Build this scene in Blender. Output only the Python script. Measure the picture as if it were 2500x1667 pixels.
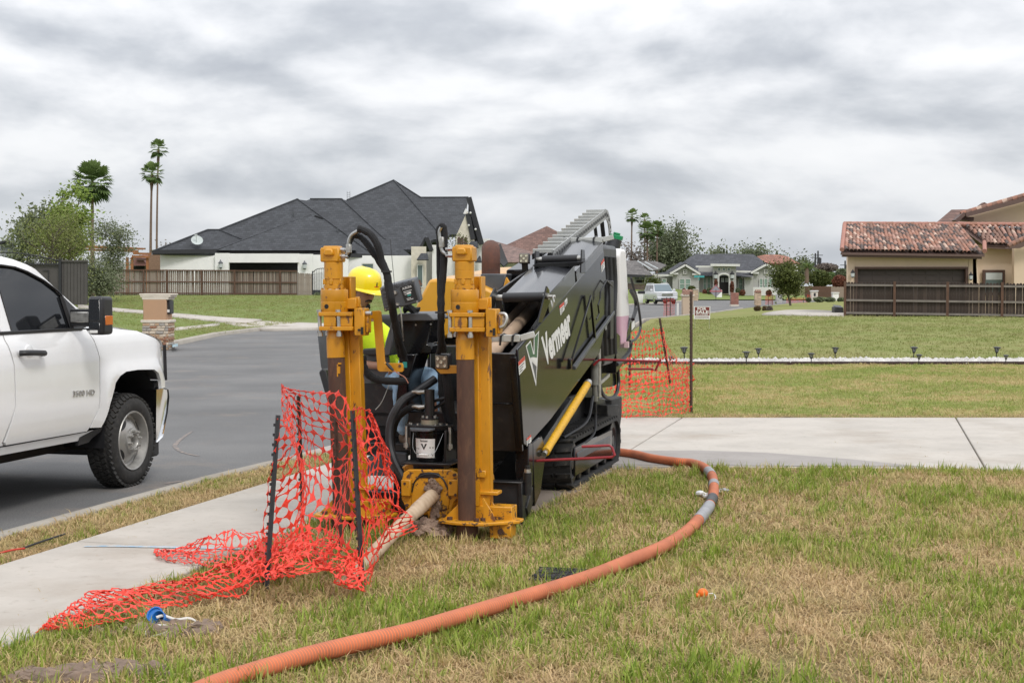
import bpy, math, random, os
import numpy as np
from mathutils import Vector, Matrix, noise as mnoise
from mathutils.geometry import delaunay_2d_cdt
for o in list(bpy.data.objects): bpy.data.objects.remove(o)
SC = bpy.context.scene
COL = SC.collection
rnd = random.Random(7)
R = math.radians
CH = 1.74
FPX = 3472.0
PIT = math.atan((833.5-696)/FPX)
cam_d = bpy.data.cameras.new('camera'); cam = bpy.data.objects.new('camera', cam_d); COL.objects.link(cam)
cam.location = (0, 0, CH); cam.rotation_euler = (math.pi/2-PIT, 0, 0)
cam_d.sensor_width = 36; cam_d.lens = FPX/2500*36; cam_d.clip_start = .1; cam_d.clip_end = 3000
SC.camera = cam
SUN_EL, SUN_AZ = R(50), R(152)
w = bpy.data.worlds.new('World'); SC.world = w; w.use_nodes = True
nt = w.node_tree; nt.nodes.clear()
def N(t, kind, **kw):
 n = t.nodes.new(kind)
 for k, v in kw.items():
  if k.startswith('i_'):
   n.inputs[int(k[2:]) if k[2:].isdigit() else k[2:]].default_value = v
  else: setattr(n, k, v)
 return n
def lk(t, a, b): t.links.new(a, b)
def math_node(t, op, a, b=None, clamp=False):
 n = N(t, 'ShaderNodeMath', operation=op, use_clamp=clamp)
 for i, x in enumerate((a, b)):
  if x is None: continue
  if isinstance(x, (int, float)): n.inputs[i].default_value = x
  else: lk(t, x, n.inputs[i])
 return n.outputs[0]
def ramp(t, fac, stops, interp='LINEAR'):
 n = N(t, 'ShaderNodeValToRGB'); cr = n.color_ramp; cr.interpolation = interp
 while len(cr.elements) > 1: cr.elements.remove(cr.elements[-1])
 cr.elements[0].position = stops[0][0]; cr.elements[0].color = (*stops[0][1][:3], 1)
 for p, c in stops[1:]:
  e = cr.elements.new(p); e.color = (*c[:3], 1)
 if fac is not None: lk(t, fac, n.inputs[0])
 return n.outputs[0]
def mixc(t, fac, a, b, blend='MIX'):
 n = N(t, 'ShaderNodeMix', data_type='RGBA', blend_type=blend)
 for s, x in ((0, fac), (6, a), (7, b)):
  if isinstance(x, (int, float)): n.inputs[s].default_value = x
  elif isinstance(x, tuple): n.inputs[s].default_value = (*x[:3], 1)
  else: lk(t, x, n.inputs[s])
 return n.outputs[2]
sky = N(nt, 'ShaderNodeTexSky'); sky.sky_type = 'NISHITA'; sky.sun_disc = False
sky.sun_elevation = SUN_EL; sky.sun_rotation = SUN_AZ; sky.air_density = 1.0; sky.dust_density = 1.5
tcw = N(nt, 'ShaderNodeTexCoord')
sep = N(nt, 'ShaderNodeSeparateXYZ'); lk(nt, tcw.outputs['Generated'], sep.inputs[0])
zz = math_node(nt, 'MAXIMUM', sep.outputs[2], 0.0)
def skyvec(dz):
 v = N(nt, 'ShaderNodeMapping'); v.inputs['Location'].default_value = (4.3, 1.7, .4+dz*SKZ); v.inputs['Scale'].default_value = (SKX, SKX, SKZ)
 lk(nt, tcw.outputs['Generated'], v.inputs[0]); return v.outputs[0]
SKX, SKZ = 4.6, 11.5
def fbm(dz, sc, det, rough, dist=.0):
 n = N(nt, 'ShaderNodeTexNoise', i_Scale=sc, i_Detail=det, i_Roughness=rough, i_Distortion=dist); lk(nt, skyvec(dz), n.inputs['Vector']); return n.outputs[0]
big = fbm(0, .55, 2, .5); a0 = fbm(0, 1.0, 8, .50, .15); a1 = fbm(.016, 1.0, 8, .50, .15)
lit = math_node(nt, 'MULTIPLY', math_node(nt, 'SUBTRACT', a0, a1), 2.1)
cl = math_node(nt, 'ADD', math_node(nt, 'ADD', math_node(nt, 'MULTIPLY', a0, .45), math_node(nt, 'MULTIPLY', big, .55)), lit)
ccol = ramp(nt, cl, [(.20, (.42, .44, .48)), (.34, (.50, .52, .555)), (.47, (.61, .625, .655)), (.58, (.70, .71, .735)), (.70, (.79, .795, .81)), (.9, (.84, .84, .85))])
hz = math_node(nt, 'POWER', math_node(nt, 'SUBTRACT', 1.0, math_node(nt, 'MULTIPLY', zz, 7.0, True), True), 2.0)
ccol = mixc(nt, math_node(nt, 'MULTIPLY', hz, .55), ccol, (.63, .67, .73))
lum = math_node(nt, 'ADD', 1.0, math_node(nt, 'MULTIPLY', zz, 1.7))
ccol = mixc(nt, 1.0, ccol, N(nt, 'ShaderNodeCombineColor').outputs[0], 'MULTIPLY')
mulnode = ccol.node
cc = [n for n in nt.nodes if n.bl_idname == 'ShaderNodeCombineColor'][0]
for i in range(3): lk(nt, lum, cc.inputs[i])
bg1 = N(nt, 'ShaderNodeBackground', i_Strength=.10); lk(nt, sky.outputs[0], bg1.inputs[0])
bg2 = N(nt, 'ShaderNodeBackground', i_Strength=1.0); lk(nt, ccol, bg2.inputs[0])
mixs = N(nt, 'ShaderNodeMixShader', i_0=.92); lk(nt, bg1.outputs[0], mixs.inputs[1]); lk(nt, bg2.outputs[0], mixs.inputs[2])
wo = N(nt, 'ShaderNodeOutputWorld'); lk(nt, mixs.outputs[0], wo.inputs[0])
sl = bpy.data.lights.new('sun', 'SUN'); so = bpy.data.objects.new('sun', sl); COL.objects.link(so)
sl.energy = 1.5; sl.angle = R(14); sl.color = (1, .965, .91)
sd = Vector((math.sin(SUN_AZ)*math.cos(SUN_EL), math.cos(SUN_AZ)*math.cos(SUN_EL), math.sin(SUN_EL)))
so.rotation_euler = (-sd).to_track_quat('-Z', 'Y').to_euler(); so.location = (0, 0, 60)
SC.view_settings.view_transform = 'Standard'; SC.view_settings.look = 'None'
SC.view_settings.exposure = 0.08; SC.view_settings.gamma = 1; SC.view_settings.use_curve_mapping = False
SC.render.engine = 'CYCLES'
try:
 SC.cycles.use_denoising = True; SC.cycles.max_bounces = 6; SC.cycles.transparent_max_bounces = 12
except Exception: pass
_cp, _sp = math.cos(PIT), math.sin(PIT)
def ray(px, py):
 u = (px-1250)/FPX; v = (833.5-py)/FPX
 return Vector((u, _cp+v*_sp, -_sp+v*_cp))
def G(px, py, z=0.0):
 d = ray(px, py); t = (z-CH)/d.z; return Vector((d.x*t, d.y*t, z))
def PY(px, py, Y):
 d = ray(px, py); t = Y/d.y; return Vector((d.x*t, Y, CH+d.z*t))
M0 = Vector((-.715, 9.80, 0)); MYAW = R(15.5)
def ML(x, y, z=0.0):
 c, s = math.cos(MYAW), math.sin(MYAW)
 return Vector((M0.x+x*c+y*s, M0.y-x*s+y*c, z))
def interp(t, pts):
 if t <= pts[0][0]: return pts[0][1]
 for (a, b), (c, d) in zip(pts, pts[1:]):
  if t <= c: return b+(d-b)*(t-a)/(c-a)
 return pts[-1][1]
def sst(a, b, x):
 t = min(1, max(0, (x-a)/(b-a))); return t*t*(3-2*t)
def lin(a, b, x): return min(1, max(0, (x-a)/(b-a)))
ROAD_R = [(-14, -9.6), (2.2, -5.5), (9.9, -3.52), (14.3, -2.1), (20, -.5), (35, 1.7), (55, 4.3), (73, 6.7), (91, 12.8), (108, 17.4), (137, 26.5), (160, 36), (200, 52)]
ROAD_L = [(-14, -19), (5, -17), (25, -13.4), (38, -10.9), (42, -10.2), (51.6, -10.6), (59, -10), (66, -7.6), (78, -3.4), (100, 3), (126, 9.6), (145, 15.5), (160, 20), (200, 34)]
def xr(y): return interp(y, ROAD_R)
def xl(y): return interp(y, ROAD_L)
def hgt(x, y):
 h = 0.0
 d = xl(y)-x
 if d > 0: h += 1.05*lin(46, 100, y)*sst(0, 9, d)
 d = x-xr(y)
 if d > 0: h += .32*lin(30, 62, y)*sst(1, 8, d)
 return h+.4*lin(150, 185, y)
def GT(px, py):
 d = ray(px, py); t = 3.0
 while t < 400:
  p = Vector((0, 0, CH))+d*t
  if p.z <= hgt(p.x, p.y):
   break
  t += .05+t*.002
 return Vector((p.x, p.y, hgt(p.x, p.y)))
def tag(o, label=None, cat=None, group=None, kind=None):
 if label: o['label'] = label
 if cat: o['category'] = cat
 if group: o['group'] = group
 if kind: o['kind'] = kind
 return o
def thing(name, label, cat, loc=(0, 0, 0), rz=0, group=None):
 o = bpy.data.objects.new(name, None); COL.objects.link(o)
 o.location = loc; o.rotation_euler = (0, 0, rz); o.empty_display_size = .2
 return tag(o, label, cat, group)
def link(name, me, parent=None, loc=None, rot=None):
 o = bpy.data.objects.new(name, me); COL.objects.link(o)
 if parent: o.parent = parent
 if loc is not None: o.location = loc
 if rot is not None: o.rotation_euler = rot
 return o
def copy_tree(o, parent=None):
 c = o.copy(); COL.objects.link(c)
 if parent: c.parent = parent
 for ch in list(o.children): copy_tree(ch, c)
 return c
def frame_of(p0, p1, up=Vector((0, 0, 1))):
 z = (Vector(p1)-Vector(p0)).normalized()
 x = up.cross(z)
 if x.length < 1e-4: x = Vector((1, 0, 0)).cross(z)
 if x.length < 1e-4: x = Vector((0, 1, 0)).cross(z)
 x.normalize(); return x, z.cross(x), z
class MB:
 def __init__(s): s.v = []; s.f = []; s.m = []; s.mi = 0
 def add(s, vs, fs, mi=None):
  b = len(s.v); s.v += [tuple(v) for v in vs]
  for f in fs: s.f.append(tuple(i+b for i in f)); s.m.append(s.mi if mi is None else mi)
  return s
 def box(s, c, d, rot=None, mi=None):
  M = rot if rot is not None else Matrix.Identity(3)
  if isinstance(rot, (int, float)): M = Matrix.Rotation(rot, 3, 'Z')
  c = Vector(c); h = [x/2 for x in d]
  vs = [c+M @ Vector((sx*h[0], sy*h[1], sz*h[2])) for sz in (-1, 1) for sy in (-1, 1) for sx in (-1, 1)]
  return s.add(vs, [(0, 2, 3, 1), (4, 5, 7, 6), (0, 1, 5, 4), (2, 6, 7, 3), (0, 4, 6, 2), (1, 3, 7, 5)], mi)
 def b2(s, a, b, mi=None):
  return s.box([(a[i]+b[i])/2 for i in range(3)], [abs(b[i]-a[i]) for i in range(3)], None, mi)
 def bar(s, p0, p1, wx, wy, up=(0, 0, 1), mi=None):
  x, y, z = frame_of(p0, p1, Vector(up)); p0 = Vector(p0); p1 = Vector(p1)
  vs = [p+x*(sx*wx/2)+y*(sy*wy/2) for p in (p0, p1) for sy in (-1, 1) for sx in (-1, 1)]
  return s.add(vs, [(0, 2, 3, 1), (4, 5, 7, 6), (0, 1, 5, 4), (2, 6, 7, 3), (0, 4, 6, 2), (1, 3, 7, 5)], mi)
 def tube(s, path, r, n=8, caps=True, mi=None):
  P = [Vector(p) for p in path]; k = len(P); rs = r if isinstance(r, (list, tuple)) else [r]*k
  vs = []; x = None
  for i, p in enumerate(P):
   t = (P[min(i+1, k-1)]-P[max(i-1, 0)]).normalized()
   if x is None:
    x = frame_of((0, 0, 0), t)[0]
   else:
    x = (x-t*x.dot(t))
    x = x.normalized() if x.length > 1e-5 else frame_of((0, 0, 0), t)[0]
   y = t.cross(x)
   vs += [p+(x*math.cos(2*math.pi*j/n)+y*math.sin(2*math.pi*j/n))*rs[i] for j in range(n)]
  fs = [(i*n+j, i*n+(j+1) % n, (i+1)*n+(j+1) % n, (i+1)*n+j) for i in range(k-1) for j in range(n)]
  if caps: fs += [tuple(reversed(range(n))), tuple((k-1)*n+j for j in range(n))]
  return s.add(vs, fs, mi)
 def cyl(s, p0, p1, r0, r1=None, n=16, caps=True, mi=None):
  return s.tube([p0, p1], [r0, r0 if r1 is None else r1], n, caps, mi)
 def lathe(s, prof, n=24, o=(0, 0, 0), ax=(0, 0, 1), mi=None, up=(0, 1, 0)):
  x, y, z = frame_of((0, 0, 0), ax, Vector(up)); o = Vector(o); vs = []
  for r, h in prof:
   vs += [o+z*h+(x*math.cos(2*math.pi*j/n)+y*math.sin(2*math.pi*j/n))*r for j in range(n)]
  k = len(prof)
  fs = [(i*n+j, i*n+(j+1) % n, (i+1)*n+(j+1) % n, (i+1)*n+j) for i in range(k-1) for j in range(n)]
  return s.add(vs, fs, mi)
 def prism(s, poly, o, u, v, t, mi=None):
  """2-D polygon in the frame (o,u,v), extruded by the vector t"""
  o, u, v, t = Vector(o), Vector(u), Vector(v), Vector(t); n = len(poly)
  a = [o+u*p[0]+v*p[1] for p in poly]; b = [p+t for p in a]
  return s.add(a+b, [tuple(reversed(range(n))), tuple(n+i for i in range(n))]+[(i, (i+1) % n, n+(i+1) % n, n+i) for i in range(n)], mi)
 def solid(s, pts, t, mi=None):
  a = [Vector(p) for p in pts]; b = [p+Vector(t) for p in a]; n = len(a)
  return s.add(a+b, [tuple(reversed(range(n))), tuple(n+i for i in range(n))]+[(i, (i+1) % n, n+(i+1) % n, n+i) for i in range(n)], mi)
 def ball(s, c, r, n=10, m=6, sc=(1, 1, 1), mi=None):
  vs = [Vector(c)+Vector((0, 0, -r*sc[2]))]
  for i in range(1, m):
   a = -math.pi/2+math.pi*i/m
   vs += [Vector(c)+Vector((math.cos(a)*math.cos(2*math.pi*j/n)*r*sc[0], math.cos(a)*math.sin(2*math.pi*j/n)*r*sc[1], math.sin(a)*r*sc[2])) for j in range(n)]
  vs.append(Vector(c)+Vector((0, 0, r*sc[2]))); L = len(vs)-1
  fs = [(0, 1+(j+1) % n, 1+j) for j in range(n)]
  for i in range(m-2):
   fs += [(1+i*n+j, 1+i*n+(j+1) % n, 1+(i+1)*n+(j+1) % n, 1+(i+1)*n+j) for j in range(n)]
  fs += [(L, 1+(m-2)*n+j, 1+(m-2)*n+(j+1) % n) for j in range(n)]
  return s.add(vs, fs, mi)
 def mesh(s, name, mats, smooth=32, fix=True):
  me = bpy.data.meshes.new(name)
  me.from_pydata([tuple(v) for v in s.v], [], s.f)
  for m in (mats if isinstance(mats, (list, tuple)) else [mats]): me.materials.append(m)
  if max(s.m, default=0): me.polygons.foreach_set('material_index', s.m)
  if fix and len(s.f) < 60000:
   import bmesh
   bm = bmesh.new(); bm.from_mesh(me); bmesh.ops.recalc_face_normals(bm, faces=bm.faces); bm.to_mesh(me); bm.free()
  if smooth:
   me.shade_smooth(); me.set_sharp_from_angle(angle=R(smooth))
  me.update(); return me
 def build(s, name, mats, parent=None, loc=None, rot=None, bevel=0, smooth=32, seg=1, fix=True):
  o = link(name, s.mesh(name, mats, smooth, fix), parent, loc, rot)
  if bevel:
   b = o.modifiers.new('bevel', 'BEVEL'); b.width = bevel; b.segments = seg; b.limit_method = 'ANGLE'; b.angle_limit = R(40)
   b.harden_normals = False
  return o
def bez(pts, n=8):
 """smooth path through points (Catmull-Rom)"""
 P = [Vector(p) for p in pts]; out = []
 P = [P[0]*2-P[1]]+P+[P[-1]*2-P[-2]]
 for i in range(1, len(P)-2):
  for k in range(n):
   t = k/n; a, b, c, d = P[i-1], P[i], P[i+1], P[i+2]
   out.append(.5*((2*b)+(c-a)*t+(2*a-5*b+4*c-d)*t*t+(3*b-a-3*c+d)*t**3))
 out.append(P[-2]); return out
def lump(mb, c, r, sc, k, n=9, m=7, amp=.55):
 b = MB(); b.ball((0, 0, 0), r, n, m, sc)
 mb.add([Vector(c)+Vector(v)+Vector((mnoise.noise(Vector(v)*1.3/r+Vector((k, 0, 0))), mnoise.noise(Vector(v)*1.3/r+Vector((0, k, 5))), mnoise.noise(Vector(v)*1.3/r+Vector((3, 0, k)))))*r*amp for v in b.v], b.f)
def mat(name, col, rough=.6, metal=0.0, var=0.0, vscale=6.0, bump=0.0, bscale=60.0, col2=None, c2=(.5, .62), spec=.5, coat=0.0, detail=5.0, stretch=None, emis=None):
 """plain surface; var: value variation, col2: second colour in noise patches, bump: fine relief"""
 m = bpy.data.materials.new(name); m.use_nodes = True; t = m.node_tree; p = t.nodes['Principled BSDF']
 p.inputs['Roughness'].default_value = rough; p.inputs['Metallic'].default_value = metal
 p.inputs['Specular IOR Level'].default_value = spec
 p.inputs['Coat Weight'].default_value = coat; p.inputs['Coat Roughness'].default_value = .05
 p.inputs['Base Color'].default_value = (*col, 1)
 if emis: p.inputs['Emission Color'].default_value = (*emis[0], 1); p.inputs['Emission Strength'].default_value = emis[1]
 if var or col2 or bump:
  tc = N(t, 'ShaderNodeTexCoord'); vec = tc.outputs['Object']
  if stretch:
   mpn = N(t, 'ShaderNodeMapping'); mpn.inputs['Scale'].default_value = stretch; lk(t, vec, mpn.inputs[0]); vec = mpn.outputs[0]
  c = None
  if var or col2:
   nz = N(t, 'ShaderNodeTexNoise', i_Scale=vscale, i_Detail=detail, i_Roughness=.6); lk(t, vec, nz.inputs['Vector'])
   lo = tuple(max(0, x*(1-var)) for x in col); hi = tuple(x*(1+var) for x in col)
   c = ramp(t, nz.outputs[0], [(.3, lo), (.7, hi)])
   if col2:
    nz2 = N(t, 'ShaderNodeTexNoise', i_Scale=vscale*1.9, i_Detail=8.0, i_Roughness=.7); lk(t, vec, nz2.inputs['Vector'])
    f = ramp(t, nz2.outputs[0], [(c2[0], (0, 0, 0)), (c2[1], (1, 1, 1))])
    c = mixc(t, f, c, col2)
   lk(t, c, p.inputs['Base Color'])
   rr = ramp(t, nz.outputs[0], [(.3, (rough*.85,)*3), (.7, (min(1, rough*1.15),)*3)]); lk(t, rr, p.inputs['Roughness'])
  if bump:
   nb = N(t, 'ShaderNodeTexNoise', i_Scale=bscale, i_Detail=3.0, i_Roughness=.6); lk(t, vec, nb.inputs['Vector'])
   bp = N(t, 'ShaderNodeBump', i_Strength=bump, i_Distance=.01); lk(t, nb.outputs[0], bp.inputs['Height']); lk(t, bp.outputs[0], p.inputs['Normal'])
 return m
M = {}
M['yellow'] = mat('machine_yellow', (.56, .25, .008), .42, var=.16, vscale=7, col2=(.15, .065, .03), c2=(.585, .63), bump=.12, bscale=40, coat=.1, stretch=(1, 1, .45))
M['yellow_worn'] = mat('worn_yellow', (.58, .26, .01), .45, var=.15, vscale=9, col2=(.08, .042, .025), c2=(.53, .58), bump=.15, bscale=50)
M['hood_yellow'] = mat('hood_yellow', (.62, .30, .02), .35, var=.05, coat=.3)
M['blackpaint'] = mat('black_paint', (.008, .008, .009), .13, var=.3, vscale=3, spec=.32, col2=(.035, .032, .028), c2=(.62, .80), bump=.012, bscale=5)
M['blackmetal'] = mat('black_metal', (.014, .014, .015), .38, var=.4, vscale=7, col2=(.05, .042, .035), c2=(.55, .75), bump=.08)
M['blackplastic'] = mat('black_plastic', (.018, .018, .02), .45, var=.2, bump=.06, bscale=120)
M['greyplastic'] = mat('grey_plastic', (.075, .08, .088), .42, var=.15)
M['rubber'] = mat('black_rubber', (.015, .015, .015), .75, var=.3, vscale=8, col2=(.07, .062, .052), c2=(.52, .72), bump=.2, bscale=50)
M['hose'] = mat('hose_sleeve', (.009, .009, .010), .82, var=.3, bump=.5, bscale=90)
M['rust'] = mat('rusty_steel', (.075, .036, .022), .75, var=.35, vscale=8, col2=(.13, .065, .035), c2=(.5, .7), bump=.25, bscale=60, stretch=(1, 1, .35))
M['steel'] = mat('bare_steel', (.42, .42, .41), .35, 1.0, var=.15, vscale=14)
M['zinc'] = mat('zinc_bolt', (.50, .49, .46), .42, .9, var=.2, vscale=20)
M['chrome'] = mat('chrome', (.72, .73, .74), .10, 1.0)
M['mud'] = mat('mud', (.21, .145, .105), .9, var=.3, vscale=9, bump=.8, bscale=22)
M['rod'] = mat('muddy_drill_rod', (.40, .285, .195), .8, var=.16, vscale=7, bump=.2, bscale=30, col2=(.27, .20, .15), c2=(.58, .7))
M['white_decal'] = mat('white_decal', (.72, .72, .70), .4)
M['green_decal'] = mat('green_decal', (.03, .11, .055), .35)
M['red_decal'] = mat('red_decal', (.55, .04, .02), .4)
M['black_print'] = mat('black_print', (.015, .015, .015), .5)
M['red_paint'] = mat('red_paint', (.30, .022, .03), .4, var=.2)
M['truck'] = mat('white_car_paint', (.78, .78, .78), .16, coat=.8, var=.015)
M['glassdark'] = mat('tinted_glass', (.012, .013, .015), .04, spec=.7)
M['tyre'] = mat('tyre_rubber', (.022, .021, .020), .78, var=.3, vscale=12, col2=(.06, .055, .05), c2=(.5, .75), bump=.15, bscale=70)
M['rim'] = mat('dirty_steel_rim', (.42, .41, .39), .42, .6, var=.15, vscale=9, col2=(.16, .13, .10), c2=(.6, .75))
M['amber'] = mat('amber_lens', (.55, .13, .01), .2, coat=.5)
M['orange_net'] = mat('orange_net', (.74, .050, .026), .5, var=.2, vscale=5)
M['orange_hose'] = mat('orange_hose', (.72, .165, .045), .55, var=.10, vscale=4, col2=(.46, .14, .08), c2=(.62, .75), bump=.1)
M['duct'] = mat('duct_tape', (.30, .30, .31), .5, .2, var=.2, vscale=16, bump=.4, bscale=40)
M['jeans'] = mat('blue_jeans', (.28, .43, .60), .85, var=.25, vscale=10, bump=.35, bscale=160, col2=(.42, .55, .68), c2=(.5, .7))
M['hiviz'] = mat('hivis_yellow', (.66, .83, .02), .75, var=.08, vscale=8, bump=.25, bscale=24)
M['reflect'] = mat('reflective_band', (.36, .36, .36), .4, var=.1)
M['skin'] = mat('skin', (.36, .19, .125), .5, var=.10, vscale=12, bump=.05)
M['hair'] = mat('black_hair', (.012, .010, .009), .65, bump=.4, bscale=200)
M['hat'] = mat('hard_hat_yellow', (.86, .66, .008), .3, coat=.4)
M['eye'] = mat('eye_white', (.6, .57, .53), .3)
M['boot'] = mat('boot_leather', (.12, .075, .045), .7, var=.2)
M['stake'] = mat('black_stake', (.028, .03, .035), .6, var=.3, vscale=20, col2=(.10, .055, .03), c2=(.6, .7))
M['rebar'] = mat('rusty_stake', (.065, .038, .026), .8, var=.4, vscale=20, bump=.3)
M['wet'] = M['mud']
# ground materials
def pos_noise(t, scale, detail=4, rough=.6, off=0):
 g = N(t, 'ShaderNodeNewGeometry'); mpn = N(t, 'ShaderNodeMapping'); mpn.inputs['Location'].default_value = (off, off*.7, 0); mpn.inputs['Scale'].default_value = (1, 1, 0)
 lk(t, g.outputs['Position'], mpn.inputs[0])
 n = N(t, 'ShaderNodeTexNoise', i_Scale=scale, i_Detail=detail, i_Roughness=rough); lk(t, mpn.outputs[0], n.inputs['Vector']); return n.outputs[0]
def lawn_mat(name, green, dry, soil, lo=.44, hi=.60, scale=.9, fine=60):
 m = bpy.data.materials.new(name); m.use_nodes = True; t = m.node_tree; p = t.nodes['Principled BSDF']
 p.inputs['Roughness'].default_value = .95; p.inputs['Specular IOR Level'].default_value = .1
 mask = math_node(t, 'ADD', math_node(t, 'MULTIPLY', pos_noise(t, scale, 5), .6), math_node(t, 'MULTIPLY', pos_noise(t, scale*7, 4, off=9), .4))
 c = mixc(t, ramp(t, mask, [(lo, (0, 0, 0)), (hi, (1, 1, 1))]), dry, green)
 f = pos_noise(t, fine, 4, .75, 3)
 c = mixc(t, ramp(t, f, [(.35, (.55,)*3), (.65, (0,)*3)]), c, soil)
 lk(t, c, p.inputs['Base Color'])
 bp = N(t, 'ShaderNodeBump', i_Strength=.7, i_Distance=.03); lk(t, f, bp.inputs['Height']); lk(t, bp.outputs[0], p.inputs['Normal'])
 return m
M['lawn_near'] = lawn_mat('lawn_ground', (.17, .18, .055), (.36, .26, .145), (.17, .12, .07), .42, .62)
M['lawn_mid'] = lawn_mat('lawn_ground_mid', (.20, .235, .06), (.40, .32, .145), (.17, .15, .06), .42, .55, .45, 25)
M['lawn_far'] = lawn_mat('lawn_ground_far', (.185, .22, .065), (.28, .25, .11), (.15, .175, .055), .38, .62, .22, 9)
M['lawn_green'] = lawn_mat('lawn_ground_green', (.165, .215, .06), (.22, .22, .10), (.12, .16, .05), .32, .55, .3, 9)
M['terrain'] = lawn_mat('terrain_ground', (.10, .12, .04), (.19, .16, .08), (.08, .07, .04), .4, .6, .05, 2)
def concrete(name, col, dark, joints=False):
 m = bpy.data.materials.new(name); m.use_nodes = True; t = m.node_tree; p = t.nodes['Principled BSDF']
 p.inputs['Roughness'].default_value = .85; p.inputs['Specular IOR Level'].default_value = .25
 c = ramp(t, pos_noise(t, 1.3, 6, .6), [(.32, tuple(x*.86 for x in col)), (.55, col), (.75, tuple(min(1, x*1.07) for x in col))])
 c = mixc(t, math_node(t, 'MULTIPLY', ramp(t, pos_noise(t, .55, 6, .65, 20), [(.52, (0,)*3), (.70, (1,)*3)]), .6), c, dark)
 c = mixc(t, math_node(t, 'MULTIPLY', ramp(t, pos_noise(t, 11, 6, .75, 40), [(.55, (0,)*3), (.68, (1,)*3)]), .35), c, tuple(x*.8 for x in dark))
 c = mixc(t, math_node(t, 'MULTIPLY', ramp(t, pos_noise(t, 38, 3, .6, 5), [(.66, (0,)*3), (.72, (1,)*3)]), .35), c, dark)
 lk(t, c, p.inputs['Base Color'])
 bp = N(t, 'ShaderNodeBump', i_Strength=.15, i_Distance=.01); lk(t, pos_noise(t, 150, 3), bp.inputs['Height']); lk(t, bp.outputs[0], p.inputs['Normal'])
 return m
M['concrete'] = concrete('pale_concrete', (.46, .425, .38), (.30, .25, .20))
M['kerbstone'] = concrete('kerb_concrete', (.36, .33, .285), (.22, .185, .15))
M['apron'] = concrete('apron_concrete', (.36, .33, .30), (.19, .17, .15))
M['wetcon'] = concrete('damp_concrete', (.33, .305, .285), (.26, .235, .215))
M['dirtpad'] = concrete('dirty_concrete', (.24, .20, .165), (.13, .10, .08))
def asphalt():
 m = bpy.data.materials.new('asphalt'); m.use_nodes = True; t = m.node_tree; p = t.nodes['Principled BSDF']
 p.inputs['Roughness'].default_value = .9; p.inputs['Specular IOR Level'].default_value = .3
 c = ramp(t, pos_noise(t, .35, 6, .6), [(.35, (.15, .149, .147)), (.52, (.19, .188, .185)), (.7, (.24, .235, .227))])
 c = mixc(t, math_node(t, 'MULTIPLY', ramp(t, pos_noise(t, 60, 4, .8, 4), [(.4, (1,)*3), (.62, (0,)*3)]), .55), c, (.06, .06, .062))
 c = mixc(t, math_node(t, 'MULTIPLY', ramp(t, pos_noise(t, .7, 8, .72, 31), [(.54, (0,)*3), (.72, (1,)*3)]), .6), c, (.27, .22, .18))
 lk(t, c, p.inputs['Base Color'])
 c = mixc(t, math_node(t, 'MULTIPLY', ramp(t, pos_noise(t, 16, 5, .85, 14), [(.42, (1,)*3), (.56, (0,)*3)]), .5), c, (.085, .083, .082))
 c = mixc(t, math_node(t, 'MULTIPLY', ramp(t, pos_noise(t, 22, 4, .8, 24), [(.60, (0,)*3), (.68, (1,)*3)]), .5), c, (.36, .34, .31))
 vo = N(t, 'ShaderNodeTexVoronoi', feature='DISTANCE_TO_EDGE', i_Scale=.33); gg_ = N(t, 'ShaderNodeNewGeometry'); wn = N(t, 'ShaderNodeTexNoise', i_Scale=1.5, i_Detail=6.0); lk(t, gg_.outputs['Position'], wn.inputs['Vector']); lk(t, mixc(t, .25, gg_.outputs['Position'], wn.outputs['Color'], 'ADD'), vo.inputs['Vector'])
 c = mixc(t, ramp(t, vo.outputs['Distance'], [(.0, (.75,)*3), (.004, (.6,)*3), (.007, (0,)*3)]), c, (.07, .068, .066))
 bp = N(t, 'ShaderNodeBump', i_Strength=.5, i_Distance=.008); lk(t, pos_noise(t, 220, 2), bp.inputs['Height']); lk(t, bp.outputs[0], p.inputs['Normal'])
 return m
M['asphalt'] = asphalt()
# sheets laid on the terrain
def sheet(name, poly, step, zoff, m, kind='structure', label=None, cat=None, parent=None, bumpy=0.0):
 P = [Vector((p[0], p[1])) for p in poly]; B = []
 for a, b in zip(P, P[1:]+P[:1]):
  k = max(1, int((b-a).length/step(a.x, a.y)))
  B += [a+(b-a)*i/k for i in range(k)]
 xs = [p.x for p in B]; ys = [p.y for p in B]; pts = list(B); rr = random.Random(3)
 y = min(ys)
 def inside(x, y):
  c = False; j = len(B)-1
  for i in range(len(B)):
   if (B[i].y > y) != (B[j].y > y) and x < (B[j].x-B[i].x)*(y-B[i].y)/(B[j].y-B[i].y)+B[i].x: c = not c
   j = i
  return c
 while y < max(ys):
  s = step(0, y); x = min(xs)
  while x < max(xs):
   q = Vector((x+rr.uniform(-.2, .2)*s, y+rr.uniform(-.2, .2)*s))
   if inside(q.x, q.y): pts.append(q)
   x += s
  y += s
 n = len(B)
 v, e, f, *_ = delaunay_2d_cdt(pts, [(i, (i+1) % n) for i in range(n)], [list(range(n))], 1, 1e-5)
 me = bpy.data.meshes.new(name)
 me.from_pydata([(p.x, p.y, hgt(p.x, p.y)+zoff+(bumpy*(mnoise.noise((p.x*2.1, p.y*2.1, 0))) if bumpy else 0)) for p in v], [], [tuple(q) for q in f])
 me.materials.append(m); me.shade_smooth(); me.update()
 if me.polygons and sum(p.normal.z for p in me.polygons) < 0: me.flip_normals()
 o = link(name, me, parent); tag(o, label, cat, kind=kind); return o
def near_step(x, y): return max(.3, min(6, y*.045))
mb = MB(); mb.add([(-1500, -300, -.55), (1500, -300, -.55), (1500, 2500, -.55), (-1500, 2500, -.55)], [(0, 1, 2, 3)])
far = []
o = mb.build('ground', M['terrain'], smooth=0); tag(o, kind='structure')
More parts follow.
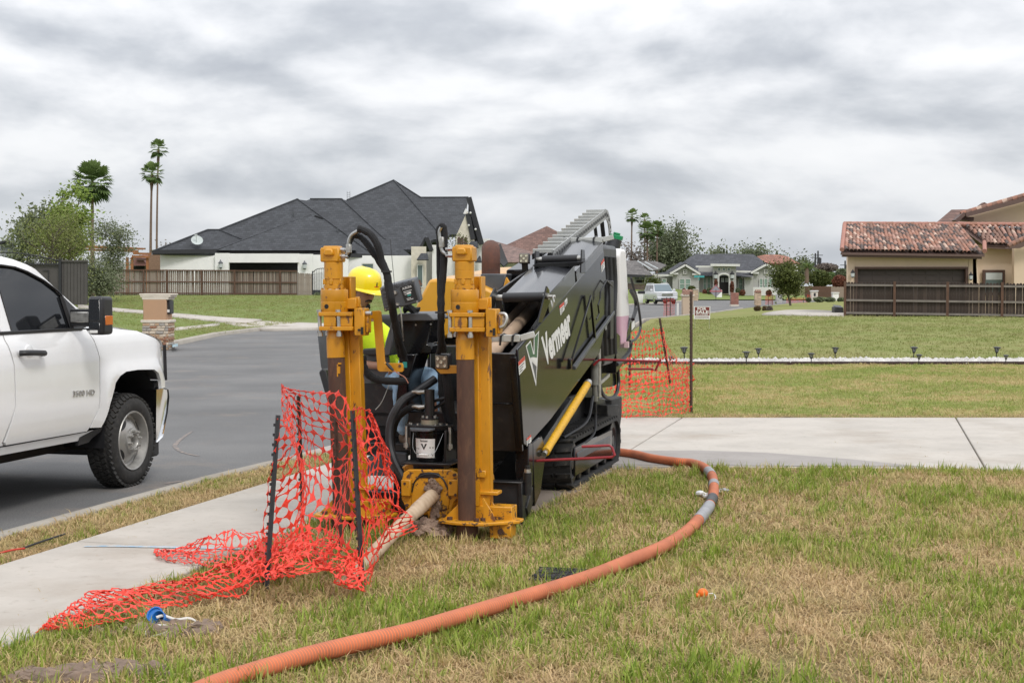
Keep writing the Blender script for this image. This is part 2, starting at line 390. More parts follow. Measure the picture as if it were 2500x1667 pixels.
mb = MB()   # the land beyond the houses, at the level of the far lots
mb.add([(-700, 186, .36), (700, 186, .36), (900, 1800, .36), (-900, 1800, .36)], [(0, 1, 2, 3)])
tag(mb.build('far_land', M['terrain'], smooth=0), kind='structure')
KR = [(ML(-2.80, y).x, ML(-2.80, y).y) for y in (-13, -9, -6, -3, 0, 2.2)]+[(ML(-2.72, 3.4).x, ML(-2.72, 3.4).y), (ML(-2.62, 4.4).x, ML(-2.62, 4.4).y)]
KR2 = [(-.9, 19.2), (-.3, 22), (1.7, 35), (4.3, 55), (6.7, 73), (12.8, 91), (17.4, 108), (26.5, 137), (36, 160)]
KL = [(x, y) for y, x in ROAD_L if y < 170]
road_poly = KR+[(-1.75, 16.5)]+KR2+[(26, 163)]+list(reversed(KL))
sheet('road', road_poly, near_step, -.10, M['asphalt'])
def kerb(name, path, w, top, drop, side, m, step=1.2):
 P = []
 for (a, b), (c, d) in zip(path, path[1:]):
  k = max(1, int(math.hypot(c-a, d-b)/step)); P += [(a+(c-a)*i/k, b+(d-b)*i/k) for i in range(k)]
 P.append(path[-1]); vs = []; fs = []
 for i, (x, y) in enumerate(P):
  a = P[max(0, i-1)]; b = P[min(len(P)-1, i+1)]; t = Vector((b[0]-a[0], b[1]-a[1])).normalized(); n = Vector((t.y, -t.x))*side
  h = hgt(x+n.x*.3, y+n.y*.3)
  for off, z in ((-.03, -drop), (0, top-.02), (.03, top), (w-.02, top), (w, top-.02), (w, -.2)):
   vs.append((x+n.x*off, y+n.y*off, h+z))
 k = 6
 for i in range(len(P)-1):
  for j in range(k-1): fs.append((i*k+j, i*k+j+1, (i+1)*k+j+1, (i+1)*k+j))
 mb = MB(); mb.add(vs, fs); return tag(mb.build(name, m, smooth=50), kind='structure')
kerb('kerb', KR, .14, .025, .14, 1, M['kerbstone'])
kerb('kerb', KR2[:-2], .16, .03, .14, 1, M['kerbstone'], 3)
kerb('kerb', [(x, y) for x, y in KL if y <= 59.5]+[(-9.4, 60.2)], .25, .03, .14, -1, M['kerbstone'], 2)
kerb('kerb', [(x, y) for x, y in KL if y >= 66], .25, .03, .14, -1, M['kerbstone'], 4)
def MLs(pts): return [tuple(ML(x, y).xy) for x, y in pts]
VERGE = MLs([(-2.66, -13), (-2.66, 2.2), (-2.56, 3.4), (-2.46, 4.35), (-2.06, 4.3), (-2.06, -13)])
sheet('verge', VERGE, lambda x, y: .25, -.005, M['lawn_near'], bumpy=.02)
pav = thing('pavement', None, None); tag(pav, kind='structure')
for a, b in zip((-12.6, -9.6, -6.6, -3.62, -.9, 2.0), (-9.6, -6.6, -3.62, -.9, 2.0, 4.36)):
 c = (a+b)/2
 p = MLs([(-2.045, a+.006), (-2.045, b-.006), (-.83, b-.006), (-.83, a+.006)])
 mb = MB(); mb.solid([(x, y, -.16) for x, y in p], (0, 0, .185)); mb.build('slab', M['concrete'], pav, bevel=.008)
def nearY(x): return 13.62-.075*x
dw = thing('driveway', None, None); tag(dw, kind='structure')
def jx(k, y): return (.86, 4.42, 8.3)[k]+(y-13.4)*.268
edges = [lambda y: -1.55+(y-13.4)*.15]+[lambda y, k=k: jx(k, y) for k in range(3)]+[lambda y: 14+(y-13.4)*.1]
for a, b in zip(edges, edges[1:]):
 p = [(a(13.5)+.008, nearY(a(13.5))), (b(13.5)-.008, nearY(b(13.5))), (b(18.45)-.008, 18.45), (a(18.45)+.008, 18.45)]
 mb = MB(); mb.solid([(x, y, -.16) for x, y in p], (0, 0, .18)); mb.build('slab', M['concrete'], dw, bevel=.008)
sheet('apron', [(-1.56, 13.74), (-.80, 18.45), (-.9, 19.2), (-1.6, 17), (-2.3, 14.75), tuple(ML(-2.50, 4.42).xy), tuple(ML(-2.06, 4.40).xy)], lambda x, y: .6, -.03, M['apron'])
sheet('damp_patch', [(.95, 13.58), (.98, 14.5), (1.35, 14.72), (1.9, 14.75), (2.6, 14.55), (3.4, 13.95), (3.9, 13.42), (2.6, 13.47)], lambda x, y: .3, .0245, M['wetcon'])
sheet('walkway', MLs([(-.825, .75), (-.825, 4.37), (.2, 4.0), (.66, 3.93), (.66, 1.0), (.45, .75)]), lambda x, y: .3, .004, M['dirtpad'])
LN = MLs([(-.82, -14), (-.82, .75), (.45, .75), (.66, 1.0), (.66, 3.9)])+[(x, nearY(x)-.005) for x in (1.6, 3, 6, 10, 14)]+[(16, 8), (12, -4)]
sheet('lawn', LN, lambda x, y: .22 if y > 4.5 else .6, -.002, M['lawn_near'], bumpy=.028)
LM = [(-.62, 19.4), (-.55, 18.46), (2, 18.46), (14.6, 18.46), (26, 18.6), (26, 30.95), (1.35, 30.95), (-.05, 22)]
sheet('lawn', LM, lambda x, y: .6, 0, M['lawn_mid'], bumpy=.03)
LF = [(1.6, 32.5), (26, 32.5), (60, 40), (75, 90), (70, 186), (44, 186), (37, 160), (26.9, 137), (17.9, 108), (13.2, 91), (7.1, 73), (4.7, 55), (2.05, 35)]
sheet('lawn', LF, lambda x, y: max(1.0, y*.03), 0, M['lawn_far'], bumpy=.04)
LL = [(x-.26, y) for x, y in KL if 20 < y <= 59.5]+[(-9.7, 61), (-8.0, 66.5)]+[(x-.26, y) for x, y in KL if y >= 66]+[(18, 186), (-110, 186), (-90, 60), (-40, 20), (-14.9, 20)]
sheet('lawn', LL, lambda x, y: max(1.2, y*.03), 0, M['lawn_green'], bumpy=.04)
FF = [(20, 160.5), (36, 160.2), (44, 186), (18, 186)]
sheet('lawn', FF, lambda x, y: 4, .0, M['lawn_green'])
ST0, ST1 = 31.2, 32.25
tag(sheet('gravel_bed', [(-.2, ST0), (26, ST0), (26, ST1), (.0, ST1)], lambda x, y: .6, .012, M['kerbstone']), kind='structure')
M['edging'] = mat('edging_board', (.055, .03, .022), .8, var=.3)
mb = MB(); mb.bar((.0, ST1+.03, hgt(5, 32)+.02), (26, ST1+.03, hgt(20, 32)+.02), .03, .1); tag(mb.build('garden_edging', M['edging']), 'dark brown edging board behind the white stone strip', 'edging')
mb = MB(); mb.bar((.0, ST0-.02, hgt(5, 31)+.02), (26, ST0-.02, hgt(20, 31)+.02), .025, .08); tag(mb.build('garden_edging', M['edging']), 'low dark edging strip in front of the white stones', 'edging')
M['whitestone'] = mat('white_stone', (.52, .50, .47), .8, var=.3, vscale=3)
mb = MB(); rr = random.Random(11)
for i in range(3600):
 x = rr.uniform(.3, 14.8); y = rr.uniform(ST0+.03, ST1-.03); r = rr.uniform(.03, .085)
 z = hgt(x, y)+rr.uniform(.01, .05)
 vs = [(x+r*a*rr.uniform(.7, 1.2), y+r*b*rr.uniform(.7, 1.2), z+r*c*rr.uniform(.6, .95)) for a, b, c in ((1, 0, 0), (0, 1, 0), (-1, 0, 0), (0, -1, 0), (0, 0, 1), (0, 0, -1))]
 mb.add(vs, [(0, 1, 4), (1, 2, 4), (2, 3, 4), (3, 0, 4), (1, 0, 5), (2, 1, 5), (3, 2, 5), (0, 3, 5)])
tag(mb.build('white_gravel', M['whitestone'], smooth=0, fix=False), 'strip of loose white stones across the lawn behind the driveway', 'gravel', kind='stuff')
def strip_px(name, near, farr, m, zo=.06, step=1.5):
 a = [GT(*p).xy for p in near]; b = [GT(*p).xy for p in farr]
 o = sheet(name, [tuple(p) for p in a]+[tuple(p) for p in reversed(b)], lambda x, y: step, zo, m); sd_ = o.modifiers.new('solid', 'SOLIDIFY'); sd_.thickness = .18; sd_.offset = -1; return o
strip_px('path', [(190, 753), (300, 763), (420, 775), (536, 787), (600, 792)], [(190, 746), (300, 756), (420, 767), (536, 777), (640, 783)], M['concrete'])
strip_px('driveway_mouth', [(548, 789), (600, 800), (668, 803), (790, 800), (890, 796)], [(552, 778), (640, 784), (720, 787), (800, 790), (890, 790)], M['concrete'], .012)
strip_px('path', [(418, 808), (480, 802), (536, 795)], [(418, 802), (480, 796), (536, 790)], M['concrete'], .025)
strip_px('path', [(1860, 769), (1910, 771), (1980, 772), (2060, 774)], [(1890, 762), (1920, 759), (1990, 759), (2060, 762)], M['concrete'])
def paint(name, px, wdt, z, m, label):
 P = [G(*p, z) for p in px]; mb = MB(); vs = []; fs = []
 Q = bez(P, 6)
 for i, p in enumerate(Q):
  t = (Q[min(i+1, len(Q)-1)]-Q[max(i-1, 0)]).normalized(); n = Vector((-t.y, t.x, 0)); s = wdt*(.6+.8*mnoise.noise((i*.35, 3, 1))**2+.4*math.sin(i/len(Q)*math.pi))
  vs += [p+n*s/2, p-n*s/2]
 fs = [(2*i, 2*i+1, 2*i+3, 2*i+2) for i in range(len(Q)-1)]
 mb.add(vs, fs); return tag(mb.build(name, m, smooth=0), kind='structure')
M['bluepaint'] = mat('blue_marking_paint', (.27, .40, .52), .8, var=.1, vscale=12, col2=(.48, .47, .44), c2=(.42, .6))
M['chalk'] = mat('pale_chalk', (.26, .21, .18), .9, var=.2, vscale=14, col2=(.11, .11, .113), c2=(.42, .58))
paint('paint_line', [(205, 1333), (260, 1332), (340, 1333), (430, 1335), (560, 1338), (630, 1340)], .055, .0292, M['bluepaint'], '')
paint('road_marking', [(470, 1052), (448, 1066), (432, 1080), (428, 1090), (445, 1103), (485, 1113)], .05, -.096, M['chalk'], '')
paint('road_marking', [(402, 1180), (425, 1176), (446, 1173)], .06, -.096, M['chalk'], '')
# grass blades
def blade_mat(name, greens, drys, lo, hi, scale):
 m = bpy.data.materials.new(name); m.use_nodes = True; t = m.node_tree; p = t.nodes['Principled BSDF']
 p.inputs['Roughness'].default_value = .6; p.inputs['Specular IOR Level'].default_value = .25
 at = N(t, 'ShaderNodeAttribute', attribute_name='tone'); oi = N(t, 'ShaderNodeObjectInfo')
 c = mixc(t, at.outputs['Fac'], greens[0], greens[1])
 d = mixc(t, at.outputs['Fac'], drys[0], drys[1])
 mask = math_node(t, 'ADD', math_node(t, 'MULTIPLY', pos_noise(t, scale, 5), .6), math_node(t, 'MULTIPLY', pos_noise(t, scale*7, 4, off=9), .4))
 mask = math_node(t, 'ADD', mask, math_node(t, 'MULTIPLY', math_node(t, 'SUBTRACT', oi.outputs['Random'], .5), .16))
 c = mixc(t, ramp(t, mask, [(lo, (0, 0, 0)), (hi, (1, 1, 1))]), d, c)
 lk(t, c, p.inputs['Base Color'])
 tr = N(t, 'ShaderNodeBsdfTranslucent'); lk(t, c, tr.inputs[0]); ms = N(t, 'ShaderNodeMixShader', i_0=.25)
 out = t.nodes['Material Output']; lk(t, p.outputs[0], ms.inputs[1]); lk(t, tr.outputs[0], ms.inputs[2]); lk(t, ms.outputs[0], out.inputs[0])
 return m
M['blade_green'] = blade_mat('grass_blade', ((.12, .20, .022), (.36, .43, .07)), ((.42, .32, .13), (.64, .50, .25)), .36, .50, .9)
M['blade_dry'] = blade_mat('dry_grass_blade', ((.27, .27, .075), (.56, .45, .20)), ((.38, .255, .125), (.70, .52, .29)), .42, .66, .9)
M['blade_mid'] = blade_mat('mid_grass_blade', ((.19, .26, .05), (.38, .41, .12)), ((.42, .33, .15), (.58, .46, .24)), .43, .53, .45)
M['blade_far'] = blade_mat('far_grass_blade', ((.19, .235, .06), (.28, .315, .095)), ((.28, .265, .11), (.34, .31, .145)), .36, .6, .22)
def tuft(name, n, h0, h1, wd, rad, lean, m, seed, segs=3):
 rr = random.Random(seed); mb = MB(); tone = []
 for i in range(n):
  a = rr.uniform(0, 6.283); b = rr.uniform(0, 6.283); q = rad*math.sqrt(rr.random())
  o = Vector((math.cos(a)*q, math.sin(a)*q, -.008)); h = rr.uniform(h0, h1); d = Vector((math.cos(b), math.sin(b), 0)); s = Vector((-d.y, d.x, 0))
  ln = rr.uniform(*lean); w2 = wd*rr.uniform(.6, 1.2)/2; base = len(mb.v); vs = []
  for k in range(segs+1):
   u = k/segs; ang = ln*(.35+.65*u)
   p = o+d*(h*u*math.sin(ang))+Vector((0, 0, h*u*math.cos(ang)+.004))
   ww = w2*(1-u**1.7)
   if k < segs: vs += [p+s*ww, p-s*ww]
   else: vs.append(p)
  fs = [(2*k, 2*k+1, 2*k+3, 2*k+2) for k in range(segs-1)]+[(2*segs-2, 2*segs-1, 2*segs)]
  mb.add(vs, fs); tone += [rr.random()]*len(vs)
 me = mb.mesh(name, m, smooth=0, fix=False)
 a = me.attributes.new('tone', 'FLOAT', 'POINT'); a.data.foreach_set('value', tone)
 return bpy.data.objects.new(name, me)
def scatter(name, poly, step, tufts, density, smin, smax, label, noise=None, tilt=.25, bumpy=0, seed=0, nscale=.9):
 base = sheet(name, poly, step, 0, tufts[0].data.materials[0], kind='stuff', label=label, cat='grass', bumpy=bumpy)
 ng = bpy.data.node_groups.new(name, 'GeometryNodeTree')
 ng.interface.new_socket('Geometry', in_out='INPUT', socket_type='NodeSocketGeometry'); ng.interface.new_socket('Geometry', in_out='OUTPUT', socket_type='NodeSocketGeometry')
 gi = N(ng, 'NodeGroupInput'); go = N(ng, 'NodeGroupOutput')
 dp = N(ng, 'GeometryNodeDistributePointsOnFaces', distribute_method='RANDOM'); dp.inputs['Seed'].default_value = seed
 lk(ng, gi.outputs[0], dp.inputs['Mesh']); dp.inputs['Density'].default_value = density
 if noise:
  ps = N(ng, 'GeometryNodeInputPosition'); nz = N(ng, 'ShaderNodeTexNoise', i_Scale=nscale, i_Detail=4.0)
  mpv = N(ng, 'ShaderNodeVectorMath', operation='MULTIPLY'); mpv.inputs[1].default_value = (1, 1, 0); lk(ng, ps.outputs[0], mpv.inputs[0]); lk(ng, mpv.outputs[0], nz.inputs['Vector'])
  mr = N(ng, 'ShaderNodeMapRange'); mr.inputs['From Min'].default_value = noise[0]; mr.inputs['From Max'].default_value = noise[1]; mr.inputs['To Min'].default_value = noise[2]*density; mr.inputs['To Max'].default_value = density
  lk(ng, nz.outputs[0], mr.inputs['Value']); lk(ng, mr.outputs['Result'], dp.inputs['Density'])
 gj = N(ng, 'GeometryNodeGeometryToInstance')
 for tf in tufts:
  oi = N(ng, 'GeometryNodeObjectInfo'); oi.inputs['Object'].default_value = tf; oi.inputs['As Instance'].default_value = False
  lk(ng, oi.outputs['Geometry'], gj.inputs[0])
 ip = N(ng, 'GeometryNodeInstanceOnPoints'); ip.inputs['Pick Instance'].default_value = True
 lk(ng, dp.outputs['Points'], ip.inputs['Points']); lk(ng, gj.outputs[0], ip.inputs['Instance'])
 rv = N(ng, 'FunctionNodeRandomValue', data_type='FLOAT_VECTOR'); rv.inputs[0].default_value = (-tilt, -tilt, 0); rv.inputs[1].default_value = (tilt, tilt, 6.283)
 lk(ng, rv.outputs[0], ip.inputs['Rotation'])
 rs = N(ng, 'FunctionNodeRandomValue', data_type='FLOAT'); rs.inputs[2].default_value = smin; rs.inputs[3].default_value = smax; rs.inputs['Seed'].default_value = 5
 lk(ng, rs.outputs[1], ip.inputs['Scale'])
 lk(ng, ip.outputs[0], go.inputs[0])
 md = base.modifiers.new('grass', 'NODES'); md.node_group = ng
 return base
tg = [tuft('tuft_a', 9, .035, .075, .007, .045, (.1, .9), M['blade_green'], 1), tuft('tuft_b', 7, .03, .06, .0075, .05, (.2, 1.1), M['blade_green'], 2), tuft('tuft_c', 11, .04, .09, .0065, .035, (.05, .7), M['blade_green'], 3)]
td = [tuft('dry_a', 12, .05, .10, .0055, .07, (1.15, 1.62), M['blade_dry'], 4, 2), tuft('dry_b', 10, .04, .08, .006, .06, (.7, 1.55), M['blade_dry'], 5, 2), tuft('dry_c', 12, .05, .09, .005, .07, (1.2, 1.6), M['blade_dry'], 6, 2)]
tm = [tuft('mid_a', 16, .035, .065, .009, .13, (.1, 1.1), M['blade_mid'], 7, 2), tuft('mid_b', 14, .03, .06, .010, .13, (.3, 1.3), M['blade_mid'], 8, 2)]
tb = [tuft('bit_a', 2, .03, .07, .006, .06, (1.45, 1.6), M['blade_dry'], 11, 2), tuft('bit_b', 1, .04, .09, .005, .05, (1.45, 1.6), M['blade_dry'], 12, 2)]
tf = [tuft('far_a', 16, .05, .10, .022, .22, (.1, 1.0), M['blade_far'], 9, 2), tuft('far_b', 16, .05, .09, .024, .22, (.2, 1.2), M['blade_far'], 10, 2)]
NEARG = [tuple(ML(-.87, -5.6).xy), tuple(ML(-.84, .75).xy), tuple(ML(.45, .75).xy), tuple(ML(.60, 1.2).xy), tuple(ML(.69, 3.86).xy), (2.5, 13.40), (6.5, 13.1), (6.5, 9), (3.6, 5.1), (-1.2, 4.6)]
st = lambda x, y: .22
scatter('grass', NEARG, st, td, 620, .7, 1.3, 'dry straw thatch over the lawn in front of the machine', noise=(.36, .52, .30), nscale=1.2, bumpy=.028, seed=1)
scatter('grass', NEARG, st, tg, 420, .75, 1.6, 'short green blades sprouting through the front lawn', noise=(.45, .58, .05), bumpy=.028, seed=2, nscale=.95)
b_ = scatter('straw_litter', MLs([(-2.0, -6.5), (-2.0, 4.2), (-.85, 4.2), (-.85, -5)]), lambda x, y: .6, tb, 9, .5, 1.0, 'bits of dry straw strewn over the pavement slabs', seed=12); b_.location.z = .026
b_ = scatter('straw_litter', [(1.0, 13.62), (1.2, 18.4), (9, 18.4), (7, 13.15)], lambda x, y: .8, tb, 5, .5, 1.1, 'bits of dry straw strewn over the driveway slabs', noise=(.45, .7, .1), seed=13); b_.location.z = .026
st = lambda x, y: .25
VG = MLs([(-2.65, -7), (-2.65, 2.2), (-2.55, 3.4), (-2.5, 4.3), (-2.08, 4.25), (-2.03, -7)])
scatter('grass', VG, st, td, 420, .7, 1.3, 'dry grass of the narrow strip between kerb and pavement', bumpy=.02, seed=3)
scatter('grass', VG, st, tg, 240, .5, 1.05, 'green tufts in the strip between kerb and pavement', noise=(.46, .66, .04), bumpy=.02, seed=4)
scatter('grass', [(-.5, 18.5), (2, 18.5), (8.6, 18.5), (13.5, 30.9), (1.4, 30.9), (-.02, 22)], lambda x, y: .6, tm, 95, .6, 1.15, 'yellowish mown grass of the lawn behind the driveway', bumpy=.03, seed=5)
sheet('lawn_edge', [(-.5, 18.47), (14.6, 18.47), (14.6, 18.95), (9, 19.1), (5, 18.9), (2, 19.15), (-.5, 19.1)], lambda x, y: .4, .012, M['lawn_near'], bumpy=.02)
scatter('grass', [(-.5, 18.48), (8.4, 18.48), (8.5, 19.0), (5, 18.9), (2, 19.2), (-.5, 19.1)], lambda x, y: .4, td, 150, .8, 1.3, 'strip of dead brown grass along the far edge of the driveway', bumpy=.02, seed=9)
scatter('grass', [(1.7, 32.5), (14, 32.5), (24, 58), (24, 64), (16.5, 66), (7.2, 70), (4.8, 55), (2.1, 35)], lambda x, y: 1.2, tf, 11, .5, 1.0, 'mown grass of the lot between white stones and right fence', bumpy=.04, seed=6)
scatter('grass', [(-10.6, 40), (-10.5, 52), (-10.3, 59), (-9, 68), (-6, 85), (-3, 98), (-30, 98), (-26, 70), (-17, 44)], lambda x, y: 1.5, tf, 12, .45, 1.0, 'bright grass of the lot across the street', bumpy=.04, seed=7)
# horizontal drilling machine (built in its own frame)
_R = (math.cos(MYAW), -math.sin(MYAW)); _A = (math.sin(MYAW), math.cos(MYAW))
def LXp(px, py, lx):
 """point of the machine's vertical plane x = lx on the line of sight"""
 d = ray(px, py); t = (lx+M0.x*_R[0]+M0.y*_R[1])/(d.x*_R[0]+d.y*_R[1]); p = d*t
 return Vector((lx, (p.x-M0.x)*_A[0]+(p.y-M0.y)*_A[1], CH+p.z))
def LYp(px, py, ly):
 d = ray(px, py); t = (ly+M0.x*_A[0]+M0.y*_A[1])/(d.x*_A[0]+d.y*_A[1]); p = d*t
 return Vector(((p.x-M0.x)*_R[0]+(p.y-M0.y)*_R[1], ly, CH+p.z))
def c1(x, y): return 750+x/3.564, 520+y/3.564
def c2(x, y): return 750+x/2.904, 860+y/2.904
def c3(x, y): return 1150+x/3.92, 500+y/3.92
def c4(x, y): return 1150+x/2.903, 860+y/2.903
def c5(x, y): return 1380+x/3.735, 560+y/3.733
def c6(x, y): return 820+x/3.92, 600+y/3.92
def c7(x, y): return 1180+x/5.225, 700+y/5.227
_tc = {}
def text_geo(s, bold=.0):
 k = (s, bold)
 if k not in _tc:
  cu = bpy.data.curves.new('text', 'FONT'); cu.body = s; cu.size = 1; cu.offset = bold; cu.resolution_u = 3
  ob = bpy.data.objects.new('text', cu); me = bpy.data.meshes.new_from_object(ob)
  vs = [(v.co.x, v.co.y) for v in me.vertices]; fs = [tuple(p.vertices) for p in me.polygons]
  x0 = min(v[0] for v in vs); x1 = max(v[0] for v in vs); y1 = max(v[1] for v in vs)
  _tc[k] = ([((x-x0)/(x1-x0), y/y1) for x, y in vs], fs)
  bpy.data.objects.remove(ob)
 return _tc[k]
def lettering(mb, s, o, bx, ty, bold=.0, mi=None):
 """text from o (start of the base line) to bx (end of the base line), cap height reached at ty"""
 o, U, V = Vector(o), Vector(bx)-Vector(o), Vector(ty)-Vector(o); vs, fs = text_geo(s, bold)
 mb.add([o+U*x+V*y for x, y in vs], fs, mi); return mb
mach = thing('drilling_machine', 'black and yellow tracked horizontal drilling machine working beside the pavement', 'drilling machine', M0, -MYAW)
BT = math.atan2(2.047-1.289, 3.262-.346)
BU = Vector((0, math.cos(BT), math.sin(BT))); BW = Vector((0, -math.sin(BT), math.cos(BT)))
FT = Vector((0, .346, 1.289))
def BP(x, u, w): return Vector((x, 0, 0))+FT+BU*u+BW*w
XR, XL = .69, .245
def plate(name, pts, t, m, parent, bevel=.004, loc=None): mb = MB(); mb.solid(pts, t); return mb.build(name, m, parent, loc, bevel=bevel)
pan = plate('side_panel', [BP(XR, *p) for p in ((0, 0), (3.01, 0), (3.06, -.34), (3.02, -.60), (2.62, -.84), (.78, -.80), (.06, -.745), (-.02, -.70))], (-.02, 0, 0), M['blackpaint'], mach, .006)
plate('side_panel', [BP(XL, *p) for p in ((0.02, -.05), (1.0, -.05), (1.05, .13), (3.0, 0), (3.0, -.7), (0.02, -.7))], (-.02, 0, 0), M['blackmetal'], mach)
fp = MB(); fp.solid([BP(XL-.02, .0, -.03), BP(XR-.022, .0, -.03), BP(XR-.022, -.01, -.76), BP(XL-.02, -.01, -.76)], BU*.02)
fpo = fp.build('front_panel', M['blackmetal'], mach, bevel=.004)
mb = MB()
mb.bar(BP(XR-.035, -.012, -.05), BP(XR-.035, -.02, -.75), .05, .03); mb.bar(BP(XL-.02, -.014, -.40), BP(XR-.06, -.014, -.40), .006, .012)
mb.build('corner_strip', M['blackpaint'], mach, bevel=.004)
mb = MB(); mb.solid([(XL-.02, .53, .33), (XR-.01, .53, .33), (XR-.01, .50, .03), (.60, .50, .02), (.44, .52, .08), (XL-.02, .53, .2)], (0, .06, 0))
mb.b2((XL, .50, .322), (XR-.012, .60, .336)); mb.solid([(XR-.012, .50, .33), (XR-.012, 1.05, .52), (XR-.012, 1.0, .30), (XR-.012, .60, .05), (XR-.012, .50, .03)], (-.03, 0, 0))
mb.build('front_skirt', M['blackmetal'], mach, bevel=.004)
mb = MB(); mb.solid([BP(XL, .02, -.55), BP(XR-.02, .02, -.55), BP(XR-.02, 3, -.55), BP(XL, 3, -.55)], BW*-.02); mb.build('box_floor', M['blackmetal'], mach)
def lid(u0, u1, h, x0, x1, name='box_lid'):
 xm = x0+(x1-x0)*.52; mb = MB()
 sec = [(x0, h-.02), (xm, h+.015), (x1, h-.01)]
 a = [BP(x, u0, w) for x, w in sec]+[BP(x, u0, w-.022) for x, w in reversed(sec)]
 mb.solid(a, BU*(u1-u0))
 mb.solid([BP(x1-.016, u0, h-.03), BP(x1-.016, u1, h-.03), BP(x1-.016, u1, -.02), BP(x1-.016, u0+.03, -.02)], (.013, 0, 0))
 mb.solid([BP(x0, u0, h-.04), BP(x0, u1, h-.04), BP(x0, u1, -.04), BP(x0, u0+.02, -.04)], (.013, 0, 0))
 return mb.build(name, M['lidpaint'], mach, bevel=.004)
M['lidpaint'] = mat('lid_paint', (.020, .021, .025), .2, var=.15, vscale=2.5, coat=.4)
lid(.92, 1.86, .155, .325, .69); lid(1.90, 3.01, .10, .325, .69)
def roller(p0, p1, r, dark=.8):
 p0, p1 = Vector(p0), Vector(p1); d = p1-p0; o = None
 mb = MB(); mb.cyl(p0+d*.14, p0+d*.90, r, n=18); o = mb.build('roller', M['blackplastic'], mach)
 mb = MB(); mb.cyl(p0, p0+d*.14, r*.62, n=14); mb.build('axle_end', M['zinc'], o); mb = MB(); mb.cyl(p0+d*.90, p1, r*.7, n=14); mb.build('axle_end', M['zinc'], o)
 return o
r1a, r1b = LYp(*c3(240, 888), 1.12), LYp(*c3(745, 878), 1.12)
roller(r1a, r1b, .036)
mb = MB(); a = r1a; mb.solid([a+Vector((.01, -.06, .075)), a+Vector((.01, .05, .02)), Vector((XL+.0, 1.05, 1.42)), Vector((XL, .55, 1.22)), Vector((XL, .50, 1.22))], (-.014, 0, 0)); mb.build('bracket', M['blackmetal'], mach, bevel=.003)
mb = MB(); a = r1b; mb.solid([a+Vector((-.005, -.03, .08)), a+Vector((-.005, .04, .05)), a+Vector((-.005, .05, -.04)), BP(XR-.03, .95, .0), BP(XR-.03, .55, -.0), BP(XR-.03, .50, -.12)], (-.014, 0, 0)); mb.build('bracket', M['blackpaint'], mach, bevel=.003)
mb = MB(); mb.cyl(r1b+Vector((-.02, 0, 0)), r1b+Vector((.05, 0, 0)), .012, n=8); mb.tube([r1b+Vector((.03, -.01, .01)), r1b+Vector((.045, -.02, -.04)), r1b+Vector((.035, -.02, -.085)), r1b+Vector((.02, -.01, -.03))], .007, 6); mb.build('latch_pin', M['zinc'], mach)
r2a, r2b = LYp(*c3(625, 525), 2.08), LYp(*c3(1062, 512), 2.08)
roller(r2a, r2b, .032)
mb = MB(); q = [LYp(*c3(*p), 2.0) for p in ((585, 580), (640, 560), (1060, 545), (1090, 545), (1030, 585), (880, 600), (720, 600), (620, 595))]; mb.solid(q, (0, .14, .03)); mb.build('cross_bracket', M['blackpaint'], mach, bevel=.003)
for p in (r2a, r2b):
 mb = MB(); mb.solid([p+Vector((0, -.05, .07)), p+Vector((0, .05, .07)), p+Vector((0, .09, -.12)), p+Vector((0, -.09, -.12))], (.012, 0, 0)); mb.build('bracket', M['blackpaint'], mach, bevel=.003)
def drip_bar(p0, p1, tab, name='drip_bar'):
 p0, p1 = Vector(p0), Vector(p1); d = p1-p0
 mb = MB(); mb.bar(p0, p1, .026, .05); mb.bar(p1, p1+Vector(tab), .022, .045)
 o = mb.build(name, M['zinc'], mach, bevel=.004)
 for k in (.18, .5, .84):
  mb = MB(); c = p0+d*k; mb.tube([c+Vector((-.012, -.024, -.05)), c+Vector((-.006, -.02, .02)), c+Vector((.01, .0, .03)), c+Vector((.02, .03, .02))], .008, 6); mb.build('clip', M['blackplastic'], o)
 return o
M['dripwhite'] = mat('grey_white_bar', (.46, .47, .45), .5, var=.15)
drip_bar(LYp(*c3(135, 1277), .37), LYp(*c3(470, 1277), .37), (.10, .02, .03)).data.materials[0] = M['dripwhite']
drip_bar(LYp(*c3(800, 345), 3.2), LYp(*c3(1260, 335), 3.2), (.095, .02, .025)).data.materials[0] = M['dripwhite']
mb = MB(); mb.cyl(BP(XL+.36, .03, -.12), BP(XL+.36, 1.4, -.12), .052, n=18); mb.build('feed_tube', M['blackplastic'], mach)
XD = XR+.0015
def PX(*q): return [LXp(*c7(*p), XD) for p in q]
mb = MB(); mb.mi = 0
def flat(pts, off, mi): p = [v+Vector((off, 0, 0)) for v in pts]; mb.solid(p, (.0006, 0, 0), mi)
flat(PX((540, 755), (603, 683), (640, 838), (645, 640), (710, 563), (692, 930), (672, 1268)), 0, 0)
flat(PX((553, 765), (598, 708), (634, 860), (652, 860), (652, 650), (700, 588), (681, 905), (640, 895), (594, 905)), .0012, 1)
flat(PX((617, 955), (676, 1018), (671, 1205)), .0012, 2)
flat(PX((594, 907), (640, 897), (682, 908), (676, 1015), (640, 960)), .0012, 0)
mb.build('emblem', [M['white_decal'], M['green_decal'], M['greyplastic']], mach, smooth=0, fix=False)
mb = MB(); a, b, t = PX((788, 1008), (1128, 570), (737, 650)); lettering(mb, 'Vermeer', a, b, t, .045); mb.build('lettering', M['white_decal'], mach, smooth=0, fix=False)
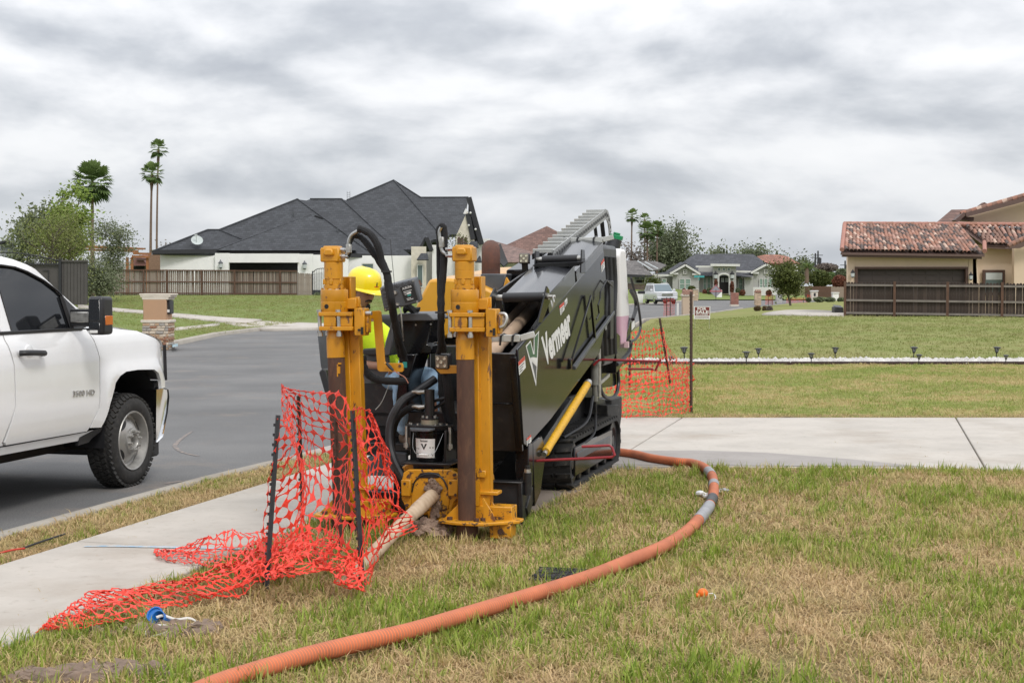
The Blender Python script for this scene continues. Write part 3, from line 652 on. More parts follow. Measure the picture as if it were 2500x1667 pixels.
def sticker(q, red, marks=True):
 p = PX(*q); mb = MB(); mb.solid(p, (.0006, 0, 0), 0)
 u = p[1]-p[0]; v = p[3]-p[0]; e = Vector((.001, 0, 0))
 if red: mb.solid([p[0]+e, p[0]+u*.98+e, p[0]+u*.98+v*.3+e, p[0]+v*.3+e], (.0004, 0, 0), 1)
 for k in range(3):
  if marks: mb.solid([p[0]+u*.1+v*(.42+k*.18)+e, p[0]+u*(.8-.15*k)+v*(.42+k*.18)+e, p[0]+u*(.8-.15*k)+v*(.49+k*.18)+e, p[0]+u*.1+v*(.49+k*.18)+e], (.0004, 0, 0), 2)
 mb.build('warning_sticker', [M['white_decal'], M['red_decal'], M['black_print']], mach, smooth=0, fix=False)
sticker(((445, 960), (528, 878), (541, 1030), (458, 1128)), True)
sticker(((968, 245), (1028, 190), (1035, 290), (985, 365)), True); sticker(((1035, 178), (1068, 140), (1072, 205), (1040, 262)), False)
def c3t(x, y): px, py = c3(x, y); return ((px-1180)*5.225, (py-700)*5.227)
sticker((c3t(1242, 555), c3t(1272, 510), c3t(1280, 595), c3t(1250, 650)), True); sticker((c3t(1285, 1165), c3t(1305, 1140), c3t(1307, 1175), c3t(1288, 1200)), False)
def c4t(x, y): px, py = c4(x, y); return ((px-1180)*5.225, (py-700)*5.227)
sticker((c4t(393, 610), c4t(425, 580), c4t(428, 630), c4t(396, 665)), True)
def c3X(x, y, lx): return LXp(*c3(x, y), lx)
mb = MB(); mb.bar(c3X(985, 1560, .715), c3X(1362, 1030, .715), .03, .034); mb.build('side_rail', M['steelblack'] if 'steelblack' in M else M['greyplastic'], mach, bevel=.004)
mb = MB(); mb.bar(c3X(1150, 870, .73), c3X(960, 1500, .73), .018, .022); mb.build('stay', M['blackpaint'], mach, bevel=.004)
mb = MB(); mb.bar(c3X(1145, 870, .72), c3X(1188, 1310, .72), .02, .03); mb.build('stay', M['blackpaint'], mach, bevel=.004)
mb = MB(); mb.bar(c3X(945, 1470, .735), c3X(945, 1568, .735), .03, .05); mb.build('stay_foot', M['blackpaint'], mach, bevel=.006)
mb = MB(); mb.tube([c3X(*p, .72) for p in ((1298, 722), (1238, 830), (1235, 900), (1215, 960), (1225, 1040), (1200, 1095))], .007, 6); mb.tube([c3X(1298, 722, .72), c3X(1358, 785, .72)], .007, 6); mb.build('lever', M['blackmetal'], mach)
mb = MB(); mb.b2((.64, c3X(1325, 800, .7).y-.05, 1.25), (.72, c3X(1325, 800, .7).y+.1, 1.78)); mb.build('tilt_box', M['blackmetal'], mach, bevel=.006)
def chain_pt(s):
 if s < 2.2: return (2.62+s*.977, 2.0+s*.205)
 a = (s-2.2)/.22; a = min(a, 2.6); c = (4.77, 2.20); r = .245
 ang = math.pi/2+.2-a*.9
 return (c[0]+r*math.cos(ang)*.9, c[1]+r*math.sin(ang))
ch = MB(); ch.bar((.20, 2.62, 1.985), (.20, 4.75, 2.43), .012, .05); cho = ch.build('chain_tray', M['blackmetal'], mach)
mlink = MB(); mlink.prism([(-.046, -.048), (.04, -.048), (.05, 0), (.04, .048), (-.046, .048), (-.04, 0)], (0, 0, 0), (0, 1, 0), (0, 0, 1), (.012, 0, 0), 0)
mlink.cyl((-.002, -.02, 0), (.016, -.02, 0), .016, n=10, mi=1); mlink.b2((-.001, .025, -.022), (.014, .036, .022), 1)
M['linkgrey'] = mat('grey_chain_link', (.30, .305, .30), .55, var=.2); linkme = mlink.mesh('link', [M['linkgrey'], M['blackplastic']])
rme = MB(); rme.bar((0, 0, .035), (.19, 0, .035), .020, .030); rungme = rme.mesh('rung', M['dripwhite'])
s = 0; k_ = 0
while s < 2.72:
 y, z = chain_pt(s); y2, z2 = chain_pt(s+.06); a = math.atan2(z2-z, y2-y)
 link('link', linkme, cho, (.39, y, z), (a, 0, 0))
 if k_ % 2 == 0 and s < 2.3: link('rung', rungme, cho, (.205, y, z), (a, 0, 0))
 s += .09; k_ += 1
mb = MB(); mb.tube(bez([(.25, 2.7, 2.0), (.25, 4.6, 2.38), (.25, 4.95, 2.3), (.25, 5.0, 2.0)], 5), .018, 6); mb.tube(bez([(.33, 2.7, 2.0), (.33, 4.6, 2.38), (.33, 4.93, 2.3), (.33, 4.98, 2.0)], 5), .022, 6); mb.build('hydraulic_hose', M['blackplastic'], cho)
M['tank'] = mat('moulded_black_tank', (.022, .023, .025), .36, var=.15)
ta = [LXp(*c5(*p), .66) for p in ((365, 165), (512, 145), (497, 800), (480, 1140))]
mb = MB(); y0, y1 = 3.26, 4.02
mb.solid([(.66, y0, 2.06), (.66, y0+.1, 2.11), (.66, y1, 2.11), (.66, y1+.02, 1.10), (.66, y1-.15, 1.0), (.66, y0+.2, 1.0), (.66, y0+.05, 1.35)], (-.36, 0, 0)); tk = mb.build('fuel_tank', M['tank'], mach, bevel=.04, seg=3)
for y in (3.42, 3.62, 3.82):
 mb = MB(); mb.tube(bez([(.665, y, 2.0), (.672, y+.03, 1.75), (.672, y-.02, 1.45), (.665, y+.06, 1.1)], 4), .03, 8); mb.build('rib', M['tank'], tk)
cp = LXp(*c5(466, 62), .56); mb = MB(); ax = Vector((.22, 0, .975)); mb.cyl(Vector((.50, cp.y-.02, 2.06)), cp-ax*.03, .085, .065, 18); mb.build('filler_neck', M['tank'], tk)
M['greencap'] = mat('green_cap', (.012, .22, .085), .4); mb = MB(); mb.cyl(cp-ax*.03, cp+ax*.012, .068, n=14); mb.cyl(cp+ax*.012, cp+ax*.035, .035, n=10); mb.build('cap', M['greencap'], tk, bevel=.005)
def tankmat():
 m = bpy.data.materials.new('milky_tank'); m.use_nodes = True; t = m.node_tree; p = t.nodes['Principled BSDF']; p.inputs['Roughness'].default_value = .4
 tc = N(t, 'ShaderNodeTexCoord'); sp = N(t, 'ShaderNodeSeparateXYZ'); lk(t, tc.outputs['Object'], sp.inputs[0])
 c = ramp(t, sp.outputs[2], [(0.0, (.55, .33, .42))]); cr = c.node.color_ramp
 f = math_node(t, 'GREATER_THAN', sp.outputs[2], 1.44); c2 = mixc(t, f, (.58, .36, .45), (.72, .71, .70)); lk(t, c2, p.inputs['Base Color']); return m
M['milk'] = tankmat()
mb = MB(); mb.solid([(.67, 4.10, 2.02), (.67, 4.16, 2.09), (.67, 4.42, 2.09), (.67, 4.62, 1.45), (.67, 4.45, 1.16), (.67, 4.2, 1.16)], (-.35, 0, 0)); wt = mb.build('fluid_tank', M['milk'], mach, bevel=.03, seg=3)
mb = MB(); mb.solid([(.66, 4.0, 1.3), (.66, 4.45, 1.2), (.66, 4.75, 1.42), (.66, 4.72, 1.15), (.66, 4.4, .98), (.66, 4.0, .9)], (-.35, 0, 0)); mb.build('tank_cradle', M['blackpaint'], mach, bevel=.008)
mb = MB(); mb.b2((.62, 4.38, 1.13), (.70, 4.44, 1.19)); mb.build('tank_outlet', mat('pink_outlet', (.6, .42, .45), .4), wt)
q = [LXp(*c5(*p), .70) for p in ((600, 440), (625, 540), (655, 640), (685, 830), (680, 930), (640, 1000), (590, 1020))]
mb = MB(); mb.tube(bez(q, 5), .013, 8); mb.build('drain_hose', M['blackplastic'], mach)
q = [LXp(*c5(*p), .72) for p in ((600, 560), (640, 640), (645, 720), (615, 820))]; mb = MB(); mb.tube(bez(q, 5), .02, 8); mb.build('drain_hose', M['blackplastic'], mach)
q = [LXp(*c5(*p), .66) for p in ((600, 1020), (585, 1110), (520, 1190), (470, 1230))]; mb = MB(); mb.tube(bez(q, 5), .02, 8); mb.build('drain_hose', M['blackplastic'], mach)
p = [LXp(*c5(*q), .705) for q in ((598, 850), (632, 795), (640, 890), (600, 940))]; mb = MB(); mb.solid(p, (-.004, 0, 0), 1); e = Vector((.001, 0, 0)); c = sum(p, Vector())/4; mb.solid([c+(v-c)*.75+e for v in p], (.0006, 0, 0), 0); mb.build('warning_sticker', [M['white_decal'], M['blackpaint']], mach, smooth=0)
mb = MB(); mb.solid([LXp(*c5(*q), .58) for q in ((440, 1100), (500, 1130), (498, 1390), (450, 1430), (330, 1440), (330, 1250))], (-.2, 0, 0)); mb.build('rear_guard', M['blackpaint'], mach, bevel=.006)
mb = MB(); mb.tube(bez([LXp(*c4(*q), .6) for q in ((905, 150), (925, 280), (975, 325), (1025, 300), (1045, 220), (1040, 130))], 5), .018, 8); mb.build('loop_hose', M['blackplastic'], mach)
def red(px, lx0, lx1):
 a, b, c, d = px; P0 = LXp(*c4(*a), lx0); y = P0.y
 P1 = LYp(*c4(*b), y+.03); P2 = LYp(*c4(*c), y+.03); P3 = LYp(*c4(*d), y+.03)
 mb = MB(); mb.tube([P0+Vector((-.06, 0, -.05)), P0+Vector((-.01, 0, -.005)), P0+Vector((.03, 0, 0)), P1+Vector((-.02, 0, 0)), P1+Vector((0, 0, .015)), P2+Vector((0, 0, -.015)), P2+Vector((-.02, 0, 0)), P3], .010, 8); mb.build('hand_guard', M['red_paint'], mach)
red(((465, 765), (1018, 742), (1000, 660), (785, 668)), .70, 1)
red(((915, 52), (1345, 64), (1305, 118), (1112, 118)), .70, 1)
mb = MB(); a, b = LXp(*c4(527, 705), .72), LXp(*c4(825, 225), .72); mb.tube([a+(b-a)*k/10 for k in range(11)], [.034, .031, .033, .032, .034, .033, .035, .033, .034, .034, .032], 14); mb.build('yellow_sleeve', mat('yellow_hose_sleeve', (.66, .36, .01), .5, var=.12, vscale=20, col2=(.22, .12, .03), c2=(.58, .68), bump=.5, bscale=90), mach)
mb = MB(); d = (b-a).normalized(); mb.cyl(b-d*.02, b+d*.05, .036, .03, 14); mb.cyl(a-d*.05, a+d*.01, .02, n=10); mb.build('sleeve_end', M['zinc'], mach)
mb = MB(); a = LXp(*c4(875, 75), .62); b = LXp(*c4(875, 230), .62); c = LXp(*c4(880, 345), .62)
mb.cyl(a, b, .036, n=14); mb.cyl(b, c, .024, n=10); mb.b2(a+Vector((-.05, -.06, -.01)), a+Vector((.05, .06, .025))); mb.build('jack_cylinder', mat('dull_grey_metal', (.24, .24, .22), .5, .4, var=.2), mach)
mb = MB(); mb.cyl(a+Vector((0, .17, .12)), a+Vector((0, .19, -.32)), .022, n=10); mb.bar(a+Vector((0, .2, -.2)), a+Vector((.05, .4, -.13)), .02, .03); mb.build('linkage', M['zinc'], mach)
mb = MB(); mb.tube(bez([c, c+Vector((0, .02, -.15)), c+Vector((0, -.1, -.3)), c+Vector((-.1, -.5, -.4))], 5), .012, 6); mb.tube(bez([c+Vector((0, -.1, .05)), c+Vector((0, -.35, -.15)), c+Vector((-.1, -.8, -.25))], 5), .014, 6); mb.build('hydraulic_hose', M['blackplastic'], mach)
mb = MB(); mb.b2((.60, .60, .28), (.70, .72, .60)); mb.solid([(.70, .72, .60), (.70, .98, .62), (.70, 1.12, .50), (.70, .95, .20), (.70, .78, .12)], (-.03, 0, 0)); mb.build('hinge_bracket', M['blackpaint'], mach, bevel=.006)
mb = MB(); mb.cyl((.705, .55, .24), (.705, .55, .40), .032, n=14); mb.cyl((.705, .55, .40), (.705, .55, .45), .02, n=8); mb.build('hydraulic_fitting', M['blackmetal'], mach)
mb = MB(); mb.cyl((.705, .55, .395), (.705, .55, .425), .024, n=6); mb.build('bolt', M['zinc'], mach)
mb = MB(); mb.bar((.66, .62, .10), (.66, 1.1, .46), .06, .10); mb.bar((.45, .58, .16), (.45, 2.6, .70), .22, .16); mb.build('frame_beam', M['blackmetal'], mach, bevel=.006)
mb = MB(); mb.b2((-.42, 1.9, .30), (.34, 4.5, .72)); mb.b2((-.30, .75, .60), (.2, 2.2, .80)); mb.build('chassis', M['blackmetal'], mach, bevel=.01)
mb = MB(); mb.b2((-.44, 1.75, .62), (-.02, 1.95, 1.25)); mb.b2((.0, 1.3, .5), (.24, 2.6, 1.25)); mb.b2((-.62, 2.2, .62), (.24, 4.4, 1.3)); mb.build('engine_block', M['blackmetal'], mach, bevel=.01)
def hy(x, y, ly=2.05): return LYp(*c1(x, y), ly)
h = [hy(1060, 577), hy(1240, 570), hy(1420, 590), hy(1650, 695), hy(1640, 900), hy(1105, 1130), hy(1060, 1130), hy(938, 815)]
mb = MB(); mb.solid(h, (0, 1.9, .12)); mb.build('engine_hood', M['hood_yellow'], mach, bevel=.025, seg=2)
mb = MB(); mb.solid([LYp(*c3(*p), 2.0) for p in ((335, 690), (405, 800), (345, 990), (320, 930), (290, 850))], (0, .03, 0)); mb.build('hood_bracket', M['yellow'], mach, bevel=.004)
mb = MB(); mb.solid([LYp(*c3(*p), 2.15) for p in ((90, 660), (335, 660), (310, 780), (230, 850), (90, 790))], (0, .6, .0)); mb.build('hood_grille', M['greyplastic'], mach, bevel=.008)
e = [LYp(*c3(*p), 2.35) for p in ((335, 625), (600, 615), (600, 880), (345, 880))]
mb = MB(); mb.solid(e, (0, .9, .16)); mb.build('engine_cover', M['blackpaint'], mach, bevel=.01)
mb = MB(); x = LYp(*c3(190, 655), 2.3); mb.tube(bez([x+Vector((0, 0, -.14)), x+Vector((0, 0, .03)), x+Vector((0, .0, .10)), x+Vector((-.012, .04, .17)), x+Vector((-.045, .15, .205)), x+Vector((-.08, .28, .205))], 5), .079, 20); ex = mb.build('exhaust_pipe', mat('rusty_exhaust', (.10, .042, .028), .85, var=.35, vscale=20, bump=.4, bscale=120), mach)
mb = MB(); mb.cyl(x+Vector((0, -.002, -.16)), x+Vector((0, -.002, -.03)), .0835, n=20); mb.build('exhaust_collar', mat('scorched_collar', (.07, .07, .075), .6, var=.4, vscale=18, col2=(.15, .09, .05), c2=(.5, .6), bump=.3), ex)
def floodlight(c, size, yaw, pitch, glow=False):
 c = Vector(c); Mx = Matrix.Rotation(yaw, 3, 'Z') @ Matrix.Rotation(pitch, 3, 'X'); f = lambda x, y, z: c+Mx @ Vector((x, y, z))
 mb = MB(); h = size/2; mb.box(f(0, .03, 0), (size, .06, size), Mx); o = mb.build('floodlight', M['blackplastic'], mach, bevel=.012, seg=2)
 mb = MB(); mb.box(f(0, -.001, 0), (size*.86, .006, size*.86), Mx); mb.build('lens', M['lens'], o, bevel=.004)
 for x, z in ((-.22, .22), (.22, .22), (0, 0), (-.22, -.22), (.22, -.22)):
  mb = MB(); mb.lathe([(.0, .002), (size*.06, .0015), (size*.10, .006), (size*.115, .0)], 12, f(x*size*1.1, -.005, z*size*1.1), Mx @ Vector((0, -1, 0))); mb.build('reflector', M['ledcup'], o)
 for k in range(6):
  mb = MB(); mb.box(f((k-2.5)*size*.16, .07, 0), (size*.03, .03, size*.95), Mx); mb.build('fin', M['blackplastic'], o)
 return o
M['lens'] = mat('led_lens', (.22, .19, .14), .15, coat=.6); M['ledcup'] = mat('led_cup', (.75, .72, .58), .15, .3)
floodlight(LYp(*c1(1168, 1295), .20), .105, R(-4), R(6)); fl2 = LYp(*c3(505, 513), 2.25); floodlight(fl2, .088, R(3), R(-3))
mb = MB(); mb.bar(fl2+Vector((0, .03, -.04)), fl2+Vector((0, .05, -.11)), .05, .02); mb.build('lamp_bracket', M['blackmetal'], mach)
def track(x0, x1):
 yf, yr, zf, zr = 2.52, 4.26, .225, .235; mid = (x0+x1)/2
 path = []
 for k in range(13): a = math.pi/2+math.pi*k/12; path.append((yf+.215*math.cos(a), zf+.215*math.sin(a)))
 for k in range(13): a = -math.pi/2+math.pi*k/12; path.append((yr+.225*math.cos(a), zr+.225*math.sin(a)))
 loop = path+[path[0]]; L = [0]
 for a, b in zip(loop, loop[1:]): L.append(L[-1]+math.hypot(b[0]-a[0], b[1]-a[1]))
 def at(s):
  s %= L[-1]
  for i in range(len(L)-1):
   if s <= L[i+1]: u = (s-L[i])/max(1e-6, L[i+1]-L[i]); return Vector((0, loop[i][0]+(loop[i+1][0]-loop[i][0])*u, loop[i][1]+(loop[i+1][1]-loop[i][1])*u))
 n = 96; c = Vector((0, (yf+yr)/2, .23)); mb = MB(); vs = []
 for i in range(n):
  p = at(L[-1]*i/n); t = (at(L[-1]*(i+.2)/n)-at(L[-1]*(i-.2)/n)).normalized(); nn = Vector((0, t.z, -t.y))
  if nn.dot(p-c) < 0: nn = -nn
  vs += [Vector((x0, 0, 0))+p, Vector((x1, 0, 0))+p, Vector((x1, 0, 0))+p-nn*.03, Vector((x0, 0, 0))+p-nn*.03]
 fs = [(i*4+j, i*4+(j+1) % 4, ((i+1) % n)*4+(j+1) % 4, ((i+1) % n)*4+j) for i in range(n) for j in range(4)]
 mb.add(vs, fs); tr = mb.build('rubber_track', M['rubber'], mach)
 k = 46; me = None
 for i in range(k):
  s = L[-1]*i/k; p = at(s); t = (at(s+.01)-at(s-.01)).normalized(); nn = Vector((0, t.z, -t.y)); nn = nn if nn.dot(p-c) > 0 else -nn
  if me is None:
   m2 = MB(); w = x1-x0
   for sgn in (-1, 1):
    m2.solid([(sgn*.012, -.022, 0), (sgn*w/2, -.022+.012*sgn, 0), (sgn*w/2, .016+.012*sgn, 0), (sgn*.012, .022, 0)], (0, 0, .02))
    m2.box((sgn*.02, 0, .005), (.02, .03, .03))
   me = m2.mesh('lug', M['rubber'])
  o = link('lug', me, tr, (mid, p.y, p.z)); o.rotation_euler = (math.atan2(-nn.y, nn.z), 0, 0)
 mb = MB(); mb.b2((x0+.05, yf+.05, .10), (x1-.02, yr-.1, .36)); tf_ = mb.build('track_frame', M['blackpaint'], mach, bevel=.01)
 mb = MB(); mb.b2((x1-.03, yf+.12, .235), (x1-.012, yr-.22, .30)); mb.build('frame_band', M['greyplastic'], tf_, bevel=.004)
 for y, r, z in ((yf, .175, zf), (yr, .185, zr)):
  mb = MB(); mb.lathe([(.0, .0), (.05, .0), (.055, -.02), (.11, -.02), (.13, .0), (r, 0), (r, -.18)], 24, (x1-.03, y, z), (1, 0, 0)); mb.build('track_wheel', M['blackmetal'], tf_)
 for j in range(4):
  mb = MB(); y = yf+.33+j*.36; mb.lathe([(.0, .0), (.045, .0), (.06, -.015), (.062, -.16)], 16, (x1-.04, y, .092), (1, 0, 0)); mb.build('track_roller', M['blackmetal'], tf_)
track(.325, .61); track(-.74, -.455)
mb = MB(); mb.solid([LXp(*c4(*q), .54) for q in ((965, 370), (1045, 370), (1070, 425), (1055, 545), (1020, 540), (970, 460))], (-.3, 0, 0)); mb.b2((.30, 4.6, .42), (.50, 5.1, .60)); mb.build('rear_bumper', M['rubber'], mach, bevel=.008)
mb = MB(); mb.b2((.18, 3.9, .45), (.34, 4.6, 1.1)); mb.solid([LXp(*c4(*q), .45) for q in ((890, 320), (950, 330), (975, 440), (880, 440))], (-.2, 0, 0)); mb.build('rear_frame', M['blackmetal'], mach, bevel=.006)
def vz(x, y, ly=.15): return LYp(*c2(x, y), ly)
mb = MB(); mb.solid([vz(*p) for p in ((682, 850), (720, 830), (1015, 832), (1050, 860), (1068, 905), (1072, 1040), (1040, 1060), (1015, 1160), (990, 1190), (860, 1198), (850, 1130), (740, 1105), (700, 1105), (668, 1040), (670, 910))], (0, .05, 0)); vs_ = mb.build('vise', M['yellow_worn'], mach, bevel=.006)
mb = MB(); mb.solid([vz(*p, .142) for p in ((738, 1080), (740, 960), (765, 900), (820, 862), (900, 858), (960, 885), (1000, 950), (1012, 1020), (1000, 1110), (930, 1125), (760, 1105))], (0, .012, 0)); mb.build('vise_plate', M['yellow_worn'], vs_, bevel=.004)
mb = MB(); P = [vz(*p, .138) for p in ((742, 990), (760, 920), (800, 880), (850, 862), (915, 865), (965, 900), (998, 970))]; mb.tube(bez(P, 4), .006, 6); mb.build('wear_rim', M['blackmetal'], vs_)
mb = MB(); mb.solid([vz(*p, .136) for p in ((782, 880), (800, 855), (860, 848), (930, 855), (945, 878), (925, 890), (800, 890))], (0, .01, 0)); mb.build('slot', M['blackmetal'], vs_, bevel=.002)
for q in ((668, 900, 735, 1020), (1000, 900, 1070, 1020)):
 mb = MB(); a, b = vz(q[0], q[1], .125), vz(q[2], q[3], .125); mb.b2((a.x, .115, b.z), (b.x, .15, a.z)); mb.build('vise_jaw', M['yellow'], vs_, bevel=.006)
for x, y in ((690, 930), (1015, 925), (1040, 870), (700, 1085), (965, 1160), (1050, 1010)):
 mb = MB(); p = vz(x, y, .112); mb.cyl(p, p+Vector((0, .03, 0)), .011, n=6); mb.build('bolt', M['rust'], vs_)
mb = MB(); mb.b2((-.10, .20, .12), (.30, .50, .42)); mb.cyl((.31, .45, .32), (.31, .60, .32), .14, n=18); mb.cyl((-.12, .4, .36), (-.12, .6, .36), .10, n=16); mb.build('vise_body', M['yellow'], mach, bevel=.01)
mb = MB(); c = vz(870, 965, .10)
for i in range(26):
 a = rnd.uniform(-.3, math.pi+.3); r = rnd.uniform(.02, .055); lump(mb, c+Vector((math.cos(a)*r+.01, rnd.uniform(.015, .03), math.sin(a)*r-.0)), rnd.uniform(.012, .024), (1, .6, rnd.uniform(.7, 1.3)), i)
for i in range(26): lump(mb, c+Vector((rnd.uniform(.0, .055), .035, rnd.uniform(-.2, -.02))), rnd.uniform(.008, .020), (1, .5, 1.7), i+40)
mb.build('mud_cake', M['mud'], vs_)
mb = MB(); mb.b2((-.42, .30, .10), (.36, .42, .26)); mb.b2((-.05, .34, .02), (.25, .5, .12)); mb.build('cross_member', M['blackmetal'], mach, bevel=.008)
def stakedown(x0, lean):
 def X(z): return x0+lean*(z-.1)
 def pt(dx, y, z): return Vector((X(z)+dx, y-.0, z))
 mb = MB(); z0, z1 = .22, 1.60
 for dx, y, w_, d_ in ((.052, .10, .05, .09), (.108, .115, .075, .075)):
  mb.bar(pt(dx, y, z0), pt(dx, y, z1), w_, d_, (0, 1, 0))
 mb.b2((X(.3)+.03, .06, .30), (X(.3)+.20, .18, .325)); mb.b2((X(.42)+.055, .05, .42), (X(.42)+.12, .07, .47))
 col = mb.build('stake_column', M['yellow'], mach, bevel=.005)
 sub = lambda mb, nm, m, bv=.0: mb.build(nm, m, col, bevel=bv)
 mb = MB(); mb.cyl(pt(0, 0, .0), pt(0, 0, 1.25), .0605, n=24); sub(mb, 'anchor_pipe', M['rust'])
 mb = MB(); mb.cyl(pt(0, 0, 1.235), pt(0, 0, 1.37), .0635, n=24); mb.cyl(pt(0, 0, 1.37), pt(0, 0, 1.42), .0635, .052, 24); mb.cyl(pt(0, 0, 1.42), pt(0, 0, 1.5), .052, n=24); sub(mb, 'pipe_sleeve', M['yellow'])
 mb = MB(); mb.cyl(pt(0, 0, 1.43), pt(0, 0, 1.442), .056, n=24); sub(mb, 'cable_tie', M['blackplastic'])
 for z, nm in ((1.425, 0), (1.525, 1)):
  mb = MB(); c = pt(0, 0, z); pl = [(-.105, -.055), (-.075, -.105), (.075, -.105), (.155, -.06), (.155, .10), (-.105, .10)]
  mb.prism(pl, c, (1, 0, 0), (0, 1, 0), (0, 0, .028)); sub(mb, 'clamp_plate', M['yellow'], .004)
 mb = MB(); c = pt(0, 0, 1.453)
 mb.b2(c+Vector((-.045, -.098, 0)), c+Vector((.045, .06, .072))); mb.solid([c+Vector((.07, -.085, 0)), c+Vector((.15, -.045, 0)), c+Vector((.15, -.03, 0)), c+Vector((.07, -.03, 0))], (0, 0, .072)); sub(mb, 'clamp_block', M['yellow'], .004)
 for dx, dy in ((-.082, -.075), (.066, -.088), (-.085, .07), (.135, .06)):
  mb = MB(); mb.cyl(pt(dx, dy, 1.39), pt(dx, dy, 1.57), .0135, n=10); mb.cyl(pt(dx, dy, 1.553), pt(dx, dy, 1.57), .019, n=6); mb.cyl(pt(dx, dy, 1.385), pt(dx, dy, 1.41), .019, n=6); sub(mb, 'bolt', M['zinc'])
 mb = MB(); a = pt(.16, -.05, 1.39); mb.b2(a, a+Vector((.075, .10, .19))); a = pt(.235, -.02, 1.41); mb.b2(a, a+Vector((.02, .06, .13))); sub(mb, 'side_lug', M['yellow'], .005)
 mb = MB(); a = pt(.20, -.06, 1.40); mb.cyl(a+Vector((0, -.004, .03)), a+Vector((0, .01, .03)), .008, n=8); mb.b2(a+Vector((.014, -.001, -.0)), a+Vector((.03, .01, .05))); sub(mb, 'slot', M['blackmetal'])
 mb = MB()
 if x0 > 0: mb.tube(bez([pt(.245, .0, 1.545), pt(.285, -.01, 1.545), pt(.30, -.015, 1.515), pt(.285, -.02, 1.47), pt(.255, -.02, 1.455)], 5), .012, 10); sub(mb, 'lifting_hook', M['zinc'])
 else: mb.cyl(pt(.235, -.02, 1.545), pt(.285, -.02, 1.545), .014, n=12); sub(mb, 'pin', M['zinc'])
 mb = MB(); c = pt(0, 0, 1.553); mb.lathe([(.0, 0), (.094, 0), (.096, .004), (.096, .068), (.0945, .07), (.0945, .073), (.096, .076), (.096, .150), (.093, .156), (.0, .157)], 36, c); sub(mb, 'gearbox', M['yellow'])
 mb = MB(); mb.lathe([(.0, .0), (.016, 0), (.016, .003), (.011, .003), (.011, .001), (.005, .001), (.005, .004), (0, .004)], 14, pt(-.018, -.0942, 1.592), (0, -1, 0)); sub(mb, 'plug', M['blackmetal'])
 for k in range(10):
  a = k*.628; mb = MB(); mb.cyl(pt(math.cos(a)*.082, math.sin(a)*.082, 1.709), pt(math.cos(a)*.082, math.sin(a)*.082, 1.719), .007, n=6); sub(mb, 'bolt', M['yellow_worn'])
 mb = MB(); mb.b2(pt(.06, .0, 1.575), pt(.165, .09, 1.645)); mb.solid([pt(.085, .02, 1.58), pt(.18, .02, 1.59), pt(.18, .02, 1.66), pt(.085, .02, 1.645)], (0, .02, 0)); sub(mb, 'guide_block', M['yellow'], .004)
 mb = MB(); mb.b2(pt(.005, .10, 1.62), pt(.022, .20, 1.80)); mb.b2(pt(.072, .10, 1.62), pt(.09, .20, 1.80)); mb.b2(pt(.005, .19, 1.62), pt(.09, .20, 1.80)); sub(mb, 'guide_channel', M['yellow'], .003)
 s = 1
 mb = MB(); mb.lathe([(.0, 0), (.068, 0), (.068, .028), (.060, .03), (.060, .07), (.066, .072), (.066, .125), (.0645, .127), (.066, .129), (.066, .185), (.063, .188), (0, .188)], 26, pt(0, 0, 1.712)); sub(mb, 'motor', M['yellow'])
 for a in (-.9, .2, 1.3, 2.4): mb = MB(); d = Vector((math.cos(a-1.6)*.06, math.sin(a-1.6)*.06, 0)); mb.b2(pt(0, 0, 1.744)+d+Vector((-.012, -.012, 0)), pt(0, 0, 1.782)+d+Vector((.012, .012, 0))); sub(mb, 'motor_stud', M['yellow'], .003)
 mb = MB(); c = pt(0, 0, 1.9); mb.prism([(-.07, -.06), (.07, -.06), (.075, 0), (.07, .07), (-.07, .07)], c, (1, 0, 0), (0, 1, 0), (0, 0, .10))
 mb.prism([(-.04, .0), (.04, .0), (.028, .045), (-.028, .045)], c+Vector((0, -.055, .045)), (1, 0, 0), (0, 0, 1), (0, -.028, 0)); mb.b2(c+Vector((-.055, -.05, .095)), c+Vector((.055, .055, .112)))
 sub(mb, 'motor_head', M['yellow'], .010)
 sg = 1 if x0 < 0 else -1
 for z in (1.94, 1.985):
  mb = MB(); mb.cyl(pt(sg*.068, -.02, z), pt(sg*.105, -.02, z), .016, n=6); mb.cyl(pt(sg*.105, -.02, z), pt(sg*.125, -.02, z), .012, n=10); sub(mb, 'fitting', M['steel'])
 mb = MB(); c = pt(0, 0, .115)
 mb.prism([(-.20, .02), (-.185, -.07), (-.06, -.125), (.05, -.13), (.16, -.12), (.36, .05), (.36, .16), (.20, .22), (-.1, .2)], c, (1, 0, 0), (0, 1, 0), (0, 0, .022))
 mb.b2(c+Vector((-.02, .06, -.02)), c+Vector((.30, .2, .11))); mb.b2(c+Vector((.16, .0, -.10)), c+Vector((.31, .14, .0))); sub(mb, 'foot_plate', M['yellow_worn'], .005)
 for y in (-.02, .1):
  mb = MB(); mb.solid([c+Vector((.12, y, .02)), c+Vector((.21, y-.01, .02)), c+Vector((.19, y, .07)), c+Vector((.12, y, .18))], (.0, .014, 0)); sub(mb, 'gusset', M['yellow'], .002)
 mb = MB(); mb.solid([c+Vector((-.06, .0, .02)), c+Vector((-.17, .0, .02)), c+Vector((-.06, .0, .13))], (.0, .014, 0)); sub(mb, 'gusset', M['yellow'], .002)
 for dx, dy in ((-.11, -.045), (.085, -.06), (.12, -.02)): mb = MB(); mb.cyl(c+Vector((dx, dy, .02)), c+Vector((dx, dy, .042)), .02, n=6); sub(mb, 'bolt', M['rust'])
 mb = MB(); p = c+Vector((.24, -.01, -.05)); mb.cyl(p, p+Vector((0, .02, 0)), .022, n=8); sub(mb, 'bolt', M['rust'])
 mb = MB(); mb.cyl(pt(0, 0, .0), pt(0, 0, .115), .075, n=16); sub(mb, 'drive_collar', M['rust'])
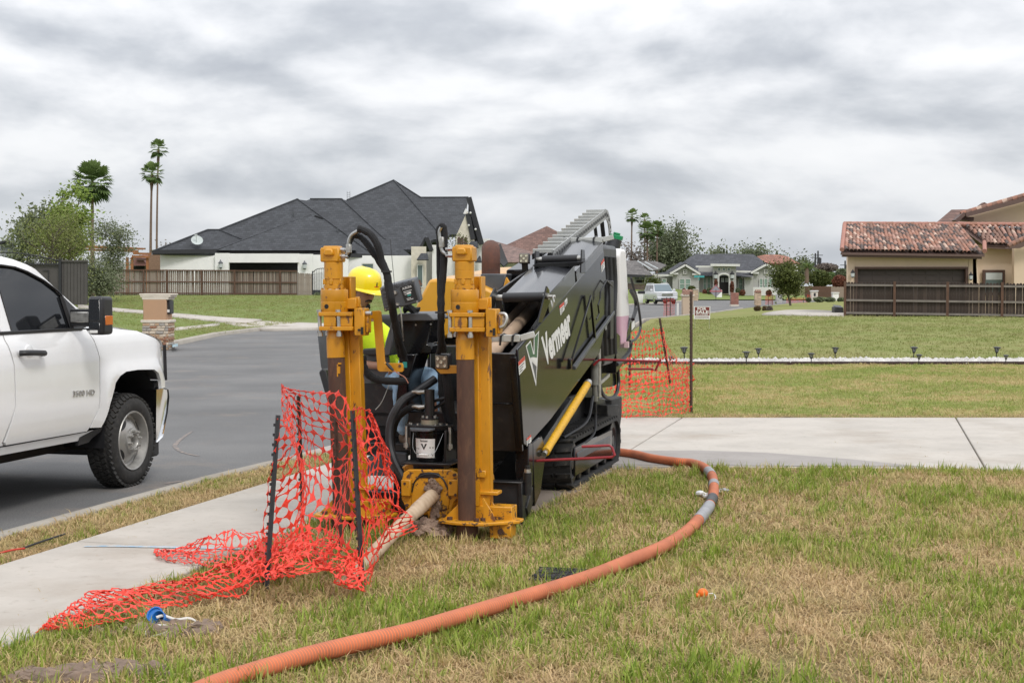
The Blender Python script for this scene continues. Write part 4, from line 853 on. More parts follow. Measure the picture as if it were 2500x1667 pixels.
 return col, pt
sL, pL = stakedown(-.497, -.034); sR, pR = stakedown(.423, -.010)
mb = MB(); c = pL(.035, -.0520, 1.15)
for k, (dx, dz, w_, h_) in enumerate(((0, 0, .02, .05), (-.012, .03, .02, .02), (-.016, -.035, .028, .022), (.008, .045, .02, .012), (-.03, .005, .016, .01))): mb.b2(c+Vector((dx-w_/2, -.003, dz-h_/2)), c+Vector((dx+w_/2, .012, dz+h_/2)))
mb.build('paint_flake', M['yellow'], sL)
L = [LYp(*c6(*p), .09) for p in ((298, 630), (415, 618), (432, 632), (468, 1105), (480, 1122), (632, 1122), (646, 1140), (646, 1195), (632, 1208), (418, 1204), (396, 1185), (358, 700), (300, 695))]
mb = MB(); mb.solid(L, (0, .014, 0)); ab = mb.build('angle_bracket', M['yellow'], mach, bevel=.002)
mb = MB(); p = LYp(*c6(610, 1150), .085); mb.cyl(p, p+Vector((0, .02, 0)), .011, n=6); mb.build('bolt', M['rust'], ab)
mb = MB(); mb.solid([LYp(*c1(*p), .22) for p in ((1112, 1345), (1150, 1325), (1300, 1325), (1300, 1395), (1160, 1398), (1140, 1380))], (0, .014, 0)); mb.build('angle_bracket', M['yellow'], mach, bevel=.002)
mb = MB(); P = [LYp(*c1(*p), .06) for p in ((690, 1305), (720, 1340), (750, 1370))]; mb.tube(P, [.010, .013, .008], 8); mb.build('connector', M['blackplastic'], mach)
mb = MB(); P = [LYp(*c1(*p), .06) for p in ((750, 1370), (800, 1400), (850, 1430), (880, 1480))]; mb.tube(bez(P, 4), .0035, 5); mb.build('wire', mat('copper_wire', (.35, .15, .1), .5), mach)
mb = MB(); a = LYp(*c1(850, 1320), .1); mb.box(a, (.03, .01, .04)); mb.build('tag', mat('teal_tag', (.01, .19, .16), .5), mach)
def hose(px, ly, r, m='hose', name='sleeved_hose', n=10, wob=.10):
 P = [LYp(*c1(x, y), yy) for (x, y), yy in zip(px, ly if isinstance(ly, (list, tuple)) else [ly]*len(px))]; Q = bez(P, 7)
 rs = [r*(1+wob*mnoise.noise((i*.55, px[0][0], 1.3))+wob*.6*mnoise.noise((i*1.7, px[0][1], 4))) for i in range(len(Q))]
 mb = MB(); mb.tube(Q, rs, n); return mb.build(name, M[m], mach)
hose([(445, 140), (490, 150), (560, 195), (615, 290), (650, 420), (690, 520), (715, 640), (735, 760), (760, 900), (790, 1050), (830, 1200), (850, 1280)], [-.02]*4+[.0]*4+[.1, .2, .35, .4], .025, wob=.22)
hose([(420, 195), (470, 215), (530, 280), (590, 370), (650, 460), (690, 540), (700, 640), (725, 770), (755, 930), (780, 1080), (810, 1240)], [.02]*4+[.03]*4+[.12, .25, .4], .022, wob=.22)
hose([(342, 360), (365, 330), (360, 260), (385, 195), (450, 152)], -.02, .013, 'steel', 'metal_pipe', wob=0); hose([(340, 390), (365, 350), (372, 260), (400, 205), (440, 185)], .0, .016, 'hose', wob=0)
mb = MB(); a = LYp(*c1(362, 310), -.02); mb.b2(a+Vector((-.017, -.016, -.03)), a+Vector((.017, .016, .03))); mb.build('fitting', M['zinc'], mach, bevel=.003)
hose([(1180, 300), (1160, 230), (1150, 150), (1175, 118), (1190, 160), (1192, 300), (1185, 500), (1165, 700), (1165, 900), (1165, 1080), (1190, 1200)], [0.02]*9+[.12, .2], .025, wob=.15)
hose([(1150, 130), (1145, 300), (1150, 600), (1160, 900), (1155, 1150), (1140, 1220)], [.05]*4+[.14, .24], .018, wob=.15)
hose([(1210, 360), (1175, 330), (1160, 260), (1150, 170), (1165, 125)], -.01, .012, 'steel', 'metal_pipe', wob=0)
mb = MB(); a = LYp(*c1(1170, 255), -.015); mb.b2(a+Vector((-.016, -.016, -.035)), a+Vector((.016, .016, .035))); mb.build('fitting', M['zinc'], mach, bevel=.003)
for q in ((690, 510, .0, .046), (765, 810, .08, .05), (1165, 865, .03, .05)):
 mb = MB(); a = LYp(*c1(q[0], q[1]), q[2]); mb.cyl(a+Vector((0, 0, -.006)), a+Vector((0, 0, .006)), q[3]-.008, n=12); mb.build('cable_tie', M['blackplastic'], mach)
hose([(482, 1240), (490, 1330), (540, 1410), (620, 1450), (740, 1462), (880, 1462)], .38, .028, wob=.15)
P2 = lambda x, y: ((c2(x, y)[0]-750)*3.564, (c2(x, y)[1]-520)*3.564)
hose([P2(*p) for p in ((905, 190), (760, 290), (690, 330), (640, 390), (590, 500), (585, 640), (615, 760), (660, 850), (690, 905))], [.5, .36, .30, .26, .24, .22, .2, .2, .2], .03, 'blackplastic', 'hydraulic_hose', wob=.03)
hose([P2(*p) for p in ((820, 400), (760, 385), (700, 410), (640, 470), (610, 560), (600, 700))], [.3, .32, .36, .4, .45, .5], .024, 'hose', wob=.1)
hose([P2(*p) for p in ((880, 350), (950, 330), (985, 320))], .35, .012, 'blackplastic', 'hydraulic_hose', wob=0)
hose([P2(*p) for p in ((880, 400), (930, 380), (985, 340))], .36, .012, 'blackplastic', 'hydraulic_hose', wob=0)
hose([P2(*p) for p in ((985, 130), (1000, 250), (1010, 380), (1030, 500), (1045, 560))], [.3, .3, .35, .4, .4], .034, 'hose', wob=.1)
hose([P2(*p) for p in ((960, 150), (965, 300), (990, 420), (1020, 520))], [.45]*4, .035, 'hose', wob=.1)
mb = MB(); mb.tube(bez([LYp(*c6(*p), .5) for p in ((510, 1330), (470, 1430), (430, 1510), (380, 1568))], 5), .0035, 5); mb.build('grey_cable', M['zinc'], mach)
def Q6(ly, *pts): return [LYp(*c6(*p), ly) for p in pts]
mb = MB(); mb.solid(Q6(.52, (598, 700), (930, 705), (925, 735), (870, 940), (920, 950), (920, 1035), (600, 1040), (640, 760)), (0, .30, 0)); co = mb.build('control_console', M['blackpaint'], mach, bevel=.01)
mb = MB(); mb.solid(Q6(.50, (585, 668), (600, 650), (870, 645), (905, 665), (940, 700), (940, 718), (610, 720), (590, 700)), (0, .34, .01)); mb.build('console_lid', M['greyplastic'], co, bevel=.012, seg=2)
mb = MB(); P = Q6(.60, (650, 605), (700, 610), (760, 605), (792, 630)); mb.tube(bez(P, 5), [.022+.010*math.sin(i*1.1) for i in range(16)], 10); a = LYp(*c6(745, 630), .6); mb.cyl(a+Vector((0, 0, -.04)), a, .016, n=10); mb.build('joystick', M['hose'], co)
for x, y in ((765, 757), (908, 750)): mb = MB(); p = LYp(*c6(x, y), .515); mb.cyl(p, p+Vector((0, .012, 0)), .007, n=8); mb.build('bolt', M['steel'], co)
mb = MB(); mb.solid(Q6(.50, (535, 710), (545, 900), (520, 1050), (455, 1050), (470, 930)), (0, .25, 0)); mb.build('console_side', M['greyplastic'], co, bevel=.008)
mb = MB(); mb.solid(Q6(.45, (600, 1035), (770, 1035), (690, 1290), (690, 1568), (560, 1568), (600, 1250)), (0, .3, 0)); mb.build('console_column', M['blackpaint'], mach, bevel=.01)
mb = MB(); mb.solid(Q6(.8, (255, 985), (520, 975), (520, 1040), (480, 1055), (255, 1045)), (0, .12, 0)); mb.build('armrest', M['blackplastic'], mach, bevel=.012, seg=2)
mb = MB(); mb.solid(Q6(.86, (255, 1045), (500, 1045), (540, 1300), (255, 1305)), (0, .03, 0)); mb.build('leg_shield', mat('dark_grey_panel', (.085, .088, .095), .4, var=.1), mach, bevel=.006)
mb = MB(); mb.solid(Q6(.95, (240, 1300), (620, 1310), (620, 1640), (240, 1640)), (0, .25, 0)); mb.build('station_base', M['blackmetal'], mach, bevel=.01)
mb = MB(); mb.solid([LYp(*c1(*p), 1.35) for p in ((78, 1010), (200, 1000), (230, 1568), (180, 1568), (110, 1330))], (0, .35, 0)); mb.build('seat_shell', M['greyplastic'], mach, bevel=.02, seg=2)
mb = MB(); mb.solid([LYp(*c1(*p), .9) for p in ((98, 1385), (130, 1350), (165, 1370), (260, 1760), (215, 1780))], (0, .1, 0)); mb.build('step_plate', M['blackplastic'], mach, bevel=.008)
mb = MB(); mb.b2((-.92, 1.2, .86), (-.48, 1.65, .98)); mb.b2((-.92, 1.62, .95), (-.48, 1.74, 1.5)); mb.build('seat', M['blackplastic'], mach, bevel=.04, seg=3)
mb = MB(); mb.b2((-.88, .72, .50), (-.12, 1.25, .56)); mb.b2((-.9, 1.2, .4), (-.45, 1.7, .86)); mb.build('foot_platform', M['blackmetal'], mach, bevel=.006)
q = [LYp(*c2(*p), .95) for p in ((400, 430), (520, 420), (720, 440), (720, 520), (400, 530))]; mb = MB(); mb.solid(q, (0, .3, 0)); mb.b2((-.30, .5, .22), (-.05, .9, .40)); mb.build('platform_beam', M['blackmetal'], mach, bevel=.006)
q = [LYp(*c2(*p), .7) for p in ((415, 760), (560, 705), (700, 720), (700, 860), (610, 880), (415, 872))]; mb = MB(); mb.solid(q, (0, .06, .02)); mb.build('tread_plate', M['greyplastic'], mach, bevel=.004)
D = Q6(.42, (415, 405), (755, 315), (808, 540), (462, 635)); mb = MB(); mb.solid(D, (.0, .07, .02)); di = mb.build('display', M['greyplastic'], mach, bevel=.01, seg=2)
u, v = D[1]-D[0], D[3]-D[0]; nn = u.cross(v).normalized(); nn = nn if nn.y < 0 else -nn
def dp(a, b, h=0): return D[0]+u*a+v*b+nn*h
mb = MB(); mb.solid([dp(.56, .2, .001), dp(.93, .18, .001), dp(.97, .84, .001), dp(.62, .86, .001)], nn*.002); mb.build('label_plate', M['black_print'], di)
mb = MB(); lettering(mb, 'AURORA', dp(.62, .32, .004), dp(.88, .305, .004), dp(.616, .225, .004), .01)
for k in range(7):
 b = .4+k*.06; mb.solid([dp(.63+.01*k, b, .0035), dp(.86-.03*(k % 3), b-.005, .0035), dp(.86-.03*(k % 3), b+.018, .0035), dp(.63+.01*k, b+.02, .0035)], nn*.0004) if k not in (3, 4) else None
mb.build('lettering', M['white_decal'], di, smooth=0, fix=False)
mb = MB(); mb.solid([dp(.72, .56, .004), dp(.82, .555, .004), dp(.82, .62, .004), dp(.72, .625, .004)], nn*.0004); mb.build('label_patch', mat('teal_print', (.03, .28, .24), .5), di)
mb = MB(); mb.solid([dp(.72, .49, .004), dp(.83, .485, .004), dp(.83, .54, .004), dp(.72, .545, .004)], nn*.0004); mb.build('label_patch', M['white_decal'], di)
for k in range(5): mb = MB(); a = dp(.15+.17*k, .02, .004); b = dp(.18+.17*k, .14, .004); mb.bar(a, b, .008, .012); mb.build('rib', M['greyplastic'], di)
for k in range(5): mb = MB(); a = dp(.10, .25+.14*k, .004); b = dp(.17, .24+.14*k, .004); mb.bar(a, b, .012, .010); mb.build('rib', M['greyplastic'], di)
for a, b in ((.05, .08), (.95, .07), (.95, .93), (.06, .92)): mb = MB(); p = dp(a, b); mb.cyl(p, p+nn*.008, .008, n=8); mb.build('screw', M['steel'], di)
for a, b in ((.42, .35), (.42, .86)): mb = MB(); p = dp(a, b); mb.cyl(p, p+nn*.03, .014, n=10); mb.build('socket', M['zinc'], di)
mb = MB(); a = dp(.42, .35, .02); mb.tube([a, a+Vector((0, 0, .03)), LYp(*c4(0, 0), .42)*0+LYp(820+612/4.6125, 420+760/4.6125, .42)], .0022, 5); mb.build('aerial', M['black_print'], di)
mb = MB(); a = dp(.42, .86, .03); mb.tube(bez([a, a+Vector((.03, -.01, -.03)), a+Vector((.04, 0, -.15)), a+Vector((.03, .05, -.26))], 5), .005, 6); mb.build('cable', M['zinc'], di)
mb = MB(); a = dp(.55, 1.0, -.03); mb.bar(a+Vector((0, .03, .03)), Vector((-.14, .62, 1.5)), .03, .03); mb.build('display_arm', M['blackmetal'], di)
PBX, PBY = .052, .30
mb = MB(); mb.prism([(-.18, -.02), (-.10, -.10), (.06, -.115), (.18, -.02), (.185, .01), (.10, .10), (-.06, .11)], (PBX, PBY, .742), (1, 0, 0), (0, 1, 0), (0, 0, .012)); gp = mb.build('grease_plate', M['blackmetal'], mach, bevel=.002)
mb = MB(); mb.solid([(PBX-.115, PBY-.10, .725), (PBX-.09, PBY-.145, .715), (PBX+.045, PBY-.145, .715), (PBX+.075, PBY-.10, .725)], (0, 0, .014)); mb.build('plate_lip', M['greyplastic'], gp, bevel=.002)
mb = MB(); mb.lathe([(.0, 0), (.062, 0), (.062, .036), (.0, .036)], 24, (PBX, PBY, .752)); mb.build('pump_ring', mat('brass_ring', (.33, .30, .22), .45, .5, var=.2), gp)
mb = MB(); mb.cyl((PBX, PBY, .788), (PBX, PBY, .80), .064, n=20); mb.cyl((PBX, PBY, .8), (PBX, PBY, 1.0), .036, n=18); mb.build('pump', M['blackmetal'], gp)
for k in range(5): a = k*1.256-.4; mb = MB(); mb.cyl((PBX+.048*math.cos(a), PBY+.048*math.sin(a), .8), (PBX+.048*math.cos(a), PBY+.048*math.sin(a), .815), .010, n=6); mb.build('bolt', M['zinc'], gp)
for a in ((-.14, -.03), (-.12, -.05), (.14, -.04), (.1, -.06), (.07, -.085), (-.06, -.09)): mb = MB(); mb.cyl((PBX+a[0], PBY+a[1], .754), (PBX+a[0], PBY+a[1], .765), .007, n=6); mb.build('bolt', M['zinc'], gp)
for z, x in ((.985, -1), (.88, -1)):
 mb = MB(); mb.tube([(PBX-.03, PBY-.02, z), (PBX-.07, PBY-.02, z-.005), (PBX-.10, PBY-.02, z), (PBX-.125, PBY-.01, z-.004)], [.013, .016, .012, .010], 8); mb.build('fitting', M['zinc'], gp)
mb = MB(); mb.b2((PBX-.17, PBY-.14, .478), (PBX+.2, PBY+.15, .494)); mb.b2((PBX+.14, PBY-.1, .49), (PBX+.152, PBY+.14, .72)); mb.b2((PBX-.15, PBY-.0, .49), (PBX-.138, PBY+.14, .72)); mb.b2((PBX-.11, PBY-.05, .43), (PBX+.12, PBY+.1, .48)); mb.build('bucket_cradle', M['blackmetal'], mach, bevel=.004)
for x, y in ((-.155, -.06), (.165, -.05)): mb = MB(); mb.cyl((PBX+x, PBY+y, .74), (PBX+x, PBY+y, .58), .010, n=8); mb.cyl((PBX+x, PBY+y, .62), (PBX+x, PBY+y, .59), .02, n=8); mb.build('clamp_rod', M['zinc'], gp)
bk = thing('grease_bucket', 'black grease bucket with white label clamped under the pump plate above the vise', 'bucket', ML(PBX, PBY, .495), -MYAW)
mb = MB(); mb.lathe([(0, .002), (.094, .002), (.098, .01), (.108, .19), (.114, .192), (.114, .205), (.108, .207), (.109, .22), (.0, .22)], 32); mb.build('body', M['blackpaint'], bk)
mb = MB(); n = 14; vs = []
for i in range(n+1):
 a = -math.pi/2-.75+1.5*i/n-.08
 for z in (.03, .165): r = .0985+.0105*(z-.01)/.18; vs.append((math.cos(a)*r*1.012, math.sin(a)*r*1.012, z))
mb.add(vs, [(2*i, 2*i+2, 2*i+3, 2*i+1) for i in range(n)]); mb.build('label', M['white_decal'], bk)
def onb(x, z, e=1.02): a = -math.pi/2-.08+x/.105; r = (.0985+.0105*(z-.01)/.18)*e; return Vector((math.cos(a)*r, math.sin(a)*r, z))
mb = MB(); vs, fs = text_geo('Vermeer', .02); mb.add([onb(-.03+.06*x, .143+.016*y) for x, y in vs], fs)
mb.add([onb(*p) for p in ((-.024, .13), (-.010, .13), (.0, .105), (.010, .13), (.024, .13), (.0, .085))], [(0, 1, 2, 5), (2, 3, 4, 5)])
for x, z, w_ in ((-.07, .055, .03), (-.03, .055, .04), (.02, .055, .04), (-.07, .045, .05), (.02, .045, .045), (-.07, .09, .03), (.04, .1, .03)): mb.add([onb(x, z), onb(x+w_, z), onb(x+w_, z+.006), onb(x, z+.006)], [(0, 1, 2, 3)])
mb.build('lettering', M['black_print'], bk, smooth=0, fix=False)
mb = MB(); mb.tube(bez([(-.115, -.02, .20), (-.10, -.075, .10), (-.05, -.118, .055), (.02, -.125, .055), (.07, -.10, .07), (.112, -.03, .20)], 6), .0022, 5); mb.build('handle', M['steel'], bk)
mb = MB(); mb.cyl((-.035, -.128, .055), (.03, -.128, .055), .007, n=8); mb.build('grip', M['white_decal'], bk)
for k, (x0, lab) in enumerate(((.315, 'muddy drill rod lying in the rod box, farther of the two'), (.435, 'muddy drill rod lying in the rod box, next to the black feed tube'))):
 mb = MB(); mb.tube([BP(x0, .02, -.09), BP(x0, .13, -.09), BP(x0, .135, -.09), BP(x0, .33, -.09), BP(x0, .34, -.09), BP(x0, 2.9, -.09)], [.05, .05, .053, .053, .047, .047], 18)
 o = mb.build('drill_rod', M['rod']); o.location = M0; o.rotation_euler = (0, 0, -MYAW); tag(o, lab, 'drill rod', 'drill rods in the rod box')
mb = MB(); a = Vector((.125, .34, .30)); b = Vector((.14, -1.62, -.045)); q = []; rs = []
for k in range(41): q.append(a+(b-a)*k/40+Vector((0, 0, .02*math.sin(math.pi*k/40)))); rs.append(.0505 if k < 12 else .0455)
mb.tube(q, rs, 24)
def rodmat():
 m = bpy.data.materials.new('rod_in_ground'); m.use_nodes = True; t = m.node_tree; p = t.nodes['Principled BSDF']; p.inputs['Roughness'].default_value = .7
 tc = N(t, 'ShaderNodeTexCoord'); wv = N(t, 'ShaderNodeTexWave', wave_type='BANDS', bands_direction='DIAGONAL', i_Scale=9.0, i_Distortion=3.0); lk(t, tc.outputs['Object'], wv.inputs['Vector'])
 nz = N(t, 'ShaderNodeTexNoise', i_Scale=8.0, i_Detail=5.0); lk(t, tc.outputs['Object'], nz.inputs['Vector'])
 c = ramp(t, math_node(t, 'ADD', math_node(t, 'MULTIPLY', wv.outputs['Fac'], .10), math_node(t, 'MULTIPLY', nz.outputs[0], .9)), [(.28, (.30, .21, .14)), (.45, (.46, .345, .235)), (.7, (.54, .42, .30))]); lk(t, c, p.inputs['Base Color']); return m
o = mb.build('drill_rod', rodmat()); o.location = M0; o.rotation_euler = (0, 0, -MYAW); tag(o, 'thick muddy drill rod slanting from the vise into the lawn', 'drill rod')
mb = MB()
for i in range(110):
 a = rnd.uniform(0, 6.28); r = abs(rnd.gauss(0, .5)); x = .13+math.cos(a)*r*.24; y = .02+math.sin(a)*r*.14; z = max(0, .13*(1-((x-.13)/.24)**2-((y-.02)/.16)**2))
 lump(mb, (x, y, z*.6), rnd.uniform(.02, .045), (1, 1, rnd.uniform(.6, 1.0)), i, amp=.8)
o = mb.build('mud_pile', mat('wet_spoil', (.30, .21, .155), .75, var=.25, vscale=12, bump=.9, bscale=30)); o.location = M0; o.rotation_euler = (0, 0, -MYAW); tag(o, 'lumpy pile of pale mud on the ground under the vise', 'mud pile')
# white pickup
T0 = Vector((-3.528, 12.79, -.10)); TY = R(14)
def TXp(px, py, lx):
 d = ray(px, py); c, s = math.cos(TY), math.sin(TY)
 t = (lx+T0.x*c-T0.y*s)/(d.x*c-d.y*s); p = d*t
 return Vector((lx, (p.x-T0.x)*s+(p.y-T0.y)*c, CH+p.z-T0.z))
def TYp(px, py, ly):
 d = ray(px, py); c, s = math.cos(TY), math.sin(TY)
 t = (ly+T0.x*s+T0.y*c)/(d.x*s+d.y*c); p = d*t
 return Vector(((p.x-T0.x)*c-(p.y-T0.y)*s, ly, CH+p.z-T0.z))
def ct(x, y): return x/2.3065, 580+y/2.3065
tk = thing('pickup_truck', 'white crew cab pickup truck parked at the kerb, cut off by the left edge', 'pickup truck', T0, -TY)
ZO = .02      # measured heights were taken from a road 2 cm higher
def side_x(y, z):
 if z <= 1.46: x = interp(z, [(.5, -.055), (.62, -.02), (.80, .0), (1.0, .0), (1.02, .002), (1.22, -.006), (1.34, -.02), (1.40, -.045), (1.46, -.075)])
 else: x = -.075-(z-1.46)*.27-max(0, z-2.0)*.9
 if y > -.6 and z < 1.44:                                     # flared wing round the wheel arch
  ex = max(0, abs(y-.28)-.30); ez = max(0, z-.80); dd = math.hypot(ex, ez)
  x += .035*math.exp(-((dd-.25)/.09)**2) if dd > .2 else .03
  if y > .55: x -= .35*max(0, y-.55)**2
 return x
def skin(name, poly, m, off=0.0, step=.05, side=0, parent=None, fx=side_x, thick=.0):
 P = [Vector((a, b)) for a, b in poly]; B = []
 for a, b in zip(P, P[1:]+P[:1]):
  k = max(1, int((b-a).length/step)); B += [a+(b-a)*i/k for i in range(k)]
 pts = list(B); n = len(B)
 def inside(x, y):
  c = False; j = n-1
  for i in range(n):
   if (B[i].y > y) != (B[j].y > y) and x < (B[j].x-B[i].x)*(y-B[i].y)/(B[j].y-B[i].y)+B[i].x: c = not c
   j = i
  return c and min((Vector((x, y))-b).length for b in B) > step*.4
 y = min(b.y for b in B)
 while y < max(b.y for b in B):
  x = min(b.x for b in B)
  while x < max(b.x for b in B):
   if inside(x, y): pts.append(Vector((x, y)))
   x += step
  y += step
 v, e, f, *_ = delaunay_2d_cdt(pts, [(i, (i+1) % n) for i in range(n)], [list(range(n))], 1, 1e-5)
 objs = []
 for sd in (1, -1):
  mb = MB(); vs = [(fx(p.x, p.y)+off if sd > 0 else -2.05-fx(p.x, p.y)-off, p.x, p.y) for p in v]
  mb.add(vs, [tuple(q) for q in f])
  idx = {(round(p.x, 4), round(p.y, 4)): i for i, p in enumerate(v)}
  ring = [idx.get((round(b.x, 4), round(b.y, 4))) for b in B]
  ring = [i for i in ring if i is not None]; b0 = len(mb.v)
  inn = [(mb.v[i][0]-.03*sd, mb.v[i][1], mb.v[i][2]) for i in ring]; mb.v += inn; kk = len(ring)
  for i in range(kk): mb.f.append((ring[i], ring[(i+1) % kk], b0+(i+1) % kk, b0+i)); mb.m.append(0)
  objs.append(mb.build(name, m, parent or tk, smooth=28))
 return objs
W = M['truck']
fd = skin('front_door', [(-1.675, 1.455), (-1.682, 1.41), (-1.625, 1.21), (-1.625, .88), (-1.745, .61), (-1.72, .585), (-.52, .575), (-.49, .61), (-.385, .76), (-.350, 1.2), (-.405, 1.36), (-.45, 1.455)], W)
rd = skin('rear_door', [(-3.0, 1.455), (-3.02, 1.1), (-2.9, .80), (-2.72, .585), (-1.76, .585), (-1.785, .61), (-1.640, .88), (-1.640, 1.21), (-1.698, 1.41), (-1.69, 1.455)], W)
skin('wing', [(-.43, 1.44), (-.393, 1.36), (-.337, 1.2), (-.372, .76), (-.475, .60), (-.33, .59), (-.25, .75), (-.18, .88), (-.13, .97), (-.06, 1.03), (.04, 1.06), (.26, 1.065), (.56, 1.05), (.66, 1.01), (.71, .95), (.735, .86), (.82, .86), (.85, 1.0), (.845, 1.25), (.80, 1.31), (.4, 1.415), (-.17, 1.465)], W, step=.045)
skin('sill', [(-3.0, .575), (-.50, .565), (-.36, .575), (-.42, .53), (-.62, .50), (-3.0, .515)], W, off=-.012)
skin('lower_trim', [(-.60, .53), (-.36, .58), (-.30, .60), (-.32, .55), (-.45, .47), (-.62, .46)], M['blackplastic'], off=-.006, step=.04)
fr = [(-.49, 1.635), (-.58, 1.685), (-.73, 1.785), (-.90, 1.90), (-1.0, 1.97), (-1.1, 2.01), (-1.22, 2.05), (-1.36, 2.075), (-1.9, 2.09), (-2.6, 2.09), (-2.95, 2.05), (-3.1, 1.9), (-3.14, 1.47)]
skin('cab_frame', [(-.44, 1.47), (-.45, 1.56)]+fr+[(-3.02, 1.47), (-2.98, 1.85), (-2.85, 1.95), (-2.5, 1.975), (-1.9, 1.98), (-1.75, 1.84), (-1.70, 1.47), (-1.555, 1.47), (-1.58, 1.85), (-1.62, 1.99), (-1.48, 2.0), (-1.29, 1.985), (-1.13, 1.95), (-.91, 1.875), (-.75, 1.79), (-.70, 1.75), (-.69, 1.6), (-.66, 1.47)], W, off=.004, step=.05)
skin('window', [(-1.56, 1.47), (-1.59, 1.85), (-1.63, 2.0), (-1.48, 2.01), (-1.29, 1.995), (-1.13, 1.96), (-.91, 1.885), (-.75, 1.80), (-.69, 1.75), (-.68, 1.6), (-.65, 1.47)], M['glassdark'], off=-.012, step=.08, parent=None)
skin('window', [(-3.0, 1.47), (-2.96, 1.86), (-2.84, 1.96), (-2.5, 1.985), (-1.9, 1.985), (-1.84, 1.84), (-1.71, 1.47)], M['glassdark'], off=-.012, step=.1)
skin('quarter_trim', [(-.655, 1.47), (-.69, 1.6), (-.70, 1.745), (-.67, 1.73), (-.52, 1.62), (-.46, 1.57), (-.45, 1.47)], M['blackplastic'], off=.007, step=.06)
for sx in (1, -1):
 X = lambda x: x if sx > 0 else -2.05-x
 mb = MB(); mb.bar((X(-.075), -3.0, 1.462), (X(-.075), -.52, 1.462), .03, .028); mb.build('belt_moulding', M['blackplastic'], tk, bevel=.005)
 mb = MB(); mb.bar((X(side_x(0, 1.47)+.004), -.67, 1.47), (X(side_x(0, 1.74)+.004), -.71, 1.745), .02, .03); mb.build('window_bar', M['blackplastic'], tk)
 mb = MB(); tr_ = [(-1.56, 1.478), (-1.585, 1.85), (-1.62, 1.99), (-1.48, 2.0), (-1.29, 1.985), (-1.13, 1.95), (-.91, 1.875), (-.75, 1.79), (-.70, 1.75)]; mb.tube([(X(side_x(a, b)+.004), a, b) for a, b in tr_], .009, 6); mb.build('window_seal', M['blackplastic'], tk)
def across(name, prof, m, x0=-.08, crown=.05, n=10, thick=.02):
 """surface swept from one side of the truck to the other: prof gives (ly, z, inset)"""
 mb = MB(); vs = []
 for (y, z, ins) in prof:
  for k in range(n+1):
   u = k/n; xa = side_x(-9, z)-ins; xb = -2.05-xa; c = 1-(2*u-1)**2
   vs.append((xa+(xb-xa)*u, y+ (crown*1.2*c if name in ('windscreen',) else 0), z+crown*c*(1 if name != 'windscreen' else .2)))
 m1 = n+1
 mb.add(vs, [(i*m1+k, i*m1+k+1, (i+1)*m1+k+1, (i+1)*m1+k) for i in range(len(prof)-1) for k in range(n)]); return mb.build(name, m, tk, smooth=40)
across('bonnet', [(-.46, 1.465, 0), (-.17, 1.465, 0), (.1, 1.445, 0), (.4, 1.415, .0), (.62, 1.37, 0), (.80, 1.312, .0), (.845, 1.25, .01)], W, crown=.085)
across('windscreen', [(-.42, 1.56, .0), (-.58, 1.685, .0), (-.90, 1.90, .0), (-1.1, 2.01, .0)], M['glassdark'], crown=.05)
across('roof', [(-1.08, 2.0, .0), (-1.22, 2.05, 0), (-1.36, 2.075, 0), (-1.9, 2.09, 0), (-2.6, 2.09, 0), (-2.95, 2.05, 0), (-3.1, 1.9, 0), (-3.14, 1.47, 0)], W, crown=.03)
mb = MB(); mb.b2((-.10, -.66, 1.42), (-1.95, -.44, 1.47)); mb.build('cowl', M['blackplastic'], tk)
mb = MB(); mb.b2((-.09, -3.1, .56), (-1.96, -.46, 1.44)); mb.b2((-.12, -.5, .9), (-1.93, -.3, 1.35)); mb.b2((-.35, -.3, .9), (-1.7, .80, 1.33)); mb.build('inner_body', M['blackmetal'], tk)
mb = MB(); mb.b2((-.45, -5.4, .36), (-.58, .7, .52)); mb.b2((-1.47, -5.4, .36), (-1.6, .7, .52)); mb.b2((-.25, -2.9, .36), (-.8, -1.6, .52)); mb.b2((-.6, -2.0, .38), (-1.4, -.6, .5)); mb.b2((-.3, -.1, .36), (-1.75, .12, .47)); mb.build('underbody', mat('dirty_underbody', (.03, .024, .02), .9, var=.4), tk)
for sx in (1, -1):
 mb = MB(); n = 14; vs = []
 for k in range(n+1):
  a = -.12+(math.pi+.24)*k/n
  for x in (-.012, -.42): vs.append((x if sx > 0 else -2.05-x, .26-math.cos(a)*.53, .47+math.sin(a)*.60))
 mb.add(vs, [(2*k, 2*k+1, 2*k+3, 2*k+2) for k in range(n)]); mb.build('arch_liner', M['blackplastic'], tk)
def bump(y, z): return y, z
mb = MB(); secs = [(.015, .0), (.03, .03), (-.05, .07), (-.35, .12), (-1.025, .15), (-1.70, .12), (-2.0, .07), (-2.08, .03), (-2.065, 0)]
prof = [(.64, .855), (.74, .865), (.82, .84), (.835, .76), (.80, .62), (.70, .40), (.62, .36)]; vs = []
for x, dy in secs: vs += [(x, y+dy*(y > .66), z) for y, z in prof]
k = len(prof); mb.add(vs, [(i*k+j, i*k+j+1, (i+1)*k+j+1, (i+1)*k+j) for i in range(len(secs)-1) for j in range(k-1)]+[tuple(range(k)), tuple((len(secs)-1)*k+j for j in reversed(range(k)))]); mb.build('bumper', M['chrome'], tk, smooth=50)
mb = MB(); mb.b2((.0, .56, .22), (-2.05, .72, .40)); mb.build('air_dam', M['blackplastic'], tk, bevel=.02)
mb = MB(); mb.b2((-.42, .78, .92), (-1.63, .90, 1.24)); mb.b2((-.05, .74, .86), (-2.0, .84, .93)); mb.build('grille', M['blackplastic'], tk, bevel=.01)
for x in (-.01, -1.64):
 mb = MB(); mb.solid([(x-.02, .80, .93), (x-.02, .845, 1.0), (x-.02, .835, 1.245), (x-.02, .79, 1.28)], (-.38, .05, 0)); mb.build('headlight', mat('headlamp', (.25, .25, .26), .08, coat=1), tk, bevel=.008)
